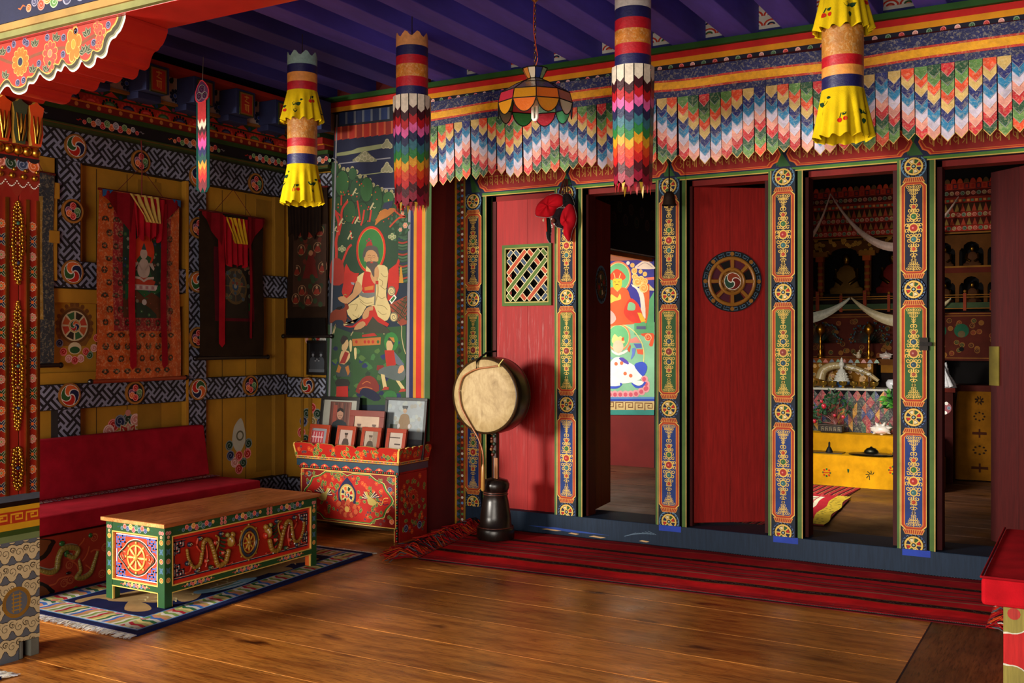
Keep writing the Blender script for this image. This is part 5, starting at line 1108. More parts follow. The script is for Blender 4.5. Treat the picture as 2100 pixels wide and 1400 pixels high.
for k in range(22): p.disc(.83-(.008 if k % 2 else 0), .11+k*.037, .022, [LGRN, H('d8c880'), H('c87a6a'), H('7a9a4a')][k % 4], 3, 10, .5)
for k in range(12): p.disc(.14+k*.063, .103, .022, [H('c87a6a'), H('b0985a'), H('c87a8a')][k % 3], 3, 10, .5)
p.rect(.18, .105, .82, .895, LB, 4); p.rect(.188, .109, .812, .891, H('121844'), 5)
TG = H('a8885a')
def Tg(pts, c=TG, L=6): p.poly(spline([(u, v) for u, v in pts], 4, True), c, L)
Tg([(.33, .22), (.4, .17), (.55, .2), (.68, .24), (.72, .4), (.74, .6), (.7, .74), (.6, .78), (.5, .72), (.46, .5), (.4, .36)])
for pts in ([(.5, .2), (.62, .13), (.72, .14), (.73, .17), (.62, .2)], [(.64, .3), (.76, .26), (.79, .3), (.7, .36)], [(.7, .62), (.78, .64), (.8, .7), (.72, .7)], [(.66, .74), (.76, .8), (.76, .85), (.64, .82)], [(.34, .24), (.26, .2), (.24, .13), (.3, .12), (.3, .17), (.38, .18)], [(.2, .45), (.28, .5), (.24, .6), (.2, .58)]): Tg(pts)
Tg([(.5, .76), (.6, .74), (.68, .8), (.62, .87), (.5, .86)], TG, 7)
for k in range(26):
    u, v = .4+.3*rnd.random(), .2+.55*rnd.random(); p.stroke([(u, v), (u+.03, v+.012), (u+.06, v)], .007, H('d8c490'), 8, taper=True)
p.poly(spline([(.66, .36), (.72, .34), (.78, .4), (.8, .48), (.76, .56), (.7, .52), (.74, .44)], 4, True), H('8ab8d8'), 9)
for k in range(5): p.stroke([(.69+k*.02, .4), (.7+k*.02, .5)], .008, H('3a8a6a') if k % 2 else WHT, 10)
for k in range(8): p.curl(.25+.06*k, .82+.02*(k % 2), .02, [H('c87a5a'), LBLU, H('b0985a')][k % 3], 6)
mb.build('pile', t)
def fringe(name, parent, pa, pb, d, n, cols, ln, w_=.003, wild=.3, z=.004, clump=1):
    mb = MB(); pa, pb, d = Vector(pa), Vector(pb), Vector(d).normalized(); sd = (pb-pa).normalized()
    for k in range(n):
        b = pa.lerp(pb, (k+rnd.random())/n); l = ln*rnd.uniform(.6, 1.2); a = rnd.uniform(-wild, wild); a2 = a+rnd.uniform(-wild, wild)*1.3
        p1 = b+(d*cos(a)+sd*sin(a))*l*.5; p2 = p1+(d*cos(a2)+sd*sin(a2))*l*.5
        mb.tube([b+Vector((0, 0, z+.004)), p1+Vector((0, 0, z+rnd.uniform(0, .008)*clump)), p2+Vector((0, 0, .003+rnd.uniform(0, .004)*clump))], [w_, w_, w_*.6], cols[rnd.randrange(len(cols))], 'cloth', 4, False)
    return mb.build(name, parent)
fringe('fringe', t, (-4.56, 3.0, 0), (-3.614, 3.0, 0), (0, -1, 0), 330, [H('d8d4cc'), H('c8c8d0'), WHT], .05, .0022)
fringe('fringe', t, (-4.56, 4.83, 0), (-3.752, 4.83, 0), (0, 1, 0), 240, [H('d8d4cc'), WHT], .04, .0022)
# corner of a further rug at the very bottom left
t = thing('rug', 'corner of another navy rug with white fringe at the bottom left edge of the floor', 'rug', (-3.9, 2.3, .001)); q = onz(8, 1392, 0)
mb = MB(); mb.prism([(q.x-.7, q.y-.5), (q.x+.0, q.y-.5), (q.x-.0, q.y-.01), (q.x-.7, q.y-.01)], fz(0), .001, .012, H('141c4a'), 'cloth'); mb.build('pile', t)
fringe('fringe', t, (q.x-.3, q.y-.01, 0), (q.x, q.y-.01, 0), (.3, 1, 0), 120, [WHT, H('c8c8d0')], .06, .0025)

# ---- long striped red floor runner
t = thing('floor_runner', 'long red striped woven runner lying along the blue-grey door sill', 'rug', (-1.95, 5.4, .001))
def runfn(z):
    A_, B_, C_, D_ = Vector((-3.44, 4.86, 0)), Vector((-.43, 4.985, 0)), Vector((-.42, 5.925, 0)), Vector((-3.60, 5.90, 0))
    return lambda u, v, n: (A_*(1-u)*(1-v)+B_*u*(1-v)+C_*u*v+D_*(1-u)*v)+Vector((0, 0, z+n+.0025*sin(u*40+v*7)*sin(v*9)))
mb = MB(); nu, nv = 60, 12; f0 = FnFr(runfn(.001)); R_ = H('a0101c')
seq = [(.0, .012, H('3a3a3a')), (.012, .04, H('b81a26')), (.04, .05, H('5a1418')), (.05, .1, H('a81620')), (.1, .13, H('d01c22')), (.13, .225, H('d8161e')), (.225, .24, H('8a3a1c')), (.24, .29, H('2c0e12')), (.29, .305, H('8a3a1c')), (.305, .40, H('c41622')), (.40, .42, H('9a5a4a')), (.42, .46, H('a01420')),
       (.46, .475, H('4a1a1c')), (.475, .52, H('a0101c')), (.52, .535, H('6a4a44')), (.535, .6, H('a81220')), (.6, .62, H('5a2a24')), (.62, .69, H('b0121e')), (.69, .74, H('2a0e12')), (.74, .755, H('8a3a1c')), (.755, .9, H('a4121c')), (.9, .915, H('9a3a2c')), (.915, .985, H('7a0e18')), (.985, 1.0, H('2a2426'))]
for v0, v1, c in seq:
    for i in range(nu):
        a, b = i/nu, (i+1)/nu; mb.add([f0.at(a, v0, .008), f0.at(b, v0, .008), f0.at(b, v1, .008), f0.at(a, v1, .008)], [(0, 1, 2, 3)], c, 'cloth')
mb.prism([(0, 0), (1, 0), (1, 1), (0, 1)], FnFr(lambda u, v, n: (lambda q: Vector((q[0], q[1], n)))(runfn(0)(u, v, 0))), .0005, .004, H('5a1018'), 'cloth')
p = P(mb, FnFr(lambda u, v, n: f0.at(u, v, n+.0085)), 'cloth')
for k in range(420):
    u = k/420; p.rect(u, .003, u+.0012, .012, H('9a9a9a'), 0)
    if k % 2 and u > .45: p.rect(u, .99, u+.0012, .998, H('9a9a9a'), 0)
for k in range(300):
    u = k/300+.001; v = rnd.choice([.26, .27, .72, .705, .07, .25, .28]); p.stroke([(u, v-.008), (u+.0015, v+.008), (u+.003, v-.008)], .0011, H('6a5a58'), 0)
mb.build('weave', t)
RC = [H('b01420'), H('8e101c'), H('c8301c'), H('b84a1c'), H('2a1a1c'), H('5a5a60'), H('a01018')]
fringe('fringe', t, (-3.45, 4.87, 0), (-3.60, 5.88, 0), (-1, -.15, 0), 950, RC, .22, .0042, .75, .008, 7)
fringe('fringe', t, (-.43, 4.97, 0), (-.43, 5.9, 0), (1, -.1, 0), 260, RC+[WHT], .12, .004, .5, .006, 5)

# ---- bench at the right edge
t = thing('bench', 'low bench with a red and gilt cloud-painted front at the right edge', 'bench', (.15, 4.6, 0))
mb = MB(); mb.box(-.30, .9, 4.13, 5.1, 0, .318, H('b01c1c'), 'worn')
p = P(mb, fy(4.13), 'worn')
for cx_, cz_, cy_ in ((-.30, .318, -1), (-.30, .0, 1)):
    for r, c, L in ((.105, H('c8c4b0'), 0), (.098, H('8a7c3a'), 2)):
        for dx, dz in ((.0, .0), (.07, .0), (.03, .04)):
            p.clip = (-.30, 0, .9, .318); p.disc(cx_+dx, cz_+cy_*dz, r if dx == 0 else r*.6, c, L+1, 24)
        p.clip = None
p.disc(-.265, .29, .022, H('a8302a'), 5, 12)
mb.build('base', t, .003)
slab(-.37, .95, 4.08, 5.2, .32, .42, H('b8101c'), puff=.012).build('cushion', t, .014); cu_ = t.children[-1]
mb = MB(); e = [(-.368, 4.082), (.95, 4.082)]
mb.tube([(-.37, 4.085+.02*k, .423) for k in range(56)], .005, H('8e0c16'), 'cloth', 6); mb.tube([(-.37+.03*k, 4.085, .423) for k in range(44)], .005, H('8e0c16'), 'cloth', 6); mb.build('piping', cu_)

# ================================================================ CABINET WITH PICTURES
CX0, CX1, CY0, CY1 = -4.655, -3.835, 5.2, 5.515
KR = H('a81e12'); KR2 = H('8e1812')
t = thing('altar_cabinet', 'red painted cabinet with scalloped tray top carrying the framed photographs', 'cabinet', (-4.24, 5.36, 0))
mb = MB(); mb.box(CX0, CX1, CY0+.006, CY1, .085, .43, KR2, 'gloss'); mb.box(CX0, CX1, CY0+.02, CY1, .43, .50, KR2, 'gloss'); mb.build('body', t, .003)
def gloral(p, u0, v0, u1, v1, n, L=1, r=.012):
    for k in range(n):
        u, v = rnd.uniform(u0, u1), rnd.uniform(v0, v1); q = k % 4
        if q == 0: p.leaf(u, v, r*2.3, rnd.uniform(0, 6), H('145a2c'), L, H('c8a850'), .3)
        elif q == 1: p.flower(u, v, r*1.1, H('c8341c'), H('e08a2c'), L, 6, H('d8903a'))
        elif q == 2: p.curl(u, v, r*.75, NVY, L, 1, k, lc=H('a0603a'))
        else:
            for a in (0, .9, -.9): p.leaf(u, v, r*1.8, a+k, H('145a2c'), L, H('c8a850'), .28)
fr = fy(CY0); mb = MB()
mb.prism([(CX0+.02, .088), (CX1-.018, .088), (CX1-.018, .425), (CX0+.02, .425)], fr, -.01, 0, KR, 'gloss'); p = P(mb, fr, 'gloss')
a, b = CX0+.022, CX1-.020; cu, cv = (a+b)/2, .262
p.rect(a, .09, b, .423, H('7a1410'), 0)
for uu in (a+.05, b-.05):
    for vv in (.13, .2, .33, .39): p.curl(uu+rnd.uniform(-.02, .02), vv, .018, [NVY, H('b8301c'), ORG, DGRN][int(vv*50) % 4], 1, 1, vv*9)
gloral(p, a, .1, a+.13, .42, 30); gloral(p, b-.13, .1, b, .42, 30)
hw = (b-a)/2-.012
lob = [(cu-hw*.52, .098), (cu-hw*.62, .13), (cu-hw*.8, .15), (cu-hw*.86, .2), (cu-hw*.97, .24), (cu-hw*1.0, cv), (cu-hw*.97, .285), (cu-hw*.86, .325), (cu-hw*.8, .37), (cu-hw*.62, .39), (cu-hw*.5, .418), (cu-hw*.12, .418), (cu, .4), (cu+hw*.12, .418), (cu+hw*.5, .418), (cu+hw*.62, .39), (cu+hw*.8, .37), (cu+hw*.86, .325), (cu+hw*.97, .285), (cu+hw*1.0, cv), (cu+hw*.97, .24), (cu+hw*.86, .2), (cu+hw*.8, .15), (cu+hw*.62, .13), (cu+hw*.52, .098)]
p.poly(lob, H('d8c070'), 6); p.poly([(cu+(u-cu)*.985, cv+(v-cv)*.98) for u, v in lob], H('2f6a2c'), 7); p.poly([(cu+(u-cu)*.95, cv+(v-cv)*.94) for u, v in lob], H('b01e14'), 8)
gloral(p, cu-hw*.74, .12, cu-hw*.2, .40, 52, 9); gloral(p, cu+hw*.2, .12, cu+hw*.74, .40, 52, 9); gloral(p, cu-hw*.3, .34, cu+hw*.3, .4, 8, 9)
p.poly([(cu-.07, .22), (cu-.075, .30), (cu-.04, .35), (cu, .39), (cu+.04, .35), (cu+.075, .30), (cu+.07, .22)], NVY, 14)
p.disc(cu, .275, .062, H('b89a4a'), 15, 26, 1.12); p.disc(cu, .275, .052, H('c8b878'), 16, 26, 1.12)
for k in range(8): aa = k*pi/4; p.poly([(cu+r*cos(aa+e), .275+r*1.12*sin(aa+e)) for r, e in ((.026, .1), (.048, .1), (.048, .6), (.026, .6))], [RED, DGRN, ORG, NVY][k % 4], 17)
p.gank(cu, .275, .024, 18, sy=1.1)
for k in range(22): aa = k*.41; r = .02+.0036*k; p.disc(cu+r*cos(aa), .175+r*.55*sin(aa), .018, [H('9a2418'), H('b8502c')][k % 2], 20, 10); 
p.disc(cu, .18, .02, H('c89a4a'), 22, 10)
for sg in (-1, 1):
    u0 = cu+sg*.2; v0 = .262
    p.poly(spline([(u0-sg*.055, v0+.035), (u0-sg*.035, v0+.045), (u0-sg*.02, v0+.02), (u0+sg*.02, v0), (u0+sg*.045, v0-.02), (u0+sg*.02, v0-.04), (u0-sg*.02, v0-.035), (u0-sg*.035, v0-.005)], 4, True), H('b8a050'), 21)
    for k in range(6): p.stroke([(u0+sg*(-.005+k*.004), v0+.01), (u0+sg*(.03+k*.008), v0+.05-k*.007)], .0045, NVY if k % 2 else CRM, 22); p.stroke([(u0-sg*.03, v0+.0), (u0-sg*(.06+k*.004), v0+.045-k*.01)], .0045, NVY if k % 2 else CRM, 22)
    for k in range(3): p.stroke(spline([(u0+sg*.045, v0-.015), (u0+sg*.08, v0-.01-k*.012), (u0+sg*.1, v0-.03+k*.02), (u0+sg*.135, v0-.02+k*.018)], 4), .004, [NVY, ORG, GLD2][k], 22)
mb.build('front_panel', t)
mb = MB()
for z0, z1 in ((.086, .091), (.421, .426)): mb.box(a-.004, b+.004, CY0-.004, CY0, z0, z1, GLD2, 'gloss')
for u in (a-.004, b): mb.box(u, u+.005, CY0-.004, CY0, .086, .426, GLD2, 'gloss')
mb.box(CX0, CX1, CY0-.002, CY0+.03, .07, .084, H('3a2a14'), 'gloss'); mb.build('gilt_edging', t)
for x, y in ((CX0, CY0), (CX1-.03, CY0), (CX0, CY1-.04), (CX1-.03, CY1-.04)):
    mb = MB(); mb.box(x, x+.03, y, y+.04, 0, .09, KR2, 'gloss'); mb.box(x, x+.004, y-.003, y, 0, .09, GLD2, 'gloss'); mb.build('leg', t)
fr = fx(CX1); mb = MB(); mb.prism([(CY0+.01, .0), (CY1, .0), (CY1, .43), (CY0+.01, .43)], fr, -.012, .002, H('8e1c14'), 'gloss'); p = P(mb, Fr((CX1+.002, 0, 0), (0, 1, 0), (0, 0, 1), (1, 0, 0)), 'gloss')
gloral(p, CY0+.03, .03, CY1-.02, .41, 60, 1, .014)
p.flower(5.36, .27, .06, H('a8281a'), DGRN, 6, 10, H('c87a3a')); p.curl(5.28, .08, .025, NVY, 6); p.curl(5.43, .08, .025, NVY, 6, -1); mb.build('side_panel', t)
mb = MB()
for k in range(52):
    mb.ball((CX0+.008+k*.0158, CY0-.002, .437), .0065, [H('c83a2c'), H('c83a2c'), H('3a7a5a')][k % 3], 'gloss', 6)
for k in range(26):
    mb.ball((CX1-.008, CY0-.003, .01+k*.0165), .0055, [H('c83a2c'), H('3a7a5a')][k % 2], 'gloss', 6)
mb.box(CX0-.005, CX1+.005, CY0, CY0+.01, .428, .446, BLK, 'gloss'); mb.box(CX1-.016, CX1, CY0-.001, CY0+.005, .0, .43, BLK, 'gloss'); mb.build('bead_row', t)
mb = MB(); mb.box(CX0-.012, CX1+.012, CY0-.012, CY1, .446, .488, H('24404e'), 'gloss'); p = P(mb, fy(CY0-.012), 'gloss')
for k in range(9):
    u = CX0+.05+k*.09; p.poly([(u-.035, .447), (u-.02, .458), (u, .466), (u+.02, .458), (u+.035, .447)], H('c8402c'), 0); p.disc(u, .453, .006, GLD2, 1, 8)
mb.build('frieze', t)
# tray: flaring sides with a scalloped upper edge
mb = MB()
def side(pa, pb, out, name):
    pa, pb, out = Vector(pa), Vector(pb), Vector(out); Lw = (pb-pa).length; U = (pb-pa).normalized(); N = out.normalized()
    fr = Fr(pa, U, Vector((0, 0, 1))*1+N*.16, (N-Vector((0, 0, .16))).normalized())
    mb = MB(); top = []; n = 5
    for k in range(n):
        w_ = Lw/n
        for tt, h_ in ((0, .088), (.12, .104), (.5, .108), (.88, .104)): top.append((k*w_+tt*w_, h_))
    top.append((Lw, .088)); fl = .016
    poly = [(0, 0), (Lw, 0)] + [( -fl + (Lw+2*fl)*u/Lw, v) for u, v in top[::-1]]
    mb.prism(poly, fr, -.012, 0, KR, 'gloss', GLD2); p = P(mb, fr, 'gloss')
    p.rect(0, .0, Lw, .016, H('8a5a24'), 0); p.rect(0, .003, Lw, .006, GLD2, 1)
    for k in range(int(Lw/.03)): p.curl(.015+k*.03, .01, .006, [RED, DGRN, NVY][k % 3], 2)
    p.rect(-.003, .016, Lw+.003, .02, GLD2, 1)
    gloral(p, .0, .032, Lw, .088, int(Lw*70), 1, .013); p.flower(Lw/2, .055, .022, H('c8341c'), DGRN, 7, 8, GLD2)
    mb.build(name, t)
side((CX0-.015, CY0-.015, .492), (CX1+.015, CY0-.015, .492), (0, -1, 0), 'tray_front')
side((CX1+.015, CY0-.015, .492), (CX1+.015, CY1, .492), (1, 0, 0), 'tray_side')
side((CX0-.015, CY1, .492), (CX0-.015, CY0-.015, .492), (-1, 0, 0), 'tray_side')
mb = MB(); mb.box(CX0-.012, CX1+.012, CY0-.012, CY1, .489, .502, H('5a1410'), 'gloss'); mb.build('tray_floor', t)

# ---- framed photographs
def picframe(x0, x1, y, z0, z1, fw_, fc, lab, draw, lean=.16, yaw=0., group='framed photographs on the cabinet', mat=None):
    w_, h_ = x1-x0, z1-z0; t = thing('picture_frame', lab, 'picture frame', ((x0+x1)/2, y, z0), group)
    U = Vector((cos(yaw), sin(yaw), 0)); N0 = Vector((sin(yaw), -cos(yaw), 0)); V = Vector((0, 0, cos(lean)))-N0*sin(lean); N = U.cross(V)
    fr = Fr(Vector(((x0+x1)/2, y, z0))-U*w_/2, U, V, N)
    mb = MB()
    for a, b, c, d in ((0, 0, w_, fw_), (0, h_-fw_, w_, h_), (0, fw_, fw_, h_-fw_), (w_-fw_, fw_, w_, h_-fw_)):
        mb.prism([(a, b), (c, b), (c, d), (a, d)], fr, -.012, .003, fc, 'gloss')
    mb.prism([(0.002, 0.002), (w_-.002, .002), (w_-.002, h_-.002), (.002, h_-.002)], fr, -.014, -.012, BLK, 'gloss'); mb.build('frame', t, .0015)
    mb = MB(); f2 = Fr(fr.at(fw_, fw_, -.004), U, V, N); mb.prism([(0, 0), (w_-2*fw_, 0), (w_-2*fw_, h_-2*fw_), (0, h_-2*fw_)], f2, -.004, 0, mat or H('d8d0bc'), 'gloss')
    p = P(mb, f2, 'gloss'); draw(p, w_-2*fw_, h_-2*fw_); mb.c = [tuple(x*.75 for x in q) for q in mb.c]; mb.build('photograph', t)
    if lean > .02 and group: 
        mb = MB(); mb.tube([fr.at(w_/2, h_*.7, -.014), Vector(((x0+x1)/2, y, z0+.004))-N0*(h_*.34)], .003, BLK, 'gloss', 5); mb.build('stand_strut', t)
    return t
def man(p, cx, by, s, robe, skin, hat=None, sleeve=None, long=True):
    p.poly([(cx-.28*s, by), (cx+.28*s, by), (cx+.32*s, by+.5*s), (cx+.22*s, by+.78*s), (cx+.08*s, by+.85*s), (cx-.08*s, by+.85*s), (cx-.22*s, by+.78*s), (cx-.32*s, by+.5*s)], robe, 4)
    p.disc(cx, by+1.0*s, .105*s, skin, 5, 14, 1.3); p.poly([(cx-.11*s, by+1.04*s), (cx-.09*s, by+1.13*s), (cx, by+1.17*s), (cx+.09*s, by+1.13*s), (cx+.11*s, by+1.04*s), (cx, by+1.09*s)], hat or H('1a1614'), 6)
    if hat: p.poly([(cx-.14*s, by+1.1*s), (cx+.14*s, by+1.1*s), (cx+.16*s, by+1.22*s), (cx-.16*s, by+1.22*s)], hat, 7)
    p.rect(cx-.05*s, by+.96*s, cx-.02*s, by+.975*s, BRN, 7); p.rect(cx+.02*s, by+.96*s, cx+.05*s, by+.975*s, BRN, 7); p.rect(cx-.03*s, by+.905*s, cx+.03*s, by+.915*s, H('6a3a2a'), 7)
    if sleeve:
        for sg in (-1, 1): p.disc(cx+sg*.3*s, by+.28*s, .08*s, sleeve, 6, 12, 1.4)
def d1_(p, w_, h_):
    p.rect(w_*.2, 0, w_*.84, h_*.97, H('6a4238'), 1)
    for k in range(8): p.rect(w_*(.22+.08*k), 0, w_*(.25+.08*k), h_*.95, [H('5a3028'), H('8a5a4a'), H('4a3a34')][k % 3], 2)
    p.rect(w_*.3, h_*.5, w_*.42, h_*.9, H('9a4a3c'), 3); man(p, w_*.52, -.02, h_*.78, H('1e2a30'), H('b88a70'), None, H('b8b0b0')); p.rect(w_*.44, 0, w_*.48, h_*.5, H('2a4a5a'), 6)
def d2_(p, w_, h_):
    p.rect(0, 0, w_, h_, H('8a9498'), 1)
    for k in range(60): p.disc(w_*rnd.random(), h_*rnd.uniform(.1, 1), w_*.05, [H('94a0a4'), H('9aa39c'), H('808c90'), H('8a8a80')][k % 4], 2, 8)
    p.rect(w_*.1, h_*.3, w_*.3, h_*.56, H('4a5048'), 3); p.rect(w_*.62, 0, w_, h_*.3, H('5a5a60'), 3)
    man(p, w_*.48, h_*.42, h_*.4, H('7a5a28'), H('a88a6a'), H('1a2224'), H('b0a8a4')); p.poly([(w_*.34, h_*.12), (w_*.64, h_*.12), (w_*.62, h_*.45), (w_*.36, h_*.45)], H('3e3428'), 4)
    p.rect(w_*.4, .0, w_*.46, h_*.12, H('2a2624'), 4); p.rect(w_*.54, .0, w_*.6, h_*.12, H('2a2624'), 4)
def d3_(p, w_, h_):
    p.rect(0, 0, w_, h_, H('c0a288'), 1); p.rect(0, 0, w_, h_*.3, H('6a5040'), 2)
    for k, x in enumerate((.2, .5, .8)): man(p, w_*x, h_*.22, h_*(.46 if k != 1 else .40), H('6a4c3c'), H('9a7a62'), H('5a4034'))
def d4_(c):
    def f(p, w_, h_):
        if c == 0:
            p.rect(0, 0, w_, h_, H('8a8a90'), 1); p.rect(0, h_*.3, w_*.8, h_*.9, H('b04048'), 2)
            for k in range(4): p.rect(w_*(.1+.18*k), h_*.4, w_*(.14+.18*k), h_*.85, H('d8c0c0'), 3)
            p.rect(0, h_*.6, w_*.75, h_*.66, H('d8b0b0'), 3); p.rect(0, 0, w_, h_*.25, H('4a4a4c'), 3)
        elif c == 1: p.rect(0, 0, w_, h_, H('b09a8e'), 1); man(p, w_*.5, h_*.12, h_*.62, H('4a3a32'), H('7a6254'), H('3a2c26'))
        elif c == 2: p.rect(0, 0, w_, h_, H('a89886'), 1); p.rect(w_*.6, h_*.2, w_, h_, H('8a7a68'), 2); man(p, w_*.45, h_*.08, h_*.62, H('4e4032'), H('9a8270'), H('5a4a3c'))
        else:
            p.rect(0, 0, w_, h_, H('b8a898'), 1); p.rect(0, h_*.78, w_*.8, h_*.82, H('4a3a34'), 2); p.rect(w_*.4, h_*.5, w_*.85, h_*.56, H('4a3a34'), 2)
            for k in range(14): p.disc(w_*rnd.random(), h_*rnd.uniform(.02, .35), w_*.07, [H('6a5a5a'), H('8a7a7a'), H('d0c4b8')][k % 3], 3, 8)
    return f
WD = H('6a2010')
picframe(-4.70, -4.36, 5.425, .504, .895, .024, H('0e0c0a'), 'large black-framed portrait of a man in a dark robe', d1_, .14, mat=H('a0a094'))
picframe(-4.14, -3.80, 5.425, .504, .905, .02, H('0e0c0a'), 'large black-framed portrait of a standing man in brown robe and hat', d2_, .13)
picframe(-4.375, -4.085, 5.35, .504, .815, .04, WD, 'medium brown wooden frame with a sepia photograph of three people', d3_, .14)
for k, (x0, x1, lab) in enumerate(((-4.665, -4.475, 'small brown wooden frame with a reddish photograph, leftmost in the front row'), (-4.425, -4.255, 'small brown wooden frame with a long-haired standing figure, second in the front row'),
        (-4.215, -4.045, 'small brown wooden frame with a bald seated man, third in the front row'), (-4.01, -3.845, 'small brown wooden frame tilted at the right end of the front row'))):
    picframe(x0, x1, 5.27, .504, .715, .027, H('8a2e14'), lab, d4_(k), .2, -.08)
def d5_(p, w_, h_):
    p.rect(0, 0, w_, h_, H('14161a'), 1); 
    for x, s_ in ((.25, .5), (.75, .5), (.5, .35), (.4, .3), (.62, .3)): man(p, w_*x, h_*.1, h_*s_, H('4a525a'), H('8a929a'), H('2a2e34'))
    p.rect(0, 0, w_, h_*.1, H('6a727a'), 2)
picframe(-4.885, -4.70, 5.53, 1.035, 1.28, .02, H('0e0c0a'), 'small black-framed group photograph hanging on the fretwork left of the wall painting', d5_, .02, 0, None)

# ================================================================ SCROLL HANGINGS on the left wall
def scroll(name, fr, u0, u1, z0, z1, cloth, c_edge, c_body, lab, pic, art, rib=True, rodc=H('1a1210'), crown=None, inner=None, m='brocade', taper=.0, corners=None):
    t = thing(name, lab, 'scroll painting', fr.at((u0+u1)/2, z0, 0), 'scroll hangings')
    mb = MB(); w_ = u1-u0
    f2 = FnFr(lambda u, v, n: fr.at(u, v, n+.012*sin((u-u0)/w_*pi)+.006*sin((v-z0)*7)))
    nx_, nz_ = 8, 14; g = lambda i, j: (u0+w_*i/nx_+(taper*(1-j/nz_)*(2*i/nx_-1)), z0+(z1-z0)*j/nz_)
    for i in range(nx_):
        for j in range(nz_):
            q = [g(i, j), g(i+1, j), g(i+1, j+1), g(i, j+1)]
            mb.add([f2.at(u, v, 0) for u, v in q], [(0, 1, 2, 3)], c_edge, m, True); mb.add([f2.at(u, v, -.003) for u, v in q], [(3, 2, 1, 0)], c_edge, m, True)
    p = P(mb, f2, m)
    if inner:
        for (a, b, c, d), cc in inner:
            n = 6
            for i in range(n):
                for j in range(n): p.rect(a+(b-a)*i/n, c+(d-c)*j/n, a+(b-a)*(i+1)/n, c+(d-c)*(j+1)/n, cc, 1+inner.index(((a, b, c, d), cc)))
    if art == 'damask':
        x = u0+.05
        for i in range(int(w_/.075)):
            for j in range(int((z1-z0)/.075)):
                uu, vv = u0+.04+i*.075+(j % 2)*.03, z0+.05+j*.075
                if uu > u1-.03: continue
                if pic[0] < uu < pic[1] and pic[2] < vv < pic[3]: continue
                for sg in (-1, 1): p.stroke([(uu+sg*.022*(1-k/9)*cos(k*.8+j), vv+.022*(1-k/9)*sin(k*.8+j)) for k in range(8)], .009, H('3a2414'), 4)
    mb.build('brocade_mount', t)
    mb = MB(); a, b, c, d = pic
    for i in range(6):
        for j in range(6):
            q = [(a+(b-a)*i/6, c+(d-c)*j/6), (a+(b-a)*(i+1)/6, c+(d-c)*j/6), (a+(b-a)*(i+1)/6, c+(d-c)*(j+1)/6), (a+(b-a)*i/6, c+(d-c)*(j+1)/6)]
            mb.add([f2.at(u, v, .0035) for u, v in q], [(0, 1, 2, 3)], c_body, 'paint', True)
    p = P(mb, FnFr(lambda u, v, n: f2.at(u, v, n+.0036)), 'paint'); cloth(p, a, b, c, d); mb.build('painting', t)
    mb = MB(); mb.tube([fr.at(u0-.03-taper, z0, .004), fr.at(u1+.03+taper, z0, .004)], .013, rodc if art != 'damask' else H('8a3418'), 'gloss', 10)
    for u in (u0-.04-taper, u1+.04+taper): mb.ball(fr.at(u, z0, .004), .017, BLK, 'gloss', 10)
    mb.build('lower_rod', t)
    mb = MB(); mb.tube([fr.at(u0-.005, z1+.002, .002), fr.at(u1+.005, z1+.002, .002)], .008, H('5a1410'), 'gloss', 8); ur_ = mb.build('upper_rod', t)
    mb = MB(); mu = (u0+u1)/2
    for du in (-.3, .3): mb.tube([fr.at(mu+du*w_, z1, .004), fr.at(mu, z1+.17, .006)], .002, H('6a2a2a'), 'cloth', 5)
    if art == 'damask': mb.tube([fr.at(mu, z1+.33, .008), fr.at(mu+.005, z1+.2, .01), fr.at(mu, z1, .012)], .004, H('8a3a3a'), 'cloth', 5)
    mb.build('cord', ur_)
    return t, f2
def drape(t, f2, pts_top, z0, z1, cols, name, sag=.0, fold=.012, w2=1.0, m='cloth', jag=0):
    """hanging gathered cloth: width pts_top=(ua,ub), from z1 down to z0, narrowing by w2"""
    mb = MB(); ua, ub = pts_top; n = 28; rows = 8; R = []
    for j in range(rows+1):
        tt = j/rows; k_ = 1+(w2-1)*tt; mu = (ua+ub)/2+sag*tt; row = []
        for i in range(n+1):
            s_ = i/n; row.append(f2.at(mu+(ua-mu+sag*tt+(ub-ua)*s_)*k_ if 0 else mu+((ub-ua)*(s_-.5))*k_, z1+(z0-z1)*tt+jag*sin(s_*21)*tt, .016+fold*(.4+.6*tt)*(1+sin(s_*2*pi*4.5+j*.15))))
        R.append(row)
    for j in range(rows):
        for i in range(n): mb.add([R[j][i], R[j+1][i], R[j+1][i+1], R[j][i+1]], [(0, 1, 2, 3)], cols[i % len(cols)] if len(cols) > 1 else cols[0], m, True)
    return mb.build(name, t)
def ribbon(t, f2, u, za, zb, w_, c, name='ribbon', tip=True):
    mb = MB(); n = 10
    for i in range(n):
        a, b = za+(zb-za)*i/n, za+(zb-za)*(i+1)/n; o = lambda z: .02+.006*sin(z*9+u)
        mb.add([f2.at(u-w_/2, a, o(a)), f2.at(u+w_/2, a, o(a)+.002), f2.at(u+w_/2, b, o(b)+.002), f2.at(u-w_/2, b, o(b))], [(0, 1, 2, 3)], c, 'cloth', True)
    if tip: mb.add([f2.at(u-w_/2, zb, .02+.006*sin(zb*9+u)), f2.at(u, zb-w_*.5, .02), f2.at(u+w_/2, zb, .022+.006*sin(zb*9+u))], [(0, 1, 2)], c, 'cloth')
    mb.build(name, t)
def swag(t, f2, u, z, w_, h_, c, name, sg):
    mb = MB()
    for k in range(6):
        a, b = k/6, (k+1)/6; pt = lambda s_: f2.at(u+sg*w_*s_, z-h_*(1-s_)**1.1, .018+.012*sin(s_*12)); tp = lambda s_: f2.at(u+sg*w_*s_, z, .014)
        mb.add([tp(a), pt(a), pt(b), tp(b)], [(0, 1, 2, 3)], c, 'cloth', True)
    mb.build(name, t)
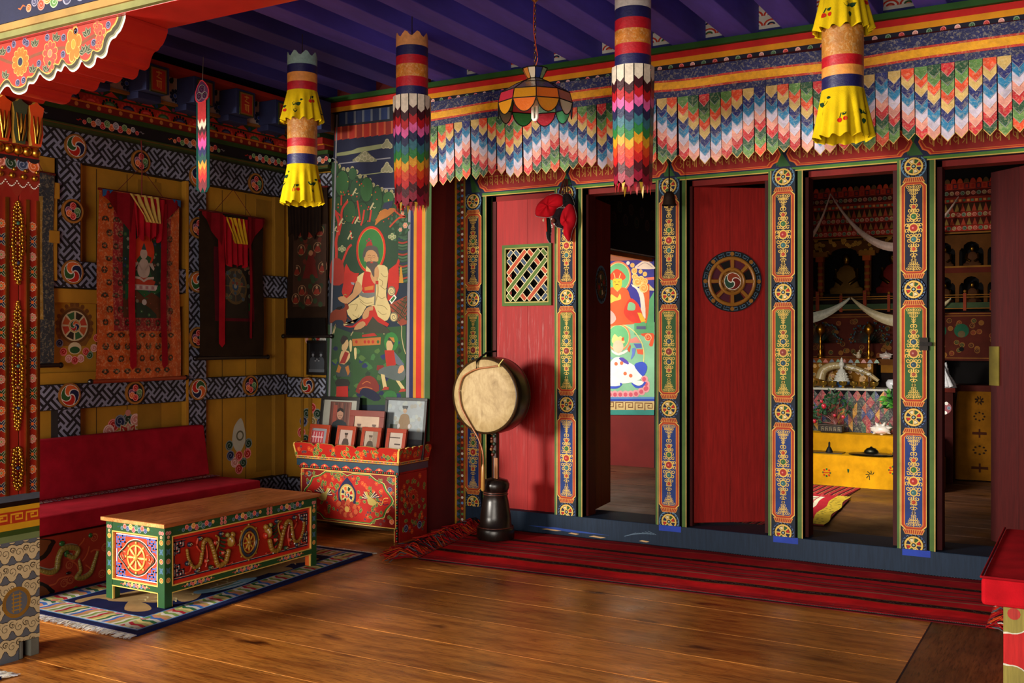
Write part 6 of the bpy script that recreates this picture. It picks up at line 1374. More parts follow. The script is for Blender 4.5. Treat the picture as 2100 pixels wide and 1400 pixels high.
def art_white(p, a, b, c, d):
    w_, h_ = b-a, d-c; S = lambda x, y: (a+w_*x, c+h_*y)
    for k in range(70):
        x, y = S(rnd.random()*.96+.02, rnd.random()*.95+.03); p.flower(x, y, .012, [H('2f5a34'), H('8a8a74'), H('1e3a5a'), H('6a3a2a'), H('3a6a3c')][k % 5], [H('a8a890'), H('8a4a3a')][k % 2], 1, 6, H('2a3a2c'))
    p.poly([S(0, 0), S(1, 0), S(1, .2), S(.7, .28), S(.5, .22), S(.3, .3), S(0, .2)], H('5a3420'), 7); p.poly([S(.05, .18), S(.3, .32), S(.55, .2), S(.95, .3), S(.95, .36), S(.05, .36)], H('2a5a34'), 8)
    q = S(.5, .72); p.disc(q[0], q[1], w_*.27, H('c83a1c'), 9, 24, 1.25)
    p.poly([S(.28, .42), S(.36, .58), S(.30, .66), S(.5, .70), S(.70, .66), S(.64, .58), S(.72, .42)], H('2a5234'), 10)
    p.poly(spline([S(.38, .46), S(.34, .54), S(.42, .62), S(.46, .64), S(.54, .64), S(.6, .62), S(.66, .54), S(.62, .46), S(.5, .43)], 3, True), H('b8a898'), 11); q = S(.5, .695); p.disc(q[0], q[1], w_*.09, H('b8a898'), 11, 16, 1.2); p.poly([S(.44, .74), S(.5, .82), S(.56, .74)], H('2a4a4a'), 12)
    p.poly([S(.2, .4), S(.24, .36), S(.76, .36), S(.8, .4), S(.62, .44), S(.38, .44)], H('a83a24'), 12); p.stroke([S(.24, .44), S(.4, .43), S(.5, .4), S(.6, .43), S(.76, .44)], .014, H('b8a898'), 13)
    for sg in (-1, 1): p.stroke(spline([S(.5+sg*.14, .6), S(.5+sg*.26, .53), S(.5+sg*.2, .58 if 0 else .6)], 4), .013, H('b8a898'), 13); p.stroke([S(.5+sg*.12, .58), S(.5+sg*.04, .52)], .011, H('a89888'), 14)
    p.poly([S(.2, .3), S(.8, .3), S(.86, .36), S(.14, .36)], H('b8a49a'), 14)
    for k in range(9): q = S(.2+k*.075, .33); p.disc(q[0], q[1], .011, [H('c8b8b0'), H('a87a7a')][k % 2], 15, 8)
    q = S(.5, .17); p.disc(q[0], q[1], .018, H('b8b0a8'), 15, 12)
def art_wheel(p, a, b, c, d):
    w_, h_ = b-a, d-c; S = lambda x, y: (a+w_*x, c+h_*y)
    p.rect(a, c, b, d, H('1e1c18'), 0); p.rect(a, c, b, c+h_*.12, H('5a1420'), 1); p.rect(a, c+h_*.12, b, c+h_*.24, H('1e4020'), 1)
    q = S(.5, .5); 
    for r, cc, L in ((.4, '5a4a2c', 2), (.34, '3a3a34', 3), (.2, '6a5a3a', 5), (.1, '2a4a6a', 6), (.05, '8a8a7a', 7)): p.disc(q[0], q[1], w_*r, H(cc), L, 20, 1.1)
    for k in range(8): aa = k*pi/4; p.stroke([(q[0]+w_*.1*cos(aa), q[1]+w_*.1*sin(aa)), (q[0]+w_*.34*cos(aa), q[1]+w_*.37*sin(aa))], .004, H('8a6a3a'), 8)
    for k in range(30): q = S(rnd.random(), .25+.7*rnd.random()); p.curl(q[0], q[1], .014, [H('3a5040'), H('6a4a2a'), H('2a4a6a'), H('7a2a24')][k % 4], 9, 1, k, H('6a6a50'))
def art_dark(p, a, b, c, d):
    w_, h_ = b-a, d-c; S = lambda x, y: (a+w_*x, c+h_*y); p.rect(a, c, b, d, H('3a2418'), 0)
    for k in range(44): q = S(rnd.random(), rnd.random()); p.disc(q[0], q[1], .02, [H('2a3a20'), H('5a2418'), H('3a2a1c'), H('24301c')][k % 4], 1, 10)
    for x, y in ((.2, .92), (.5, .9), (.8, .92), (.25, .7), (.75, .72), (.12, .45), (.9, .48), (.3, .2), (.75, .2), (.1, .1), (.5, .08)):
        q = S(x, y); p.ring(q[0], q[1], .036, .005, H('8a6a4a'), 3); p.poly([(q[0]-.03, q[1]-.03), (q[0]+.03, q[1]-.03), (q[0]+.018, q[1]), (q[0], q[1]+.02), (q[0]-.018, q[1])], H('7a2a1c'), 4); p.disc(q[0], q[1]+.018, .01, H('9a7a5a'), 5, 8)
    q = S(.55, .5); p.poly([(q[0]-.07, q[1]-.09), (q[0]+.07, q[1]-.09), (q[0]+.04, q[1]+.02), (q[0]+.02, q[1]+.08), (q[0]-.02, q[1]+.08), (q[0]-.04, q[1]+.02)], H('5a1a14'), 6); p.disc(q[0], q[1]+.09, .02, H('9a6a4a'), 7, 10)
SX = -5.04
RB = H('a01220'); RD = H('7a0e1a')
t, f2 = scroll('scroll_painting', fx(SX), 3.915, 4.505, 1.045, 2.165, art_white, H('c0541a'), H('2a3a2c'), 'orange brocade scroll with a white four-armed deity and two long red ribbons', (4.075, 4.375, 1.42, 1.98), 'damask', inner=[((4.01, 4.44, 1.34, 2.14), H('8e1a24'))], taper=.02)
swag(t, f2, 3.92, 2.16, .30, .0, RD, 'veil', 1) if 0 else None
drape(t, f2, (4.13, 4.37), 1.90, 2.15, [RB], 'red_veil', w2=.85, jag=.02); drape(t, f2, (4.10, 4.32), 2.0, 2.16, [H('c0a050')], 'cream_veil', sag=.06, w2=.5, fold=.018)
for sg, u in ((1, 3.92), (-1, 4.5)):
    mb = MB()
    for k in range(6):
        s0, s1 = k/6, (k+1)/6
        mb.add([f2.at(u+sg*.22*s0, 2.16, .012+.01*sin(s0*9)), f2.at(u+sg*.22*s0, 2.13-.24*s0**1.2, .016+.01*sin(s0*9)), f2.at(u+sg*.22*s1, 2.13-.24*s1**1.2, .016+.01*sin(s1*9)), f2.at(u+sg*.22*s1, 2.16, .012+.01*sin(s1*9))], [(0, 1, 2, 3)], RD, 'cloth', True)
    mb.add([f2.at(u, 2.165, .02), f2.at(u+sg*.07, 2.165, .02), f2.at(u+sg*.05, 2.145, .02), f2.at(u, 2.12, .02)], [(0, 1, 2, 3)], H('2a5a8a'), 'cloth')
    mb.build('red_swag', t)
ribbon(t, f2, 4.125, 2.16, 1.13, .045, RB); ribbon(t, f2, 4.365, 2.13, 1.13, .045, H('8e1020'))
t, f2 = scroll('scroll_painting', fx(SX), 4.68, 5.26, 1.165, 2.125, art_wheel, H('2c2014'), H('2a241c'), 'dark brown scroll with a small painting, red veil and red ribbons', (4.84, 5.12, 1.43, 1.86), 'plain', m='cloth', inner=[((4.80, 5.16, 1.41, 1.9), H('5a1420'))])
drape(t, f2, (4.86, 5.08), 1.78, 2.10, [RB], 'red_veil', w2=1.0, jag=.01, fold=.016); drape(t, f2, (4.87, 5.04), 1.93, 2.1, [H('c89a20')], 'yellow_veil', sag=.05, w2=.7, fold=.02)
for sg, u in ((1, 4.685), (-1, 5.255)):
    mb = MB()
    for k in range(6):
        s0, s1 = k/6, (k+1)/6
        mb.add([f2.at(u+sg*.17*s0, 2.12, .012+.008*sin(s0*9)), f2.at(u+sg*.17*s0, 2.1-.2*s0, .016+.01*sin(s0*9)), f2.at(u+sg*.17*s1, 2.1-.2*s1, .016+.01*sin(s1*9)), f2.at(u+sg*.17*s1, 2.12, .012+.008*sin(s1*9))], [(0, 1, 2, 3)], RD, 'cloth', True)
    mb.build('red_swag', t)
ribbon(t, f2, 4.845, 2.11, 1.26, .05, RB); ribbon(t, f2, 5.11, 2.09, 1.3, .02, H('7a0e1c'))
t, f2 = scroll('scroll_painting', fy(5.53), -5.06, -4.69, 1.31, 2.36, art_dark, H('2a1c12'), H('3a2418'), 'blackened old scroll with many tiny seated figures, behind the yellow banner', (-5.0, -4.70, 1.52, 2.1), 'plain', m='cloth')
drape(t, f2, (-5.04, -4.72), 2.02, 2.34, [H('1a100c'), H('22160e')], 'dark_veil', w2=.9, jag=.03); drape(t, f2, (-5.06, -4.69), 1.32, 1.44, [H('0e0a08')], 'dark_hem', fold=.004)
t, f2 = scroll('scroll_painting', fx(-5.06), 3.3, 3.635, 1.145, 2.21, art_dark, H('2c3a44'), H('8a6a34'), 'grey-blue brocade scroll with red and yellow inner border, partly hidden by the pillar', (3.3, 3.5, 1.45, 2.0), 'plain', inner=[((3.3, 3.56, 1.40, 2.08), H('a8863a')), ((3.3, 3.53, 1.43, 2.04), H('8e1c24'))])
swag(t, f2, 3.62, 2.2, .3, .0001, H('6a1418'), 'red_swag', -1)

# ================================================================ DRUM ON ITS STAND
DX, DZ = -3.372, .93
t = thing('ritual_drum', 'large round double-headed drum on a turned dark wooden stand', 'drum', (-3.36, 5.6, .01))
yc = 5.575; ax = (Vector((1, 0, 0)), Vector((0, 0, 1)), Vector((0, -1, 0)))
mb = MB(); R0 = .232
mb.lathe([(R0, -.085), (R0+.012, -.07), (R0+.016, -.02), (R0+.016, .03), (R0+.012, .07), (R0, .085)], (DX, yc, DZ), H('1a120c'), 'darkwood', 56, False, True, ax)
for z in (-.078, .078): mb.lathe([(R0-.002, z-.008), (R0+.012, z-.004), (R0+.012, z+.004), (R0-.002, z+.008)], (DX, yc, DZ), H('3a2814'), 'darkwood', 56, False, True, ax)
shell_ = mb.build('drum_shell', t)
m, nt, b = nodes('skin'); v = tex(nt); c = ramp(nt, noise(nt, v, 7., 8, .6, 1.5), [(.3, H('8e7446')), (.5, H('ae9464')), (.7, H('c0a878'))])
c = mix(nt, c, ramp(nt, noise(nt, tex(nt, (14, 1, 5)), 5., 6), [(.3, (.8, .76, .7)), (.55, (1, 1, 1))])); nt.links.new(c, b.inputs['Base Color']); b.inputs['Roughness'].default_value = .6; MATS['skin'] = m
for s_ in (1, -1):
    mb = MB(); mb.lathe([(.0001, .088*s_), (R0*.6, .0885*s_), (R0-.004, .086*s_), (R0, .08*s_)], (DX, yc, DZ), CRM, 'skin', 56, False, True, ax); mb.build('drumhead', t)
mb = MB(); bx, by = -3.355, 5.60
mb.lathe([(.118, .012), (.122, .02), (.122, .07), (.116, .085), (.104, .09), (.098, .16), (.084, .25), (.076, .285), (.080, .292), (.078, .30), (.068, .305), (.078, .312), (.088, .335), (.09, .36), (.078, .385), (.045, .395), (.03, .40)], (bx, by, 0), H('1c1410'), 'darkwood', 40); 
for z, r in ((.296, .083), (.308, .081), (.088, .118)): mb.lathe([(r-.004, z-.003), (r, z), (r-.004, z+.003)], (bx, by, 0), H('5a2c20'), 'darkwood', 40, False)
mb.build('stand_base', t)
mb = MB(); mb.tube([(bx, by, .39), (bx, by, .70)], .024, H('3a1a12'), 'darkwood', 12); mb.box(bx+.008, bx+.03, by-.03, by-.02, .39, .53, H('b87a4a'), 'gloss')
for k in range(9): mb.ball((bx-.006+.012*sin(k*2), by-.026, .55+k*.017), .012, [H('5a2014'), H('2a3a2c'), H('7a4a2a')][k % 3], 'gloss', 8)
mb.build('stand_post', t)
# curved beater hanging over the head, and the dark tie strap
t2 = thing('drum_beater', 'curved bentwood drum beater hooked over the drum face', 'drum beater', (-3.4, 5.46, .52))
mb = MB(); Cd = lambda x, y: (lambda q: Vector((q.x, 5.475, q.z)))(ony(880+x/6.364, 700+y/6.364, 5.475))
pts = [Cd(*a) for a in spline([(905, 318), (780, 335), (640, 355), (530, 400), (440, 470), (398, 600), (395, 700), (420, 850), (480, 980), (560, 1120), (640, 1260), (690, 1400), (706, 1500), (707, 1600)], 6)]
mb.tube(pts, .0055, H('9a5a2a'), 'gloss', 8); e = pts[-1]; mb.tube([e, e+Vector((-.001, 0, -.02)), e+Vector((-.002, 0, -.16)), e+Vector((-.002, 0, -.17))], [.006, .011, .014, .008], H('a8783a'), 'gloss', 10); mb.build('handle', t2)
mb = MB(); mb.tube([Cd(905, 318), Cd(930, 280), Cd(970, 230)], .003, H('d8c878'), 'cloth', 6); mb.ball(Cd(915, 318), .007, H('d8c878'), 'cloth', 6); mb.build('cord', t2)
mb = MB(); mb.tube([Cd(620, 362), Cd(622, 260), Cd(650, 215)+Vector((0, .01, 0)), Cd(700, 140)+Vector((0, .06, 0)), Cd(715, 130)+Vector((0, .15, 0))], [.006, .007, .006, .007, .006], BLK, 'cloth', 6); mb.build('tie_strap', shell_)

# ================================================================ HANGING CLOTH BANNERS
def cyl(mb, c, r, z0, z1, col, m='silk', seg=40, wav=0, nw=12, r1=None, rows=2):
    rr = []
    for j in range(rows+1):
        tt = j/rows; R_ = r+((r1 or r)-r)*tt; ww = wav*tt
        rr.append([Vector((c[0]+(R_+ww*sin(nw*2*pi*k/seg))*cos(2*pi*k/seg), c[1]+(R_+ww*sin(nw*2*pi*k/seg))*sin(2*pi*k/seg), z0+(z1-z0)*tt)) for k in range(seg)])
    mb.loft(rr, col, m, True, False)
def pennant(c, z, lab, seq, top, s=1.0, tilt=0):
    t = thing('hanging_banner', lab, 'banner', (c[0], c[1], z), 'tall round cloth banners hung from the ceiling')
    mb = MB(); mb.tube([(c[0], c[1], z), (c[0], c[1], 2.966)], .0025, H('3a3030'), 'cloth', 5)
    for a in (0, 2.1, 4.2): mb.tube([(c[0], c[1], z+.03), (c[0]+.083*cos(a), c[1]+.083*sin(a), z-.02)], .0015, H('b0a090'), 'cloth', 5)
    mb.build('cord', t)
    r = .083*s; zc = z
    mb = MB(); rr = [[Vector((c[0]+r*cos(2*pi*k/40), c[1]+r*sin(2*pi*k/40), zc-h_+(.014*(1+sin(k*2*pi/5)) if h_ < .01 else 0))) for k in range(40)] for h_ in (0, .045)]
    mb.loft(rr, top, 'silk', True, False); zc -= .045
    for kind, h_, col in seq:
        if kind == 'band': cyl(mb, c, r, zc, zc-h_, col); zc -= h_
        elif kind == 'brocade': cyl(mb, c, r, zc, zc-h_, col, 'brocade'); zc -= h_
        elif kind == 'skirt':
            mb.build('crown', t) if len(mb.f) else None
            mb = MB(); n = 120; rr = []
            for j in range(9):
                tt = j/8; row = []
                for k in range(n):
                    a = 2*pi*k/n; ww = .011*tt*(sin(a*14)+.5*sin(a*9+1)); R_ = r*(1.02+.36*tt); row.append(Vector((c[0]+(R_+ww)*cos(a), c[1]+(R_+ww)*sin(a), zc-(h_)*tt+.006*sin(a*14)*(tt > .9))))
                rr.append(row)
            mb.loft(rr, H('d8b810'), 'cloth', True, False)
            for g in range(7):       # printed sprigs
                a = g*.9+h_*20; tt = .35+.5*((g*37) % 10)/10; R_ = r*(1.05+.36*tt)
                def f_(u, v, nn, a=a, R_=R_, tt=tt, zc=zc, h_=h_):
                    q = tt-v/h_; b = a+u/R_; R2 = r*(1.02+.36*q)+.011*q*(sin(b*14)+.5*sin(b*9+1))+.0012+nn; return (c[0]+R2*cos(b), c[1]+R2*sin(b), zc-h_*q)
                f3 = FnFr(f_); p = P(mb, f3, 'cloth')
                if g % 2: p.disc(-.01, 0, .010, H('c02a18'), 0, 10); p.disc(.012, .004, .009, H('c02a18'), 0, 10); p.stroke([(-.01, .01), (-.004, .03)], .004, DGRN, 0); p.leaf(0, .02, .02, .6, DGRN, 0)
                else: p.leaf(0, 0, .03, .5, DGRN, 0); p.leaf(0, 0, .03, 2.6, DGRN, 0); p.leaf(0, -.02, .025, 4.7, DGRN, 0); p.leaf(.02, .03, .018, 0, DGRN, 0)
            mb.build('yellow_skirt', t); mb = MB(); zc -= h_*.93
        elif kind == 'tabs':
            if len(mb.f): mb.build('crown', t); mb = MB()
            n = 14; tabs = col; th = h_/(len(tabs)); 
            for k in range(n):
                a0 = 2*pi*k/n; wdt = 2*pi*r*1.08/n; mb = MB(); sh = (k % 2)*.3+.15*(k % 3)
                for i in range(len(tabs)-1, -1, -1):
                    R_ = r+.003+(len(tabs)-i)*.0009-.0; zt = zc-i*th+(.0 if i else .0); zb = zc-(i+1)*th-sh*th-.012; hw_ = wdt/2*.97
                    if i == 0: zt = zc
                    P_ = lambda u, v, R_=R_: Vector((c[0]+cos(a0)*R_-sin(a0)*u, c[1]+sin(a0)*R_+cos(a0)*u, v))
                    mb.add([P_(-hw_, zt-(sh*th if i else 0)), P_(-hw_, zb), P_(0, zb-th*.42), P_(hw_, zb), P_(hw_, zt-(sh*th if i else 0))], [(0, 1, 2, 3, 4)], tabs[i], 'silk')
                mb.build('tab_strip', t)
            mb = MB(); cyl(mb, c, r*.93, zc, zc-h_-.01, H('2a0a10'))
            for k in range(18):
                a = k*.35; R_ = r*.97; z_ = zc-h_-.03; mb.add([(c[0]+R_*cos(a-.12), c[1]+R_*sin(a-.12), z_), (c[0]+R_*1.05*cos(a), c[1]+R_*1.05*sin(a), z_-.035-rnd.random()*.02), (c[0]+R_*cos(a+.12), c[1]+R_*sin(a+.12), z_)], [(0, 1, 2)], [H('a01228'), H('c8a030'), H('b8302c')][k % 3], 'silk')
            zc -= h_
    if len(mb.f): mb.build('lining', t)
    return t
def bpos(px, Y): d = ray(px, 692); k = Y/d.y; return (d.x*k, Y)
NV, RR, OO, YY = H('1c1c50'), H('b01420'), H('d89040'), H('d8b810')
TAB = [H('d8ccb8'), H('3a0a16'), H('b0121c'), H('d85a9a'), H('20244a'), H('2f6a78'), H('2a7a3a'), H('d89a20'), H('d8481c'), H('c01c1c'), H('4a0c18'), H('8e1230')]
SEQY = [('band', .045, NV), ('band', .05, OO), ('band', .045, RR), ('skirt', .165, YY), ('brocade', .11, H('b8782c')), ('band', .045, RR), ('band', .04, OO), ('band', .055, NV), ('skirt', .21, YY)]
c = bpos(620, 4.25); pennant(c, ony(620, 120, 4.25).z, 'round banner with two yellow printed skirts, hanging in front of the dark corner scroll', SEQY, H('8ab0a8'), .98)
c = bpos(845, 4.3); pennant(c, ony(845, 82, 4.3).z, 'round banner of rainbow pointed tabs with an orange top, left of the glass lamp', [('band', .05, NV), ('band', .045, RR), ('brocade', .065, H('c87a24')), ('band', .05, RR), ('band', .045, NV), ('tabs', .52, TAB)], H('d8985a'), 1.0)
c = bpos(1298, 4.3); pennant(c, ony(1298, 2, 4.3).z, 'round rainbow-tabbed banner with a white top, right of the glass lamp', [('band', .05, NV), ('band', .05, RR), ('brocade', .065, H('c87a24')), ('band', .05, RR), ('band', .05, NV), ('tabs', .50, TAB)], H('c8c4bc'), 1.0)
c = bpos(1728, 4.3); pennant(c, ony(1728, -110, 4.3).z, 'large yellow-skirted banner cut by the top edge on the right', [('band', .05, NV), ('band', .05, OO), ('band', .04, RR), ('skirt', .17, YY), ('brocade', .12, H('b8782c')), ('band', .042, RR), ('band', .04, OO), ('band', .05, NV), ('skirt', .20, YY)], H('8ab0a8'), 1.0)
# flat narrow pennant
Yp = 4.3; a, b = ony(404, 400, Yp), ony(430, 190, Yp); cx_ = (a.x+b.x)/2; zt, zb = ony(415, 165, Yp).z, ony(415, 395, Yp).z
t = thing('hanging_pennant', 'narrow flat pennant with dark green edges and a purple cloud-shaped head', 'pennant', (cx_, Yp, zb))
mb = MB(); fr = fy(Yp); w_ = .055; zh = zt-.125
mb.prism([(cx_-w_, zb+.02), (cx_-.01, zb), (cx_+w_*.6, zb), (cx_+w_, zb+.03), (cx_+w_, zh+.02), (cx_-w_, zh+.02)], fr, 0, .004, H('0e3a34'), 'cloth'); mb.build('backing', t)
mb = MB(); zz = zh+.01; hs = [(.10, 'a81c20'), (.035, 'd8c0a8'), (.03, '3a0a14'), (.03, '9a1230'), (.045, 'd8408a'), (.035, '1c1c50'), (.04, '14443c'), (.03, 'd8902c'), (.03, 'd8481c'), (.035, 'c01c1c'), (.05, '6a1420')]
tot = sum(h_ for h_, _ in hs); k_ = (zh+.01-zb-.03)/tot
zs_ = [zh+.01]
for h_, cc in hs: zs_.append(zs_[-1]-h_*k_)
for i, (h_, cc) in reversed(list(enumerate(hs))):
    n = .005+(len(hs)-i)*.0006; z_0, z_1 = zs_[i], zs_[i+1]; u0, u1, um = cx_-.034, cx_+.034, cx_
    mb.add([fr.at(u, v, n) for u, v in ((u0, z_0), (u0, z_1), ((u0+um)/2, z_1-.03), (um, z_1), ((um+u1)/2, z_1-.03), (u1, z_1), (u1, z_0))], [tuple(range(7))], H(cc), 'silk')
mb.build('coloured_tabs', t)
mb = MB(); hd = spline([(cx_-.045, zh), (cx_-.058, zh+.04), (cx_-.045, zh+.08), (cx_-.02, zh+.115), (cx_+.0, zh+.125), (cx_+.03, zh+.105), (cx_+.055, zh+.07), (cx_+.055, zh+.03), (cx_+.045, zh+.01), (cx_-.0, zh-.012)], 4, True)
mb.prism(hd, fr, .004, .012, H('b8303a'), 'cloth'); m0 = (cx_, zh+.055); p = P(mb, Fr(fr.at(0, 0, .012), fr.U, fr.V, fr.N), 'cloth'); p.poly([(m0[0]+(u-m0[0])*.88, m0[1]+(v-m0[1])*.9) for u, v in hd], H('4a2440'), 0)
for x, y, r in ((-.022, .03, .022), (.024, .03, .02), (0, .07, .024)): p.stroke([(cx_+x+r*(1-k/15)*cos(k*.7), zh+y+r*(1-k/15)*sin(k*.7)) for k in range(14)], .005, H('141014'), 1); p.ring(cx_+x, zh+y, r*1.05, .002, H('8a8a7a'), 2)
mb.tube([fr.at(cx_, zh+.12, .006), (cx_, Yp, 2.966)], .0015, H('8a8a80'), 'cloth', 5); mb.build('cloud_head', t)

# ================================================================ VALANCE over the doors
t = thing('door_valance', 'long brocade valance of chevron tab strips hung over the doorways', 'valance', (-1.8, 5.46, 2.3))
def vz(u): return .012*sin(u*1.7+.5)+.004*sin(u*7)
def band(z0, z1, col, n, name, m='brocade'):
    mb = MB(); N = 90
    for i in range(N):
        a, b = -3.86+4.35*i/N, -3.86+4.35*(i+1)/N; f = lambda u: 5.485-n-.004*sin(u*13)
        mb.add([(a, f(a), z0+vz(a)), (b, f(b), z0+vz(b)), (b, f(b), z1+vz(b)), (a, f(a), z1+vz(a))], [(0, 1, 2, 3)], col, m, True)
    return mb
V_ = band(2.665, 2.71, H('1a2058'), .012, '')
V_.build('blue_band', t); band(2.775, 2.835, H('1a2058'), .012, '').build('blue_band', t)

V_ = band(2.71, 2.775, H('c8301c'), .014, ''); V_.build('red_piping', t); band(2.722, 2.763, H('f0a808'), .0155, '', 'silk').build('yellow_band', t)
VC = [('b81c20', 'green'), ]
SQ = [H('c80e1c'), H('0e4a24'), H('5a8a3c'), H('e8480e'), H('d8b464'), H('101a6a'), H('0a78a8'), H('d0c4d8'), H('e89a88')]
NS = 68; x0 = -3.84; wS = 4.3/NS
for k in range(NS):
    mb = MB(); u = x0+wS*(k+.5); ph = k % 10; tri = ph if ph < 5 else 10-ph; n = 8; th = .0475; zt = 2.672+vz(u)
    len_ = .36+(.0 if k % 10 < 5 else -.012)+.008*sin(k*1.3); th = len_/n; hw_ = wS*.475; yo = 5.478-.004*(k % 2); tw = rnd.uniform(-.006, .006)
    for i in range(n-1, -1, -1):
        c = SQ[(i+tri+9-int(k*.0)) % 9]; y = yo-.0016*(n-i); zu = zt-i*th+(.01 if i else 0); zl = zt-(i+1)*th+.012
        if i == n-1: zl = zt-len_+.012
        dx = tw*(i+1)/n
        mb.add([(u+dx-hw_, y, zu), (u+dx-hw_, y, zl), (u+dx, y-.001, zl-.034), (u+dx+hw_, y, zl), (u+dx+hw_, y, zu)], [(0, 1, 2, 3, 4)], c, 'brocade')
        e = H('d8a850') if i == n-1 else tuple(q*.7+.2 for q in c)
        for sg in (-1, 1): mb.add([(u+dx+sg*hw_, y-.0006, zl+.002), (u+dx+sg*hw_, y-.0006, zl-.002), (u+dx, y-.0016, zl-.037), (u+dx, y-.0016, zl-.031)], [(0, 1, 2, 3)], e, 'silk')
    mb.build('tab_strip', t)
mb = MB(); 
mb.box(-3.87, .5, 5.482, 5.4845, 2.40, 2.84, H('3a1418'), 'cloth'); mb.build('lining', t)

# ================================================================ LAMP
c = bpos(1097, 4.3); Lc = Vector((c[0], c[1], 0)); 
zt_ = ony(1097, 142, 4.3).z; zr = ony(1097, 163, 4.3).z; z1 = ony(1097, 195, 4.3).z; z2 = ony(1097, 216, 4.3).z; z3 = ony(1097, 234, 4.3).z
t = thing('pendant_lamp', 'stained glass pendant lamp with scalloped edge hanging from a chain', 'lamp', (c[0], c[1], z3-.03))
RL = .186; lead = H('1a1410'); NP = 10; cols = ['b8283a', 'd8ccb0', 'c8861c', '1f7a3c', '1c2c6a', 'd86a1c', '8e7a60', '2c8a5a', 'c87a1c', 'c02c34']
def ringpt(r, z, k): a = 2*pi*(k+.35)/NP; return Vector((c[0]+r*cos(a), c[1]+r*sin(a), z))
prof = [(.062, zt_), (.036, zr), (.095, zr-.028), (RL*.93, z1), (RL, z2)]
mb = MB()
for j in range(4):
    for k in range(NP):
        cc = H(cols[(k*3+j*7) % 10]) if j in (0, 3) else (H('9a8468') if j == 1 else [H('a88a6a'), H('8a6a54'), H('7a6250')][k % 3])
        a = [ringpt(*prof[j], k), ringpt(*prof[j], k+1), ringpt(*prof[j+1], k+1), ringpt(*prof[j+1], k)]
        mb.add(a, [(0, 1, 2, 3)], cc, 'glass')
for k in range(NP):
    A_, B_ = ringpt(RL, z2, k), ringpt(RL, z2, k+1); pts = [A_]
    for i in range(1, 8): s_ = i/8; q = A_.lerp(B_, s_); pts.append(q+Vector((0, 0, -(z2-z3)*1.55*sin(pi*s_)**.6)))
    pts.append(B_); mb.add(pts, [tuple(range(len(pts)))], H(cols[(k*3+4) % 10]), 'glass')
mb.build('glass_shade', t)
mb = MB()
for r, z in prof: mb.tube([ringpt(r, z, k) for k in range(NP+1)], .0028, lead, 'iron', 6)
for k in range(NP):
    mb.tube([ringpt(r, z, k) for r, z in prof], .0025, lead, 'iron', 6)
    A_, B_ = ringpt(RL, z2, k), ringpt(RL, z2, k+1); mb.tube([A_.lerp(B_, i/10)+Vector((0, 0, -(z2-z3)*1.55*sin(pi*i/10)**.6)) for i in range(11)], .0025, lead, 'iron', 6)
mb.build('lead_frame', t)
mb = MB(); mb.tube([(c[0], c[1], zr), (c[0], c[1], z2+.02)], .008, H('d8d0c0'), 'gloss', 8); mb.tube([(c[0], c[1], z2+.02), (c[0], c[1], z2-.005)], .02, WHT, 'ceramic', 12)
for sg in (-1, 1): mb.tube([(c[0]+sg*.011, c[1], z2), (c[0]+sg*.011, c[1], z3-.02)], .008, H('f0ece0'), 'ceramic', 8)
mb.tube([(c[0]-.011, c[1], z3-.018), (c[0]-.006, c[1], z3-.027), (c[0]+.006, c[1], z3-.027), (c[0]+.011, c[1], z3-.018)], .008, H('f0ece0'), 'ceramic', 8); mb.build('bulb', t, label='white compact bulb')
mb = MB(); z = zt_-.02; k = 0
while z < 2.93:
    a = (k % 2)*pi/2; q = [(c[0]+.006*cos(w_)*cos(a), c[1]+.006*cos(w_)*sin(a), z+.011+.013*sin(w_)) for w_ in [2*pi*i/10 for i in range(11)]]
    mb.tube(q, .0017, H('b88a4a'), 'metal', 5); z += .019; k += 1
mb.build('chain', t)
mb = MB(); mb.tube(spline([(c[0], c[1], zt_), (c[0]+.02, c[1]-.01, zt_+.05), (c[0]+.008, c[1]-.008, zt_+.12), (c[0]-.003, c[1]-.008, 2.8), (c[0], c[1]-.004, 2.95)], 6), .0022, H('d8521c'), 'gloss', 6); mb.build('cord', t)
mb = MB(); mb.lathe([(.03, 2.966), (.028, 2.945), (.012, 2.925), (.006, 2.92)], (c[0], c[1], 0), H('c89a5a'), 'metal', 20); mb.build('ceiling_hook', t)

# ================================================================ CLOTH BUNDLE AND BELL
Cm = lambda x, y, Y: ony(1080+x/9.33, 360+y/9.33, Y)
t = thing('mask_bundle', 'red cloth hood and dark straps hanging as a bundle from the post', 'bundle', Cm(600, 800, 5.84))
def puffy(pts, Y, d, col, name, m='cloth'):
    mb = MB(); q = spline(pts, 4, True); cx0 = sum(a[0] for a in q)/len(q); cy0 = sum(a[1] for a in q)/len(q); R = []
    for s_, dd in ((1, 0), (1.0, .25), (.9, .6), (.65, .85), (.35, .98), (.02, 1.0)): R.append([Cm(cx0+(x-cx0)*s_, cy0+(y-cy0)*s_, Y)+Vector((0, -d*dd*(1+.14*sin(x*.03)), 0)) for x, y in q])
    mb.loft(R, col, m, True, False); mb.tube([r_ for r_ in R[1]]+[R[1][0]], .0022, H('8a8a88'), 'cloth', 5); mb.add(R[0], [tuple(range(len(R[0])))], col, m)
    mb.build(name, t)
puffy([(195, 770), (200, 650), (300, 500), (430, 390), (600, 350), (720, 400), (745, 500), (700, 590), (600, 640), (560, 750), (470, 800), (330, 800)], 5.89, .07, H('b80e1c'), 'hood')
puffy([(720, 680), (780, 580), (880, 520), (940, 640), (970, 800), (950, 950), (900, 1060), (840, 1270), (740, 1150), (760, 1020), (700, 950), (680, 850)], 5.90, .06, H('a80c1a'), 'hood')
puffy([(700, 420), (760, 340), (860, 380), (930, 560), (860, 600), (760, 620), (700, 540)], 5.90, .04, H('141012'), 'dark_lining')
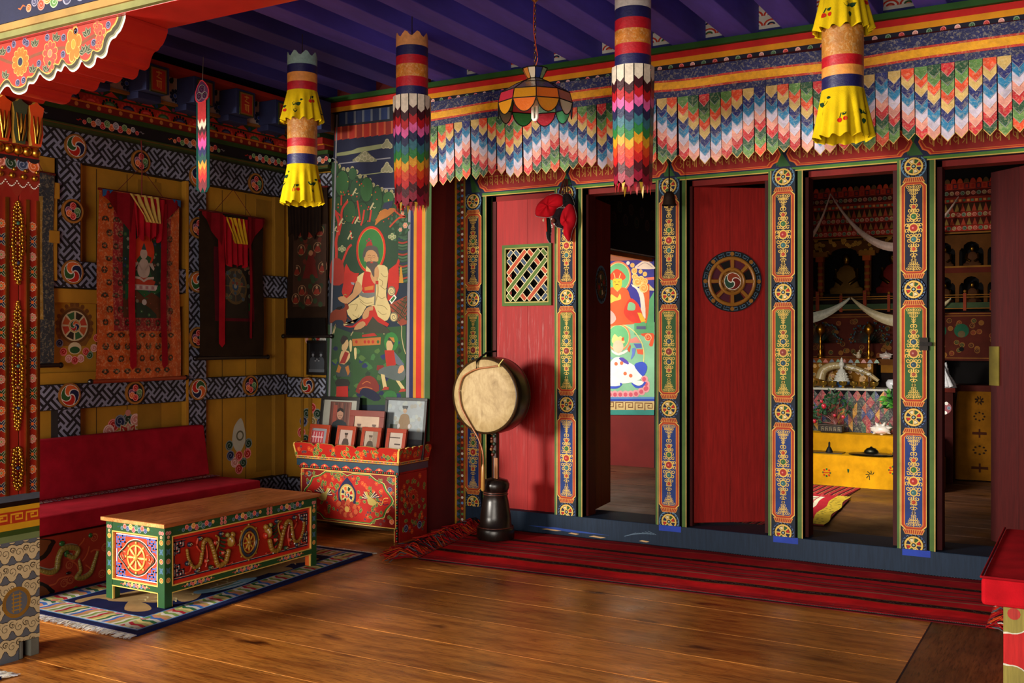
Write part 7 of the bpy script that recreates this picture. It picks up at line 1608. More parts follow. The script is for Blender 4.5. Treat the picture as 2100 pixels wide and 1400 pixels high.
puffy([(390, 800), (450, 800), (480, 1000), (470, 1150), (465, 1300), (400, 1210), (385, 1080), (400, 950)], 5.89, .02, H('101414'), 'strap')
puffy([(500, 820), (580, 640), (680, 620), (780, 640), (720, 720), (680, 850), (740, 1020), (640, 1000), (560, 960)], 5.89, .035, H('1c1418'), 'dark_lining')
mb = MB(); mb.ball(Cm(510, 860, 5.85), .016, H('5a2c20'), 'cloth', 10); mb.ball(Cm(320, 850, 5.85), .009, H('c8b890'), 'ceramic', 8, .7, .7, 1.3)
for x, y in ((480, 830), (485, 950), (530, 930), (490, 985)): mb.ball(Cm(x, y, 5.84), .005, WHT, 'ceramic', 8)
mb.tube([Cm(370, 800, 5.86), Cm(385, 1070, 5.86)], .004, RED, 'cloth', 6); mb.build('toggles', t)
for a, b in (((640, 360), (720, 60)), ((690, 370), (740, 70)), ((740, 360), (760, 60)), ((790, 350), (780, 70)), ((620, 340), (700, 90))):
    mb = MB(); mb.tube([Cm(a[0], a[1], 5.88), Cm(b[0], b[1], 5.91)], .004, H('4a1c18'), 'cloth', 6); mb.build('cord', t)
Yb = 5.80; Cb = lambda x, y: ony(1320+x/7.775, 320+y/7.775, Yb); ct = Cb(408, 560); zb_ = Cb(408, 785).z; rb = (Cb(545, 700)-Cb(272, 700)).x/2*.82
t = thing('hanging_bell', 'small dark bronze bell hanging on an iron rod before the middle post', 'bell', (ct.x, Yb, zb_))
mb = MB(); h_ = ct.z-zb_; mb.lathe([(rb, 0), (rb*.98, .004), (rb*.86, h_*.18), (rb*.78, h_*.5), (rb*.66, h_*.8), (rb*.4, h_*.97), (.006, h_)], (ct.x, Yb, zb_), H('3a2a20'), 'iron', 28, False); mb.lathe([(rb*.9, .001), (rb*.7, h_*.5), (rb*.3, h_*.9)], (ct.x, Yb, zb_), H('1a1210'), 'iron', 28, False); mb.build('bell', t)
mb = MB(); mb.tube([(ct.x, Yb, ct.z-.002), (ct.x, Yb, ct.z+.02)], .006, H('2a1c18'), 'iron', 8); mb.tube([(ct.x, Yb, ct.z+.02), (ct.x-.002, Yb, 2.625)], .0045, H('1c1412'), 'iron', 8); mb.build('hanging_rod', t)
mb = MB(); mb.tube([(ct.x, Yb, ct.z-.01), (ct.x, Yb, zb_-.005)], .003, H('2a1c18'), 'iron', 6); mb.ball((ct.x, Yb, zb_-.01), .009, H('4a3424'), 'iron', 8); mb.build('clapper', t)

# ================================================================ THE SHRINE ROOM
AW = 9.55
t = thing('shrine_cabinet', 'dark carved and gilded wall shrine with arched niches behind the offering table', 'shrine', (-1.5, 9.6, .1))
mb = MB(); mb.box(-2.84, .3, AW+.12, AW+.17, .1, 2.66, H('0a0606'), 'old'); mb.build('back_board', t)
K1, K2 = H('5e1c12'), H('8a5a24')
mb = MB(); mb.box(-2.84, .3, AW, AW+.12, .1, .9, H('1c0c08'), 'old'); mb.box(-2.84, .3, AW, AW+.12, 1.10, 1.52, H('4a1a10'), 'old'); mb.box(-2.84, .3, AW, AW+.12, 2.19, 2.40, K1, 'old'); p = P(mb, fy(AW), 'old')
for k in range(180): p.curl(rnd.uniform(-2.8, .25), rnd.uniform(1.14, 1.46), .022, [H('6a241a'), H('2a3a20'), H('7a4a1c'), H('3a1410')][k % 4], 0, 1, k, H('8a5a2a'))
for z in (1.485, 1.505, 1.12): p.rect(-2.84, z, .3, z+.006, K2, 4)
for xx in (-1.2, -1.02): p.disc(xx, 1.36, .06, H('1e5038'), 5, 16); p.disc(xx, 1.33, .03, H('5a4a30'), 6, 12); p.disc(xx, 1.2, .02, BLK, 6, 10)
p.rect(-2.84, 2.2, .3, 2.215, K2, 4); p.rect(-2.84, 2.28, .3, 2.29, K2, 4)
mb.build('lower_panels', t)
for k, (z0, z1, n, c) in enumerate(((2.22, 2.27, .02, 'a83020'), (2.27, 2.33, .05, '4a1810'), (2.33, 2.38, .08, '8e2a1c'), (2.38, 2.45, .10, '3a2010'), (2.45, 2.50, .14, '8e2a1c'), (2.50, 2.555, .17, '5a1c14'), (2.555, 2.61, .2, 'a83424'))):
    mb = MB(); mb.box(-2.84, .3, AW-n, AW+.02, z0, z1, H(c), 'old'); p = P(mb, fy(AW-n), 'old'); x = -2.82; q = 0
    while x < .28:
        if k == 6: p.rect(x, z0+.006, x+.035, z1-.006, H('1c2a3a') if q % 2 else H('c84a2c'), 0); p.rect(x+.006, z0+.012, x+.029, z1-.012, H('b83020'), 1); x += .045
        elif k in (1, 3): p.poly([(x, z0), (x+.04, z0), (x+.02, z1)], H('8a6a34') if q % 2 else H('a8402c'), 0); x += .045
        elif k == 4: p.rect(x, z0+.01, x+.022, z0+.03, H('5a8060') if q % 2 else H('d88a4a'), 0); x += .032
        else: p.curl(x+.02, (z0+z1)/2, .017, [H('a84a2c'), H('3a5030'), H('8a6a34')][q % 3], 0); x += .042
        q += 1
    mb.build('cornice_step', t)
mb = MB()
for k in range(62): x = -2.81+k*.05; mb.prism([(x-.022+.022*(1-cos(pi*j/8)), 2.61+.038*sin(pi*j/8)) for j in range(9)], fy(AW-.2), -.02, .004, [H('d8502c'), H('6a5030'), H('c8402c')][k % 3], 'old', H('c88a3a'))
mb.build('crest', t)
def arch(x0, x1, z0, z1, zt, n=14):     # scalloped arch head as a board with a cusped opening
    w_ = x1-x0; m_ = (x0+x1)/2; e = w_*.07
    cus = [(x0+e, z0)] + [(x0+e, z1-.10)] + [(x0+e+w_*.02, z1-.075), (x0+w_*.16, z1-.055), (x0+w_*.22, z1-.06), (x0+w_*.24, z1-.03), (x0+w_*.36, z1-.008), (x0+w_*.5, z1)]
    cus += [(2*m_-u, v) for u, v in cus[::-1][1:]]
    return [(x0, z0)] + cus + [(x1, z0), (x1, zt), (x0, zt)]
GA = H('8a5a20')
xs = [-2.62, -2.215, -1.80, -1.385]
for i in range(3):
    mb = MB(); poly = arch(xs[i], xs[i+1], 1.72, 2.12, 2.22); mb.prism(poly, fy(AW), -.03, 0, H('5a3410'), 'old'); p = P(mb, fy(AW), 'old')
    for k in range(34):
        u, v = rnd.uniform(xs[i], xs[i+1]), rnd.uniform(2.06, 2.2); 
        if abs(u-(xs[i]+xs[i+1])/2) > .13 or v > 2.13: p.curl(u, v, .016, H('9a6a24'), 0, 1, k, H('c89a44'))
    mb.build('niche_arch', t)
for x in xs:
    mb = MB(); mb.tube([(x, AW-.02, 1.66), (x, AW-.02, 2.0)], .022, H('8a3a1c'), 'old', 12)
    for z in (1.70, 1.76, 1.82, 1.88, 1.94): mb.lathe([(.024, -.012), (.028, 0), (.024, .012)], (x, AW-.02, z), GA, 'old', 12)
    mb.box(x-.035, x+.035, AW-.06, AW, 1.995, 2.04, H('a0481c'), 'old'); mb.box(x-.07, x+.07, AW-.05, AW, 2.04, 2.085, GA, 'old'); mb.box(x-.015, x+.015, AW-.14, AW-.11, 1.53, 1.72, H('8a3a24'), 'old'); mb.build('column', t)
for (zb, zt, ztop) in ((1.92, 2.13, 2.22), (1.60, 1.83, 1.92)):
    for x0, x1 in ((-1.27, -1.055), (-1.055, -.83), (-.83, -.62), (-.62, -.4)):
        mb = MB(); mb.prism(arch(x0, x1, zb, zt, ztop), fy(AW), -.03, 0, H('5a3410'), 'old'); mb.build('niche_arch', t)
mb = MB(); mb.box(-1.385, -1.27, AW, AW+.05, 1.5, 2.22, H('4a1a10'), 'old'); mb.box(-2.84, .3, AW-.01, AW+.12, 1.585, 1.60, GA, 'old'); mb.box(-1.27, .3, AW-.01, AW+.12, 1.86, 1.915, H('5a2014'), 'old'); mb.box(-1.27, .3, AW-.012, AW, 1.905, 1.92, GA, 'old'); mb.box(-2.84, -1.27, AW, AW+.12, 1.52, 1.70, H('1c100c'), 'old'); mb.build('niche_floors', t)
mb = MB()
for z in (1.545, 1.64, 1.66): mb.box(-2.62, .3, AW-.14, AW-.125, z, z+.008, GA, 'old')
for k in range(15): x = -2.62+k*.205; mb.box(x-.012, x+.012, AW-.145, AW-.12, 1.53, 1.68, H('8a3a24'), 'old'); mb.ball((x, AW-.132, 1.695), .013, GA, 'old', 8)
mb.box(-2.62, .3, AW-.135, AW-.13, 1.55, 1.6, H('3a4a30'), 'old'); mb.build('balustrade', t)
def statue(x, z, s, c, lab, robe):
    t = thing('seated_statue', lab, 'statue', (x, AW+.07, z), 'statues in the shrine niches'); y = AW+.07
    mb = MB(); mb.lathe([(.13*s, 0), (.135*s, .02*s), (.11*s, .05*s), (.08*s, .12*s), (.085*s, .18*s), (.05*s, .22*s), (.02*s, .235*s)], (x, y, z), robe, 'old', 20, True, True, None, 1, .35)
    for sg in (-1, 1): mb.tube([(x+sg*.075*s, y, z+.2*s), (x+sg*.095*s, y-.02, z+.13*s), (x+sg*.03*s, y-.035, z+.08*s)], [.022*s, .02*s, .016*s], c, 'metal', 8); mb.ball((x+sg*.08*s, y-.01, z+.035*s), .045*s, robe, 'old', 10, 1.3, .6, .6)
    mb.build('body', t); mb = MB(); mb.ball((x, y-.005, z+.285*s), .042*s, c, 'metal', 14, .9, .9, 1.2); mb.ball((x, y+.005, z+.335*s), .022*s, H('14141c'), 'old', 10); mb.ball((x, y+.006, z+.305*s), .041*s, H('14141c'), 'old', 12, .95, .8, .8)
    mb.ball((x, y-.045*s, z+.28*s), .007*s, c, 'metal', 6); mb.build('head', t)
for x, lab in ((-2.42, 'dark seated statue in the left large niche of the shrine'), (-2.0, 'gilt seated statue in the central large niche of the shrine'), (-1.59, 'red-robed seated statue in the right large niche of the shrine')): statue(x, 1.70, 1.12, H('7a5a24'), lab, [H('3a1410'), H('6a4a1c'), H('6a1a14')][int((x+2.42)/.4)])
for x, z, lab in ((-1.16, 1.915, 'small statue in the upper left small niche on the right of the shrine'), (-.94, 1.915, 'small statue in the upper right small niche on the right of the shrine'), (-1.16, 1.6, 'small statue in the lower left small niche on the right of the shrine'), (-.94, 1.6, 'small gilt many-armed statue in the lower right small niche of the shrine')): statue(x, z, .55, H('8a6424'), lab, H('4a2a14'))
# scarves
def scarf(pa, pb, drop, lab, w_=.075, c='d8b8a8', loc=None):
    mb = MB(); pa, pb = Vector(pa), Vector(pb); n = 26; top = []; bot = []; mid = []
    for k in range(n+1):
        s_ = k/n; q = pa.lerp(pb, s_); d_ = drop*4*s_*(1-s_); wd = w_*(.18+.82*sin(pi*s_)**.8)
        top.append(q+Vector((0, -.015, -d_))); mid.append(q+Vector((0, -.04-.01*sin(s_*9), -d_-wd*.5))); bot.append(q+Vector((0, -.012, -d_-wd)))
    mb.loft([top, mid, bot], H(c), 'silk', False, False); mb.v = mb.v
    solo(mb, 'offering_scarf', (pa+pb)/2, lab, 'scarf', 'white scarves looped along the shrine')
Y = 9.325; g = lambda x, y: ony(1550+x/3.889, 340+y/3.889, Y)
pk = g(600, 220); scarf(g(120, 200), pk, .42, 'pinkish scarf loop rising to the peak, left side of the shrine cornice'); scarf(pk, g(1620, 240), .42, 'pinkish scarf loop hanging right of the peak, across the shrine cornice')
Y = 9.39; m_ = g(755, 1045); scarf(g(10, 1060), m_, .14, 'white scarf loop on the balustrade, left of its centre', .1, 'c8c8b4'); scarf(m_+Vector((.01, 0, 0)), g(1560, 1050), .16, 'cream scarf loop on the balustrade, right of its centre', .1, 'c8b890')
# yellow stepped cloths
def clothstep(x0, x1, y0, y1, z0, z1, lab, skew=.0):
    t = thing('altar_step', lab, 'altar step', ((x0+x1)/2, y0, z0)); mb = MB(); n = 40
    f = lambda u, v: Vector((u, y0+.012*sin(u*9+v*5)*(1-v)-.03*(1-v)+skew*(u-x0), z0+(z1-z0)*v))
    for i in range(n):
        a, b = x0+(x1-x0)*i/n, x0+(x1-x0)*(i+1)/n
        mb.add([f(a, 0), f(b, 0), f(b, .5), f(a, .5)], [(0, 1, 2, 3)], H('c48a0c'), 'cloth', True); mb.add([f(a, .5), f(b, .5), f(b, 1), f(a, 1)], [(0, 1, 2, 3)], H('c48a0c'), 'cloth', True)
        mb.add([f(a, 1), f(b, 1), Vector((b, y1, z1)), Vector((a, y1, z1))], [(0, 1, 2, 3)], H('d8a010'), 'cloth')
    mb.add([f(x1, 0), Vector((x1, y1, z0)), Vector((x1, y1, z1)), f(x1, 1)], [(0, 1, 2, 3)], H('c88a10'), 'cloth')
    f2 = FnFr(lambda u, v, n_: f(u, (v-z0)/(z1-z0))+Vector((0, -n_-.001, 0))); p = P(mb, f2, 'cloth'); x = x1-.18; k = 0
    while x > x0+.1:
        zc = (z0+z1)/2+(.03 if k % 2 else -.02); 
        if k % 3 == 0: [p.leaf(x, zc, .045, a, [H('b82a18'), H('2a4a20')][q % 2], 1, None, .18) for q, a in enumerate((0, pi/2, pi, 3*pi/2))]
        elif k % 3 == 1: [p.disc(x+.028*cos(a), zc+.028*sin(a), .008, [H('2a5a2c'), H('b82a18')][q % 2], 1, 8) for q, a in enumerate([i*pi/4 for i in range(8)])]; p.stroke([(x-.03, zc), (x+.03, zc)], .006, H('b82a18'), 2)
        else: [p.stroke([(x+.008*cos(a), zc+.008*sin(a)), (x+.022*cos(a+.5), zc+.022*sin(a+.5)), (x+.036*cos(a+.7), zc+.036*sin(a+.7))], .007, H('3a3414'), 1) for a in [i*pi/4 for i in range(8)]]
        x -= .17; k += 1
    mb.build('yellow_cloth', t); mb = MB(); mb.box(x0+.02, x1-.02, y0+.04, y1, z0, z1-.006, H('3a2010')); mb.build('base', t); return t
clothstep(-2.78, -1.05, 8.45, 8.72, .1, .345, 'lowest altar step draped in printed yellow cloth on the shrine floor')
clothstep(-2.78, -1.10, 8.77, 8.98, .1, .49, 'second altar step draped in printed yellow cloth, carrying the planter and the conch')
# offering table with patchwork frontal
t = thing('offering_table', 'offering table with a diamond patchwork frontal and white cloth top', 'table', (-1.85, 9.1, .1))
mb = MB(); mb.box(-2.8, -1.22, 9.03, 9.34, .1, .845, H('3a1c10')); mb.build('table', t)
mb = MB(); mb.box(-2.8, -1.2, 9.005, 9.019, .47, .845, H('141418'), 'cloth'); p = P(mb, fy(9.005), 'brocade'); s_ = .075; PC = [H('a01828'), H('c88a14'), H('1c2a6a'), H('1c4a2c'), H('5a1a3a'), BLK, H('a8401c'), BLK, H('7a1018')]
for i in range(22):
    for j in range(7):
        u, v = -2.74+i*s_*.98+(j % 2)*s_*.49, .49+j*.052
        if u > -1.24: continue
        for q, (a, b) in enumerate((((-1, 0), (0, 1)), ((0, 1), (1, 0)), ((1, 0), (0, -1)), ((0, -1), (-1, 0)))):
            if q % 2: continue
            p.poly([(u, v), (u+a[0]*s_*.48, v+a[1]*.05), (u+b[0]*s_*.48, v+b[1]*.05)] if 0 else [(u-s_*.48, v), (u, v-.05), (u+(0 if q else 0), v+.05)] if q == 0 else [(u, v-.05), (u+s_*.48, v), (u, v+.05)], PC[rnd.randrange(9)], 0)
mb.build('patchwork_frontal', t); mb = MB(); mb.box(-2.82, -1.21, 8.99, 9.36, .846, .864, H('c8c4b8'), 'cloth'); mb.build('white_cloth', t, .003)
# gilded shelf behind the table with its ornaments
t = thing('gilded_shelf', 'yellow painted shelf unit behind the offering bowls', 'shelf', (-1.85, 9.43, .864))
mb = MB(); mb.box(-2.6, -1.72, 9.37, 9.53, .1, 1.07, H('8a5a18'), 'old'); mb.box(-2.62, -1.69, 9.34, 9.53, 1.07, 1.115, H('7a3c14'), 'old'); mb.box(-1.66, -1.2, 9.42, 9.53, .1, 1.06, H('1a0e0a'), 'old'); mb.box(-1.68, -1.18, 9.38, 9.53, 1.06, 1.11, H('6a3c14'), 'old'); mb.box(-1.66, -1.2, 9.40, 9.42, .99, 1.06, H('8a5a18'), 'old')
p = P(mb, fy(9.34), 'gloss')
for k in range(17): x = -2.59+k*.055; p.poly([(x, 1.075), (x+.05, 1.075), (x+.035, 1.1), (x+.025, 1.108), (x+.015, 1.1)], [H('24304a'), H('4a7a4a'), H('b8481c')][k % 3], 0)
p = P(mb, fy(9.37), 'gloss')
for k in range(90): p.curl(rnd.uniform(-2.58, -1.74), rnd.uniform(.9, 1.06), .017, [H('b87a1c'), H('8a3a1c'), H('6a5a2a'), H('3a3420')][k % 4], 0, 1, k, H('d8a84a'))
mb.build('shelf', t)
for x, lab in ((-2.19, 'tall gilt ornament on a stem, left of the pair on the yellow shelf'), (-1.765, 'tall gilt ornament on a stem, right of the pair on the yellow shelf')):
    mb = MB(); c = (x, 9.42, 1.115); mb.lathe([(.03, 0), (.03, .01), (.012, .03), (.022, .055), (.012, .08), (.009, .13), (.016, .15), (.009, .17), (.008, .2), (.02, .215), (.04, .24), (.044, .265), (.03, .295), (.008, .315), (.002, .33)], c, H('c88a2c'), 'metal', 16); solo(mb, 'gilt_ornament', c, lab, 'ornament', 'gilt ornaments on the shelf')
for x, lab in ((-2.19, 'fan of dark peacock feathers behind the left gilt ornament'), (-1.765, 'fan of dark peacock feathers behind the right gilt ornament')):
    mb = MB(); 
    for k in range(40):
        a = pi*(k+.5)/40; r = rnd.uniform(.12, .19); b_ = Vector((x, 9.47, 1.25)); e = b_+Vector((r*cos(a), rnd.uniform(-.01, .02), r*sin(a))); mb.tube([Vector((x, 9.47, 1.116)), b_, e], [.003, .003, .001], H('142418'), 'foliage', 4); mb.ball(e, .01, [H('1c3a2a'), H('14243a')][k % 2], 'foliage', 6, 1, .3, 1)
    solo(mb, 'feather_fan', (x, 9.47, 1.115), lab, 'feathers', 'feather fans on the shelf')
def lump(cx_, cy_, z, s, seed, c, spikes, m='ceramic'):
    mb = MB(); r2 = random.Random(seed); n = 22; rows = 10; R = []
    for j in range(rows+1):
        th = pi*j/rows; R.append([Vector((cx_, cy_, z+s*.55))+Vector((sin(th)*cos(2*pi*k/n)*s*(1+.22*sin(3*2*pi*k/n+j*.9)), sin(th)*sin(2*pi*k/n)*s*.7, -cos(th)*s*.55*(1+.1*sin(5*2*pi*k/n)))) for k in range(n)])
    mb.loft(R, H(c), m, True, False)
    for k in range(spikes):
        a = 2*pi*k/spikes+.3; b_ = Vector((cx_+.6*s*cos(a), cy_-.2*s, z+s*.6+.35*s*sin(a))); mb.tube([b_, b_+Vector((.35*s*cos(a), -.05*s, .3*s*sin(a))), b_+Vector((.62*s*cos(a), -.02*s, max(-.5*s, .5*s*sin(a))))], [.24*s, .14*s, .02*s], H(c), m, 8)
    mb.tube([Vector((cx_-.5*s, cy_-.5*s, z+.2*s)), Vector((cx_, cy_-.72*s, z+.32*s)), Vector((cx_+.5*s, cy_-.5*s, z+.3*s))], [.05*s, .12*s, .04*s], H('d8a89a'), m, 8)
    return mb
c = (-1.56, 8.86, .494); solo(lump(c[0], c[1], c[2], .075, 3, 'd8cfc4', 7), 'conch_shell', c, 'large white spiked conch shell on the second yellow step', 'shell')
c = (-1.62, 9.43, 1.11); solo(lump(c[0], c[1], c[2], .05, 5, 'c8b8ae', 5), 'conch_shell', c, 'white conch shell upright on the dark shelf right of the yellow shelf', 'shell')
c = (-1.44, 9.43, 1.11); solo(lump(c[0], c[1], c[2], .04, 8, 'c8b8ae', 5), 'conch_shell', c, 'smaller white shell at the right end of the dark shelf, partly behind the post', 'shell')
mb = MB(); c = (-1.85, 9.40, 1.115); mb.lathe([(.012, 0), (.02, .008), (.024, .03), (.012, .045), (.014, .055)], c, H('c8b090'), 'ceramic', 14); mb.tube([(c[0]-.02, c[1], c[2]+.025), (c[0]-.045, c[1], c[2]+.04)], .005, H('c8b090'), 'ceramic', 6); mb.tube([(c[0], c[1], c[2]+.05), (c[0]+.01, c[1], c[2]+.075)], .005, H('c8b090'), 'ceramic', 6); solo(mb, 'small_vase', c, 'tiny cream spouted vase beside the right gilt ornament', 'vase')
# offering bowls
bx_ = [ony(px, 797, 9.06).x for px in (1668, 1689, 1708, 1729, 1751, 1773, 1793)]
def bowl():
    t = thing('offering_bowl', 'x', 'bowl', (0, 0, 0), 'brass offering bowls in a row'); mb = MB(); k_ = 1.08
    mb.lathe([(.018*k_, 0), (.017*k_, .004), (.007*k_, .012), (.010*k_, .018), (.026*k_, .026), (.032*k_, .040), (.033*k_, .052), (.036*k_, .056), (.033*k_, .056), (.030*k_, .044), (.02*k_, .03), (.001, .026)], (0, 0, 0), H('c8a850'), 'metal', 24, False); mb.build('bowl', t)
    mb = MB(); mb.lathe([(.0001, .05), (.0325*k_, .05)], (0, 0, 0), H('8a9aa0'), 'ceramic', 20, False); mb.build('water', t); return t
b0 = bowl(); labs = ['first from the left', 'second from the left', 'third from the left, before the blue dish', 'fourth, in the middle of the row', 'fifth, right of the blue dish', 'sixth, next to the last on the right', 'last at the right end']
for k, x in enumerate(bx_):
    o = b0 if k == 0 else copy_tree(b0); o.location = (x, 9.06, .864); o['label'] = 'small brass offering bowl, '+labs[k]; o['category'] = 'bowl'; o['group'] = 'brass offering bowls in a row'
t = thing('stupa_offering', 'white tiered stupa ornament standing in a blue porcelain dish', 'ornament', (-1.955, 9.2, .864)); c = (-1.955, 9.2, .864)
mb = MB(); mb.lathe([(.03, 0), (.03, .012), (.06, .02), (.088, .045), (.092, .05), (.085, .05), (.05, .03), (.001, .026)], c, H('4a78b8'), 'ceramic', 36, False); mb.build('blue_dish', t)
mb = MB(); mb.lathe([(.068, .045), (.07, .06), (.06, .066), (.062, .08), (.05, .088), (.052, .102), (.042, .11), (.044, .124), (.034, .134), (.03, .15), (.014, .16), (.012, .175), (.022, .19), (.024, .21), (.012, .225), (.014, .235), (.004, .26)], c, H('d8d4c8'), 'ceramic', 26)
for j, (r, z) in enumerate(((.066, .053), (.058, .074), (.05, .096), (.042, .118))):
    for k in range(14): mb.ball((c[0]+r*cos(k*.449), c[1]+r*sin(k*.449), c[2]+z), .007, H('e0dcd0'), 'ceramic', 6)
mb.build('stupa', t)
t = thing('carved_tusk', 'carved ivory tusk with a row of little elephants curving behind the stupa', 'tusk', (-1.9, 9.28, .864))
mb = MB(); pts = spline([(-2.16, 9.29, .93), (-2.13, 9.29, 1.01), (-2.03, 9.29, 1.05), (-1.9, 9.29, 1.035), (-1.76, 9.29, .99), (-1.66, 9.29, .92)], 6); mb.tube(pts, [.042*(1-.75*i/len(pts))+.004 for i in range(len(pts))], H('b8a070'), 'ceramic', 12); mb.build('tusk', t)
mb = MB()
for k, i in enumerate(range(4, 28, 3)):
    q = pts[i]; q = Vector(q)+Vector((0, -.034, 0)); cc = WHT if k > 3 else H('e0d0a8'); mb.ball(q, .013, cc, 'ceramic', 8, 1.3, .5, .9); mb.ball(q+Vector((.016, -.002, .003)), .008, cc, 'ceramic', 6); mb.tube([q+Vector((.022, -.002, .0)), q+Vector((.026, -.002, -.014))], .003, cc, 'ceramic', 5)
mb.build('elephants', t); mb = MB(); mb.tube([(-2.12, 9.29, .864), (-2.12, 9.29, .99)], .01, BRN, 'gloss', 8); mb.tube([(-1.74, 9.29, .864), (-1.74, 9.29, .97)], .01, BRN, 'gloss', 8); mb.build('stand', t)
# plants
def leafcluster(mb, c, r, n, l, cols, seed, flat=.7):
    r2 = random.Random(seed)
    for k in range(n):
        d = Vector((r2.gauss(0, 1), r2.gauss(0, .6), r2.gauss(0, 1)*flat+.2)); d.normalize(); b_ = Vector(c)+d*r*r2.uniform(.2, 1); e = b_+(d+Vector((r2.uniform(-.6, .6), -.3, r2.uniform(-.5, .5)))).normalized()*l*r2.uniform(.7, 1.2)
        s_ = (e-b_).cross(Vector((r2.uniform(-.3, .3), 1, r2.uniform(-.3, .3)))).normalized()*l*.24; mid = b_.lerp(e, .45)+Vector((0, -.006, 0))
        mb.add([b_, mid-s_, e, mid+s_, b_.lerp(e, .5)+Vector((0, -.012, 0))], [(0, 1, 4), (1, 2, 4), (2, 3, 4), (3, 0, 4)], cols[k % len(cols)], 'foliage')
t = thing('potted_bonsai', 'little artificial fruit tree with red peaches in a dark rectangular planter', 'potted plant', (-1.965, 8.86, .49))
mb = MB(); mb.box(-2.06, -1.87, 8.82, 8.91, .498, .552, H('2a2018'), 'gloss'); mb.box(-2.075, -1.855, 8.81, 8.92, .552, .562, H('3a2c20'), 'gloss'); mb.box(-2.05, -1.88, 8.83, 8.9, .49, .498, H('2a2018'), 'gloss'); p = P(mb, fy(8.82), 'gloss')
for k in range(5):
    x = -2.04+k*.034
    for st in ([(0, .008), (0, .04)], [(0, .04), (.016, .04)], [(0, .024), (.014, .024)], [(.014, .008), (.014, .03)]): p.stroke([(x+a, .5+b) for a, b in st], .004, H('8a7a5a'), 0)
mb.build('planter', t, .004)
mb = MB(); b_ = Vector((-1.93, 8.865, .562))
for e in ((-2.10, .58), (-2.02, .74), (-1.90, .76), (-1.84, .68), (-2.08, .66), (-1.95, .8), (-2.0, .64)): mb.tube([b_, b_+Vector(((e[0]-b_.x)*.4, 0, (e[1]-b_.z)*.55)), Vector((e[0], 8.865, e[1]))], [.008, .006, .003], H('6a2a20'), 'gloss', 6)
br_ = mb.build('branches', t)
mb = MB(); 
for i, e in enumerate(((-2.10, .60), (-2.02, .74), (-1.90, .76), (-1.84, .70), (-2.08, .67), (-1.95, .8), (-2.0, .68), (-2.12, .64))): leafcluster(mb, (e[0], 8.86, e[1]), .045, 24, .038, [H('2c5a30'), H('3a6a44'), H('1e4024'), H('4a6a54')], i)
mb.build('leaves', t)
for x, z, r in ((-2.02, .715, .021), (-2.04, .755, .013), (-2.10, .585, .017), (-1.93, .64, .012), (-1.86, .63, .014)):
    mb = MB(); mb.ball((x, 8.82, z), r, H('c8283c'), 'ceramic', 14, 1, 1, 1.1); mb.ball((x-r*.4, 8.815, z+r*.3), r*.7, H('e05a6a'), 'ceramic', 10); mb.build('peach', br_)
t = thing('flower_arrangement', 'green foliage with pink and white blossoms, left of the latch post', 'flowers', (-1.40, 9.0, .55))
mb = MB(); leafcluster(mb, (-1.43, 8.88, .77), .10, 130, .07, [H('3a8a2c'), H('1e5a24'), H('5aa034'), H('14401c')], 77); mb.build('foliage', t)
mb = MB(); mb.lathe([(.04, 0), (.05, .05), (.04, .13), (.05, .16)], (-1.40, 8.90, .49), H('c8c0b0'), 'ceramic', 18); mb.build('vase', t)
for x, z, r, c in ((-1.37, .83, .028, 'e8a0a0'), (-1.36, .79, .026, 'e8d8d8'), (-1.44, .74, .018, 'e8a0a0'), (-1.38, .75, .02, 'e8d8d8'), (-1.42, .70, .014, 'e8a0a0'), (-1.37, .88, .02, 'e86a7a')):
    mb = MB(); [mb.ball((x+r*.6*cos(a), 8.9, z+r*.6*sin(a)), r*.6, H(c), 'ceramic', 8) for a in (0, 1.26, 2.5, 3.8, 5)]; mb.build('blossom', t)
mb = MB(); c = (-1.52, 9.15, .864); mb.lathe([(.03, 0), (.05, .02), (.055, .05), (.04, .075), (.03, .078)], c, H('d0d0d4'), 'ceramic', 24, False); mb.box(c[0]+.03, c[0]+.045, c[1]-.01, c[1]+.01, c[2]+.07, c[2]+.12, H('b0b0b4'), 'ceramic'); mb.box(c[0]+.01, c[0]+.045, c[1]-.01, c[1]+.01, c[2]+.105, c[2]+.12, H('b0b0b4'), 'ceramic'); solo(mb, 'teapot', c, 'round white and silver pot at the right end of the bowl row', 'pot')
# things on the lowest step
mb = MB(); c = (-1.93, 8.6, .347); mb.box(c[0]-.14, c[0]+.12, c[1]-.07, c[1]+.07, .347, .353, H('141414'), 'gloss'); solo(mb, 'low_tray', c, 'flat black tray under the small black bell', 'tray')
mb = MB(); c = (-1.925, 8.59, .354); mb.lathe([(.03, 0), (.026, .012), (.018, .03), (.012, .04), (.008, .045), (.008, .075), (.003, .085)], c, H('141416'), 'iron', 18); solo(mb, 'hand_bell', c, 'small black hand bell on the lowest yellow step', 'bell')
mb = MB(); c = (-1.59, 8.585, .347)
mb.lathe([(.18, .006), (.17, .012), (.10, .016), (.06, .02), (.055, .035), (.035, .055), (.012, .062), (.006, .07)], c, H('5a5a4c'), 'metal', 40, False, True, None, 1, .75); mb.lathe([(.18, .006), (.1, .002), (.001, 0)], c, H('4a4a40'), 'metal', 40, False, True, None, 1, .75); solo(mb, 'cymbal', c, 'dull bronze cymbal lying flat on the lowest yellow step', 'cymbal')
mb = MB(); c = (-1.395, 8.6, .347); mb.lathe([(.03, 0), (.034, .02), (.02, .05), (.03, .08), (.012, .11), (.018, .13), (.004, .15)], c, H('1c2026'), 'iron', 14); solo(mb, 'dark_figurine', c, 'small dark figurine beside the cymbal, partly behind the latch post', 'figurine')
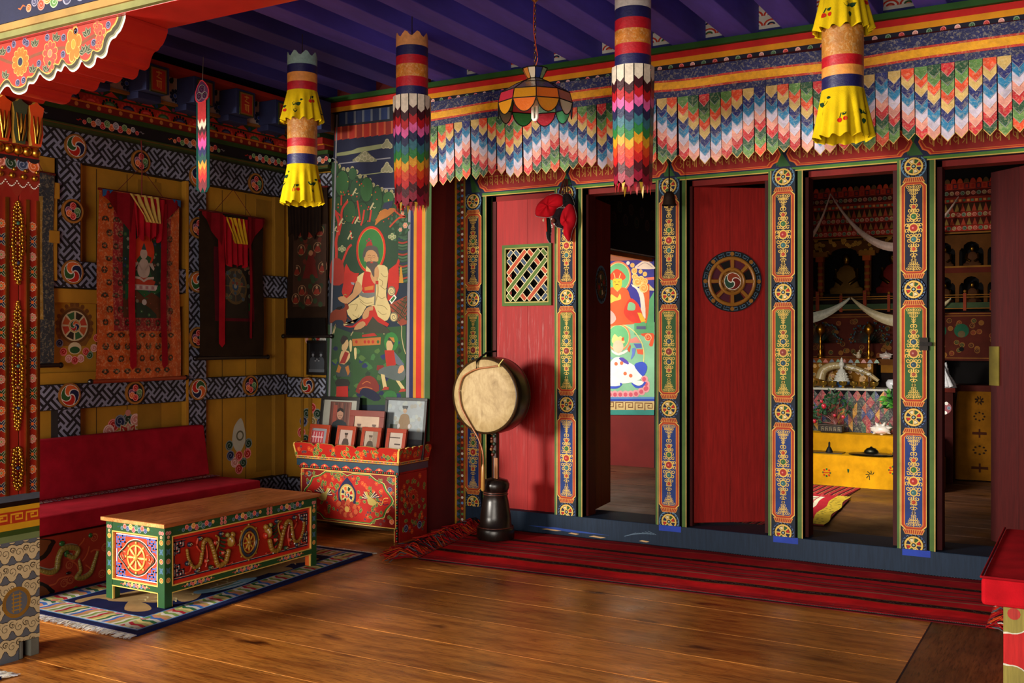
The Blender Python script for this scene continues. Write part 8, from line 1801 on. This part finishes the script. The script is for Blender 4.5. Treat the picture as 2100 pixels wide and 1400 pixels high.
# right side of the shrine
t = thing('side_pedestal', 'dark red carved pedestal with painted roundel behind the latch post', 'pedestal', (-1.11, 9.08, .1)); mb = MB(); mb.box(-1.18, -1.03, 9.03, 9.2, .1, .85, H('3a100c'), 'old'); mb.box(-1.195, -1.01, 9.01, 9.22, .85, .885, H('5a1c14'), 'old'); p = P(mb, fy(9.03), 'gloss')
p.disc(-1.09, .72, .05, H('8a2a3a'), 0, 18); [p.curl(-1.09+.03*cos(a), .72+.04*sin(a), .014, [H('2a4a6a'), WHT, RED][int(a) % 3], 1) for a in (0, 1.2, 2.4, 3.6, 4.8)]; mb.build('pedestal', t)
t = thing('scarf_heap', 'crumpled white silk scarves heaped on the pedestal right of the latch post', 'scarf', (-1.11, 9.1, .885)); mb = MB(); R = []
for j in range(9):
    th = j/8; R.append([Vector((-1.11+(.015+.085*(1-th)**1.2+.012*sin(5*a+j))*cos(a), 9.08+(.012+.06*(1-th))*sin(a), .886+.2*th+.01*sin(3*a+j)*(j > 0))) for a in [2*pi*k/30 for k in range(30)]])
mb.loft(R, H('d8d8dc'), 'silk', True, False)
for k in range(8): a = 3.4+k*.28; mb.tube([(-1.11+.03*cos(a), 9.04, 1.03), (-1.11+.08*cos(a), 9.01, .96), (-1.11+.1*cos(a)*1.2, 9.0, .895)], [.006, .014, .02], H('e0e0e4'), 'silk', 8)
mb.build('scarves', t)
mb = MB(); mb.box(-1.03, -.6, 9.28, 9.5, .85, .9, H('4a1c14'), 'old'); mb.box(-1.03, -.98, 9.3, 9.5, .1, .85, H('140a08'), 'old'); mb.box(-.66, -.6, 9.3, 9.5, .1, .85, H('140a08'), 'old'); solo(mb, 'side_table', (-.82, 9.4, .1), 'dark narrow side table behind the hanging yellow cloth at the far right', 'table')
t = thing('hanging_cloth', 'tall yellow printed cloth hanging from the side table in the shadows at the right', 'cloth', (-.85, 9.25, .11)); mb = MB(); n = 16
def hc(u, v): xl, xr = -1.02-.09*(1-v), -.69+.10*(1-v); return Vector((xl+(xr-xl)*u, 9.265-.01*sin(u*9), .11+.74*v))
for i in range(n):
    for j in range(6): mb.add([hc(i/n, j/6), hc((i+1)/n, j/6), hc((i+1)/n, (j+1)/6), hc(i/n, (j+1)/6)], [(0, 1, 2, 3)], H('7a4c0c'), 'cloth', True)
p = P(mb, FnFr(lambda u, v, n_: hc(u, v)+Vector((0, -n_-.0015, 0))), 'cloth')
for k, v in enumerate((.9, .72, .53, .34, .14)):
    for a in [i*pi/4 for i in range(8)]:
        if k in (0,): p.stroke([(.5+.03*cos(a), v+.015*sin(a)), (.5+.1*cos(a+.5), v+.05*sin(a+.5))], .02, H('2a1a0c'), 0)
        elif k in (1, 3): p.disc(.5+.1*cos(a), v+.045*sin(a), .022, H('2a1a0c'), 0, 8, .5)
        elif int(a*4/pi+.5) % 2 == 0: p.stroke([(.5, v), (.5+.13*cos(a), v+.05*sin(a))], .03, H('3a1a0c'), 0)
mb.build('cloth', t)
# rugs on the shrine floor
def flatrug(pts, z, name, lab, draw):
    t = thing('rug', lab, 'rug', (sum(p[0] for p in pts)/4, sum(p[1] for p in pts)/4, z)); A_, B_, C_, D_ = [Vector((p[0], p[1], 0)) for p in pts]
    fn = lambda u, v, n: (A_*(1-u)*(1-v)+B_*u*(1-v)+C_*u*v+D_*(1-u)*v)+Vector((.012*sin(v*14)*u, .0, z+n))
    mb = MB(); f = FnFr(fn); 
    for i in range(12):
        for j in range(12): mb.add([f.at(a/12, b/12, .007) for a, b in ((i, j), (i+1, j), (i+1, j+1), (i, j+1))], [(0, 1, 2, 3)], H('a8202c'), 'cloth')
    mb.prism([(0, 0), (1, 0), (1, 1), (0, 1)], f, .0005, .005, H('5a1a1c'), 'cloth'); p = P(mb, FnFr(lambda u, v, n: f.at(u, v, n+.0072)), 'cloth'); draw(p); mb.build('weave', t)
def dr1(p):
    for i in range(12):
        for j in range(10):
            a = i/12; p.rect(a, j/10, a+.03, (j+1)/10, H('4a1a24'), 0); p.rect(a+.03, j/10, a+.036, (j+1)/10, H('e0a060'), 0); p.rect(a+.06, j/10, a+.066, (j+1)/10, H('c86a5a'), 0)
def dr2(p):
    for j in range(12):
        b, d = j/12, (j+1)/12; p.rect(.86, b, 1, d, H('c8a834'), 0); p.rect(0, b, .76, d, H('d8ccb0'), 0) if .08 < b < .86 else None
        for i in range(7): p.rect(.05+i*.1, b+.01, .05+i*.1+.07, b+.03, H('6a5a40'), 1) if .08 < b < .84 else None; p.rect(.08+i*.1, b+.05, .05+i*.1+.06, b+.06, H('8a6a3a'), 1) if .08 < b < .84 else None
        p.rect(.70, b, .715, d, H('b85a5a'), 2); 
    for k in range(40): p.disc(rnd.uniform(.88, .99), rnd.random(), .012, H('8a7a2a'), 1, 6)
flatrug([(-2.25, 6.3), (-1.66, 6.3), (-1.64, 8.35), (-2.28, 8.35)], .1, 'r', 'striped red and maroon rug beneath the yellow-bordered one on the shrine floor', dr1)
flatrug([(-2.25, 6.52), (-1.50, 6.55), (-1.60, 7.80), (-2.28, 7.80)], .109, 'r', 'red and cream rug with a yellow edge lying on the shrine floor', dr2)
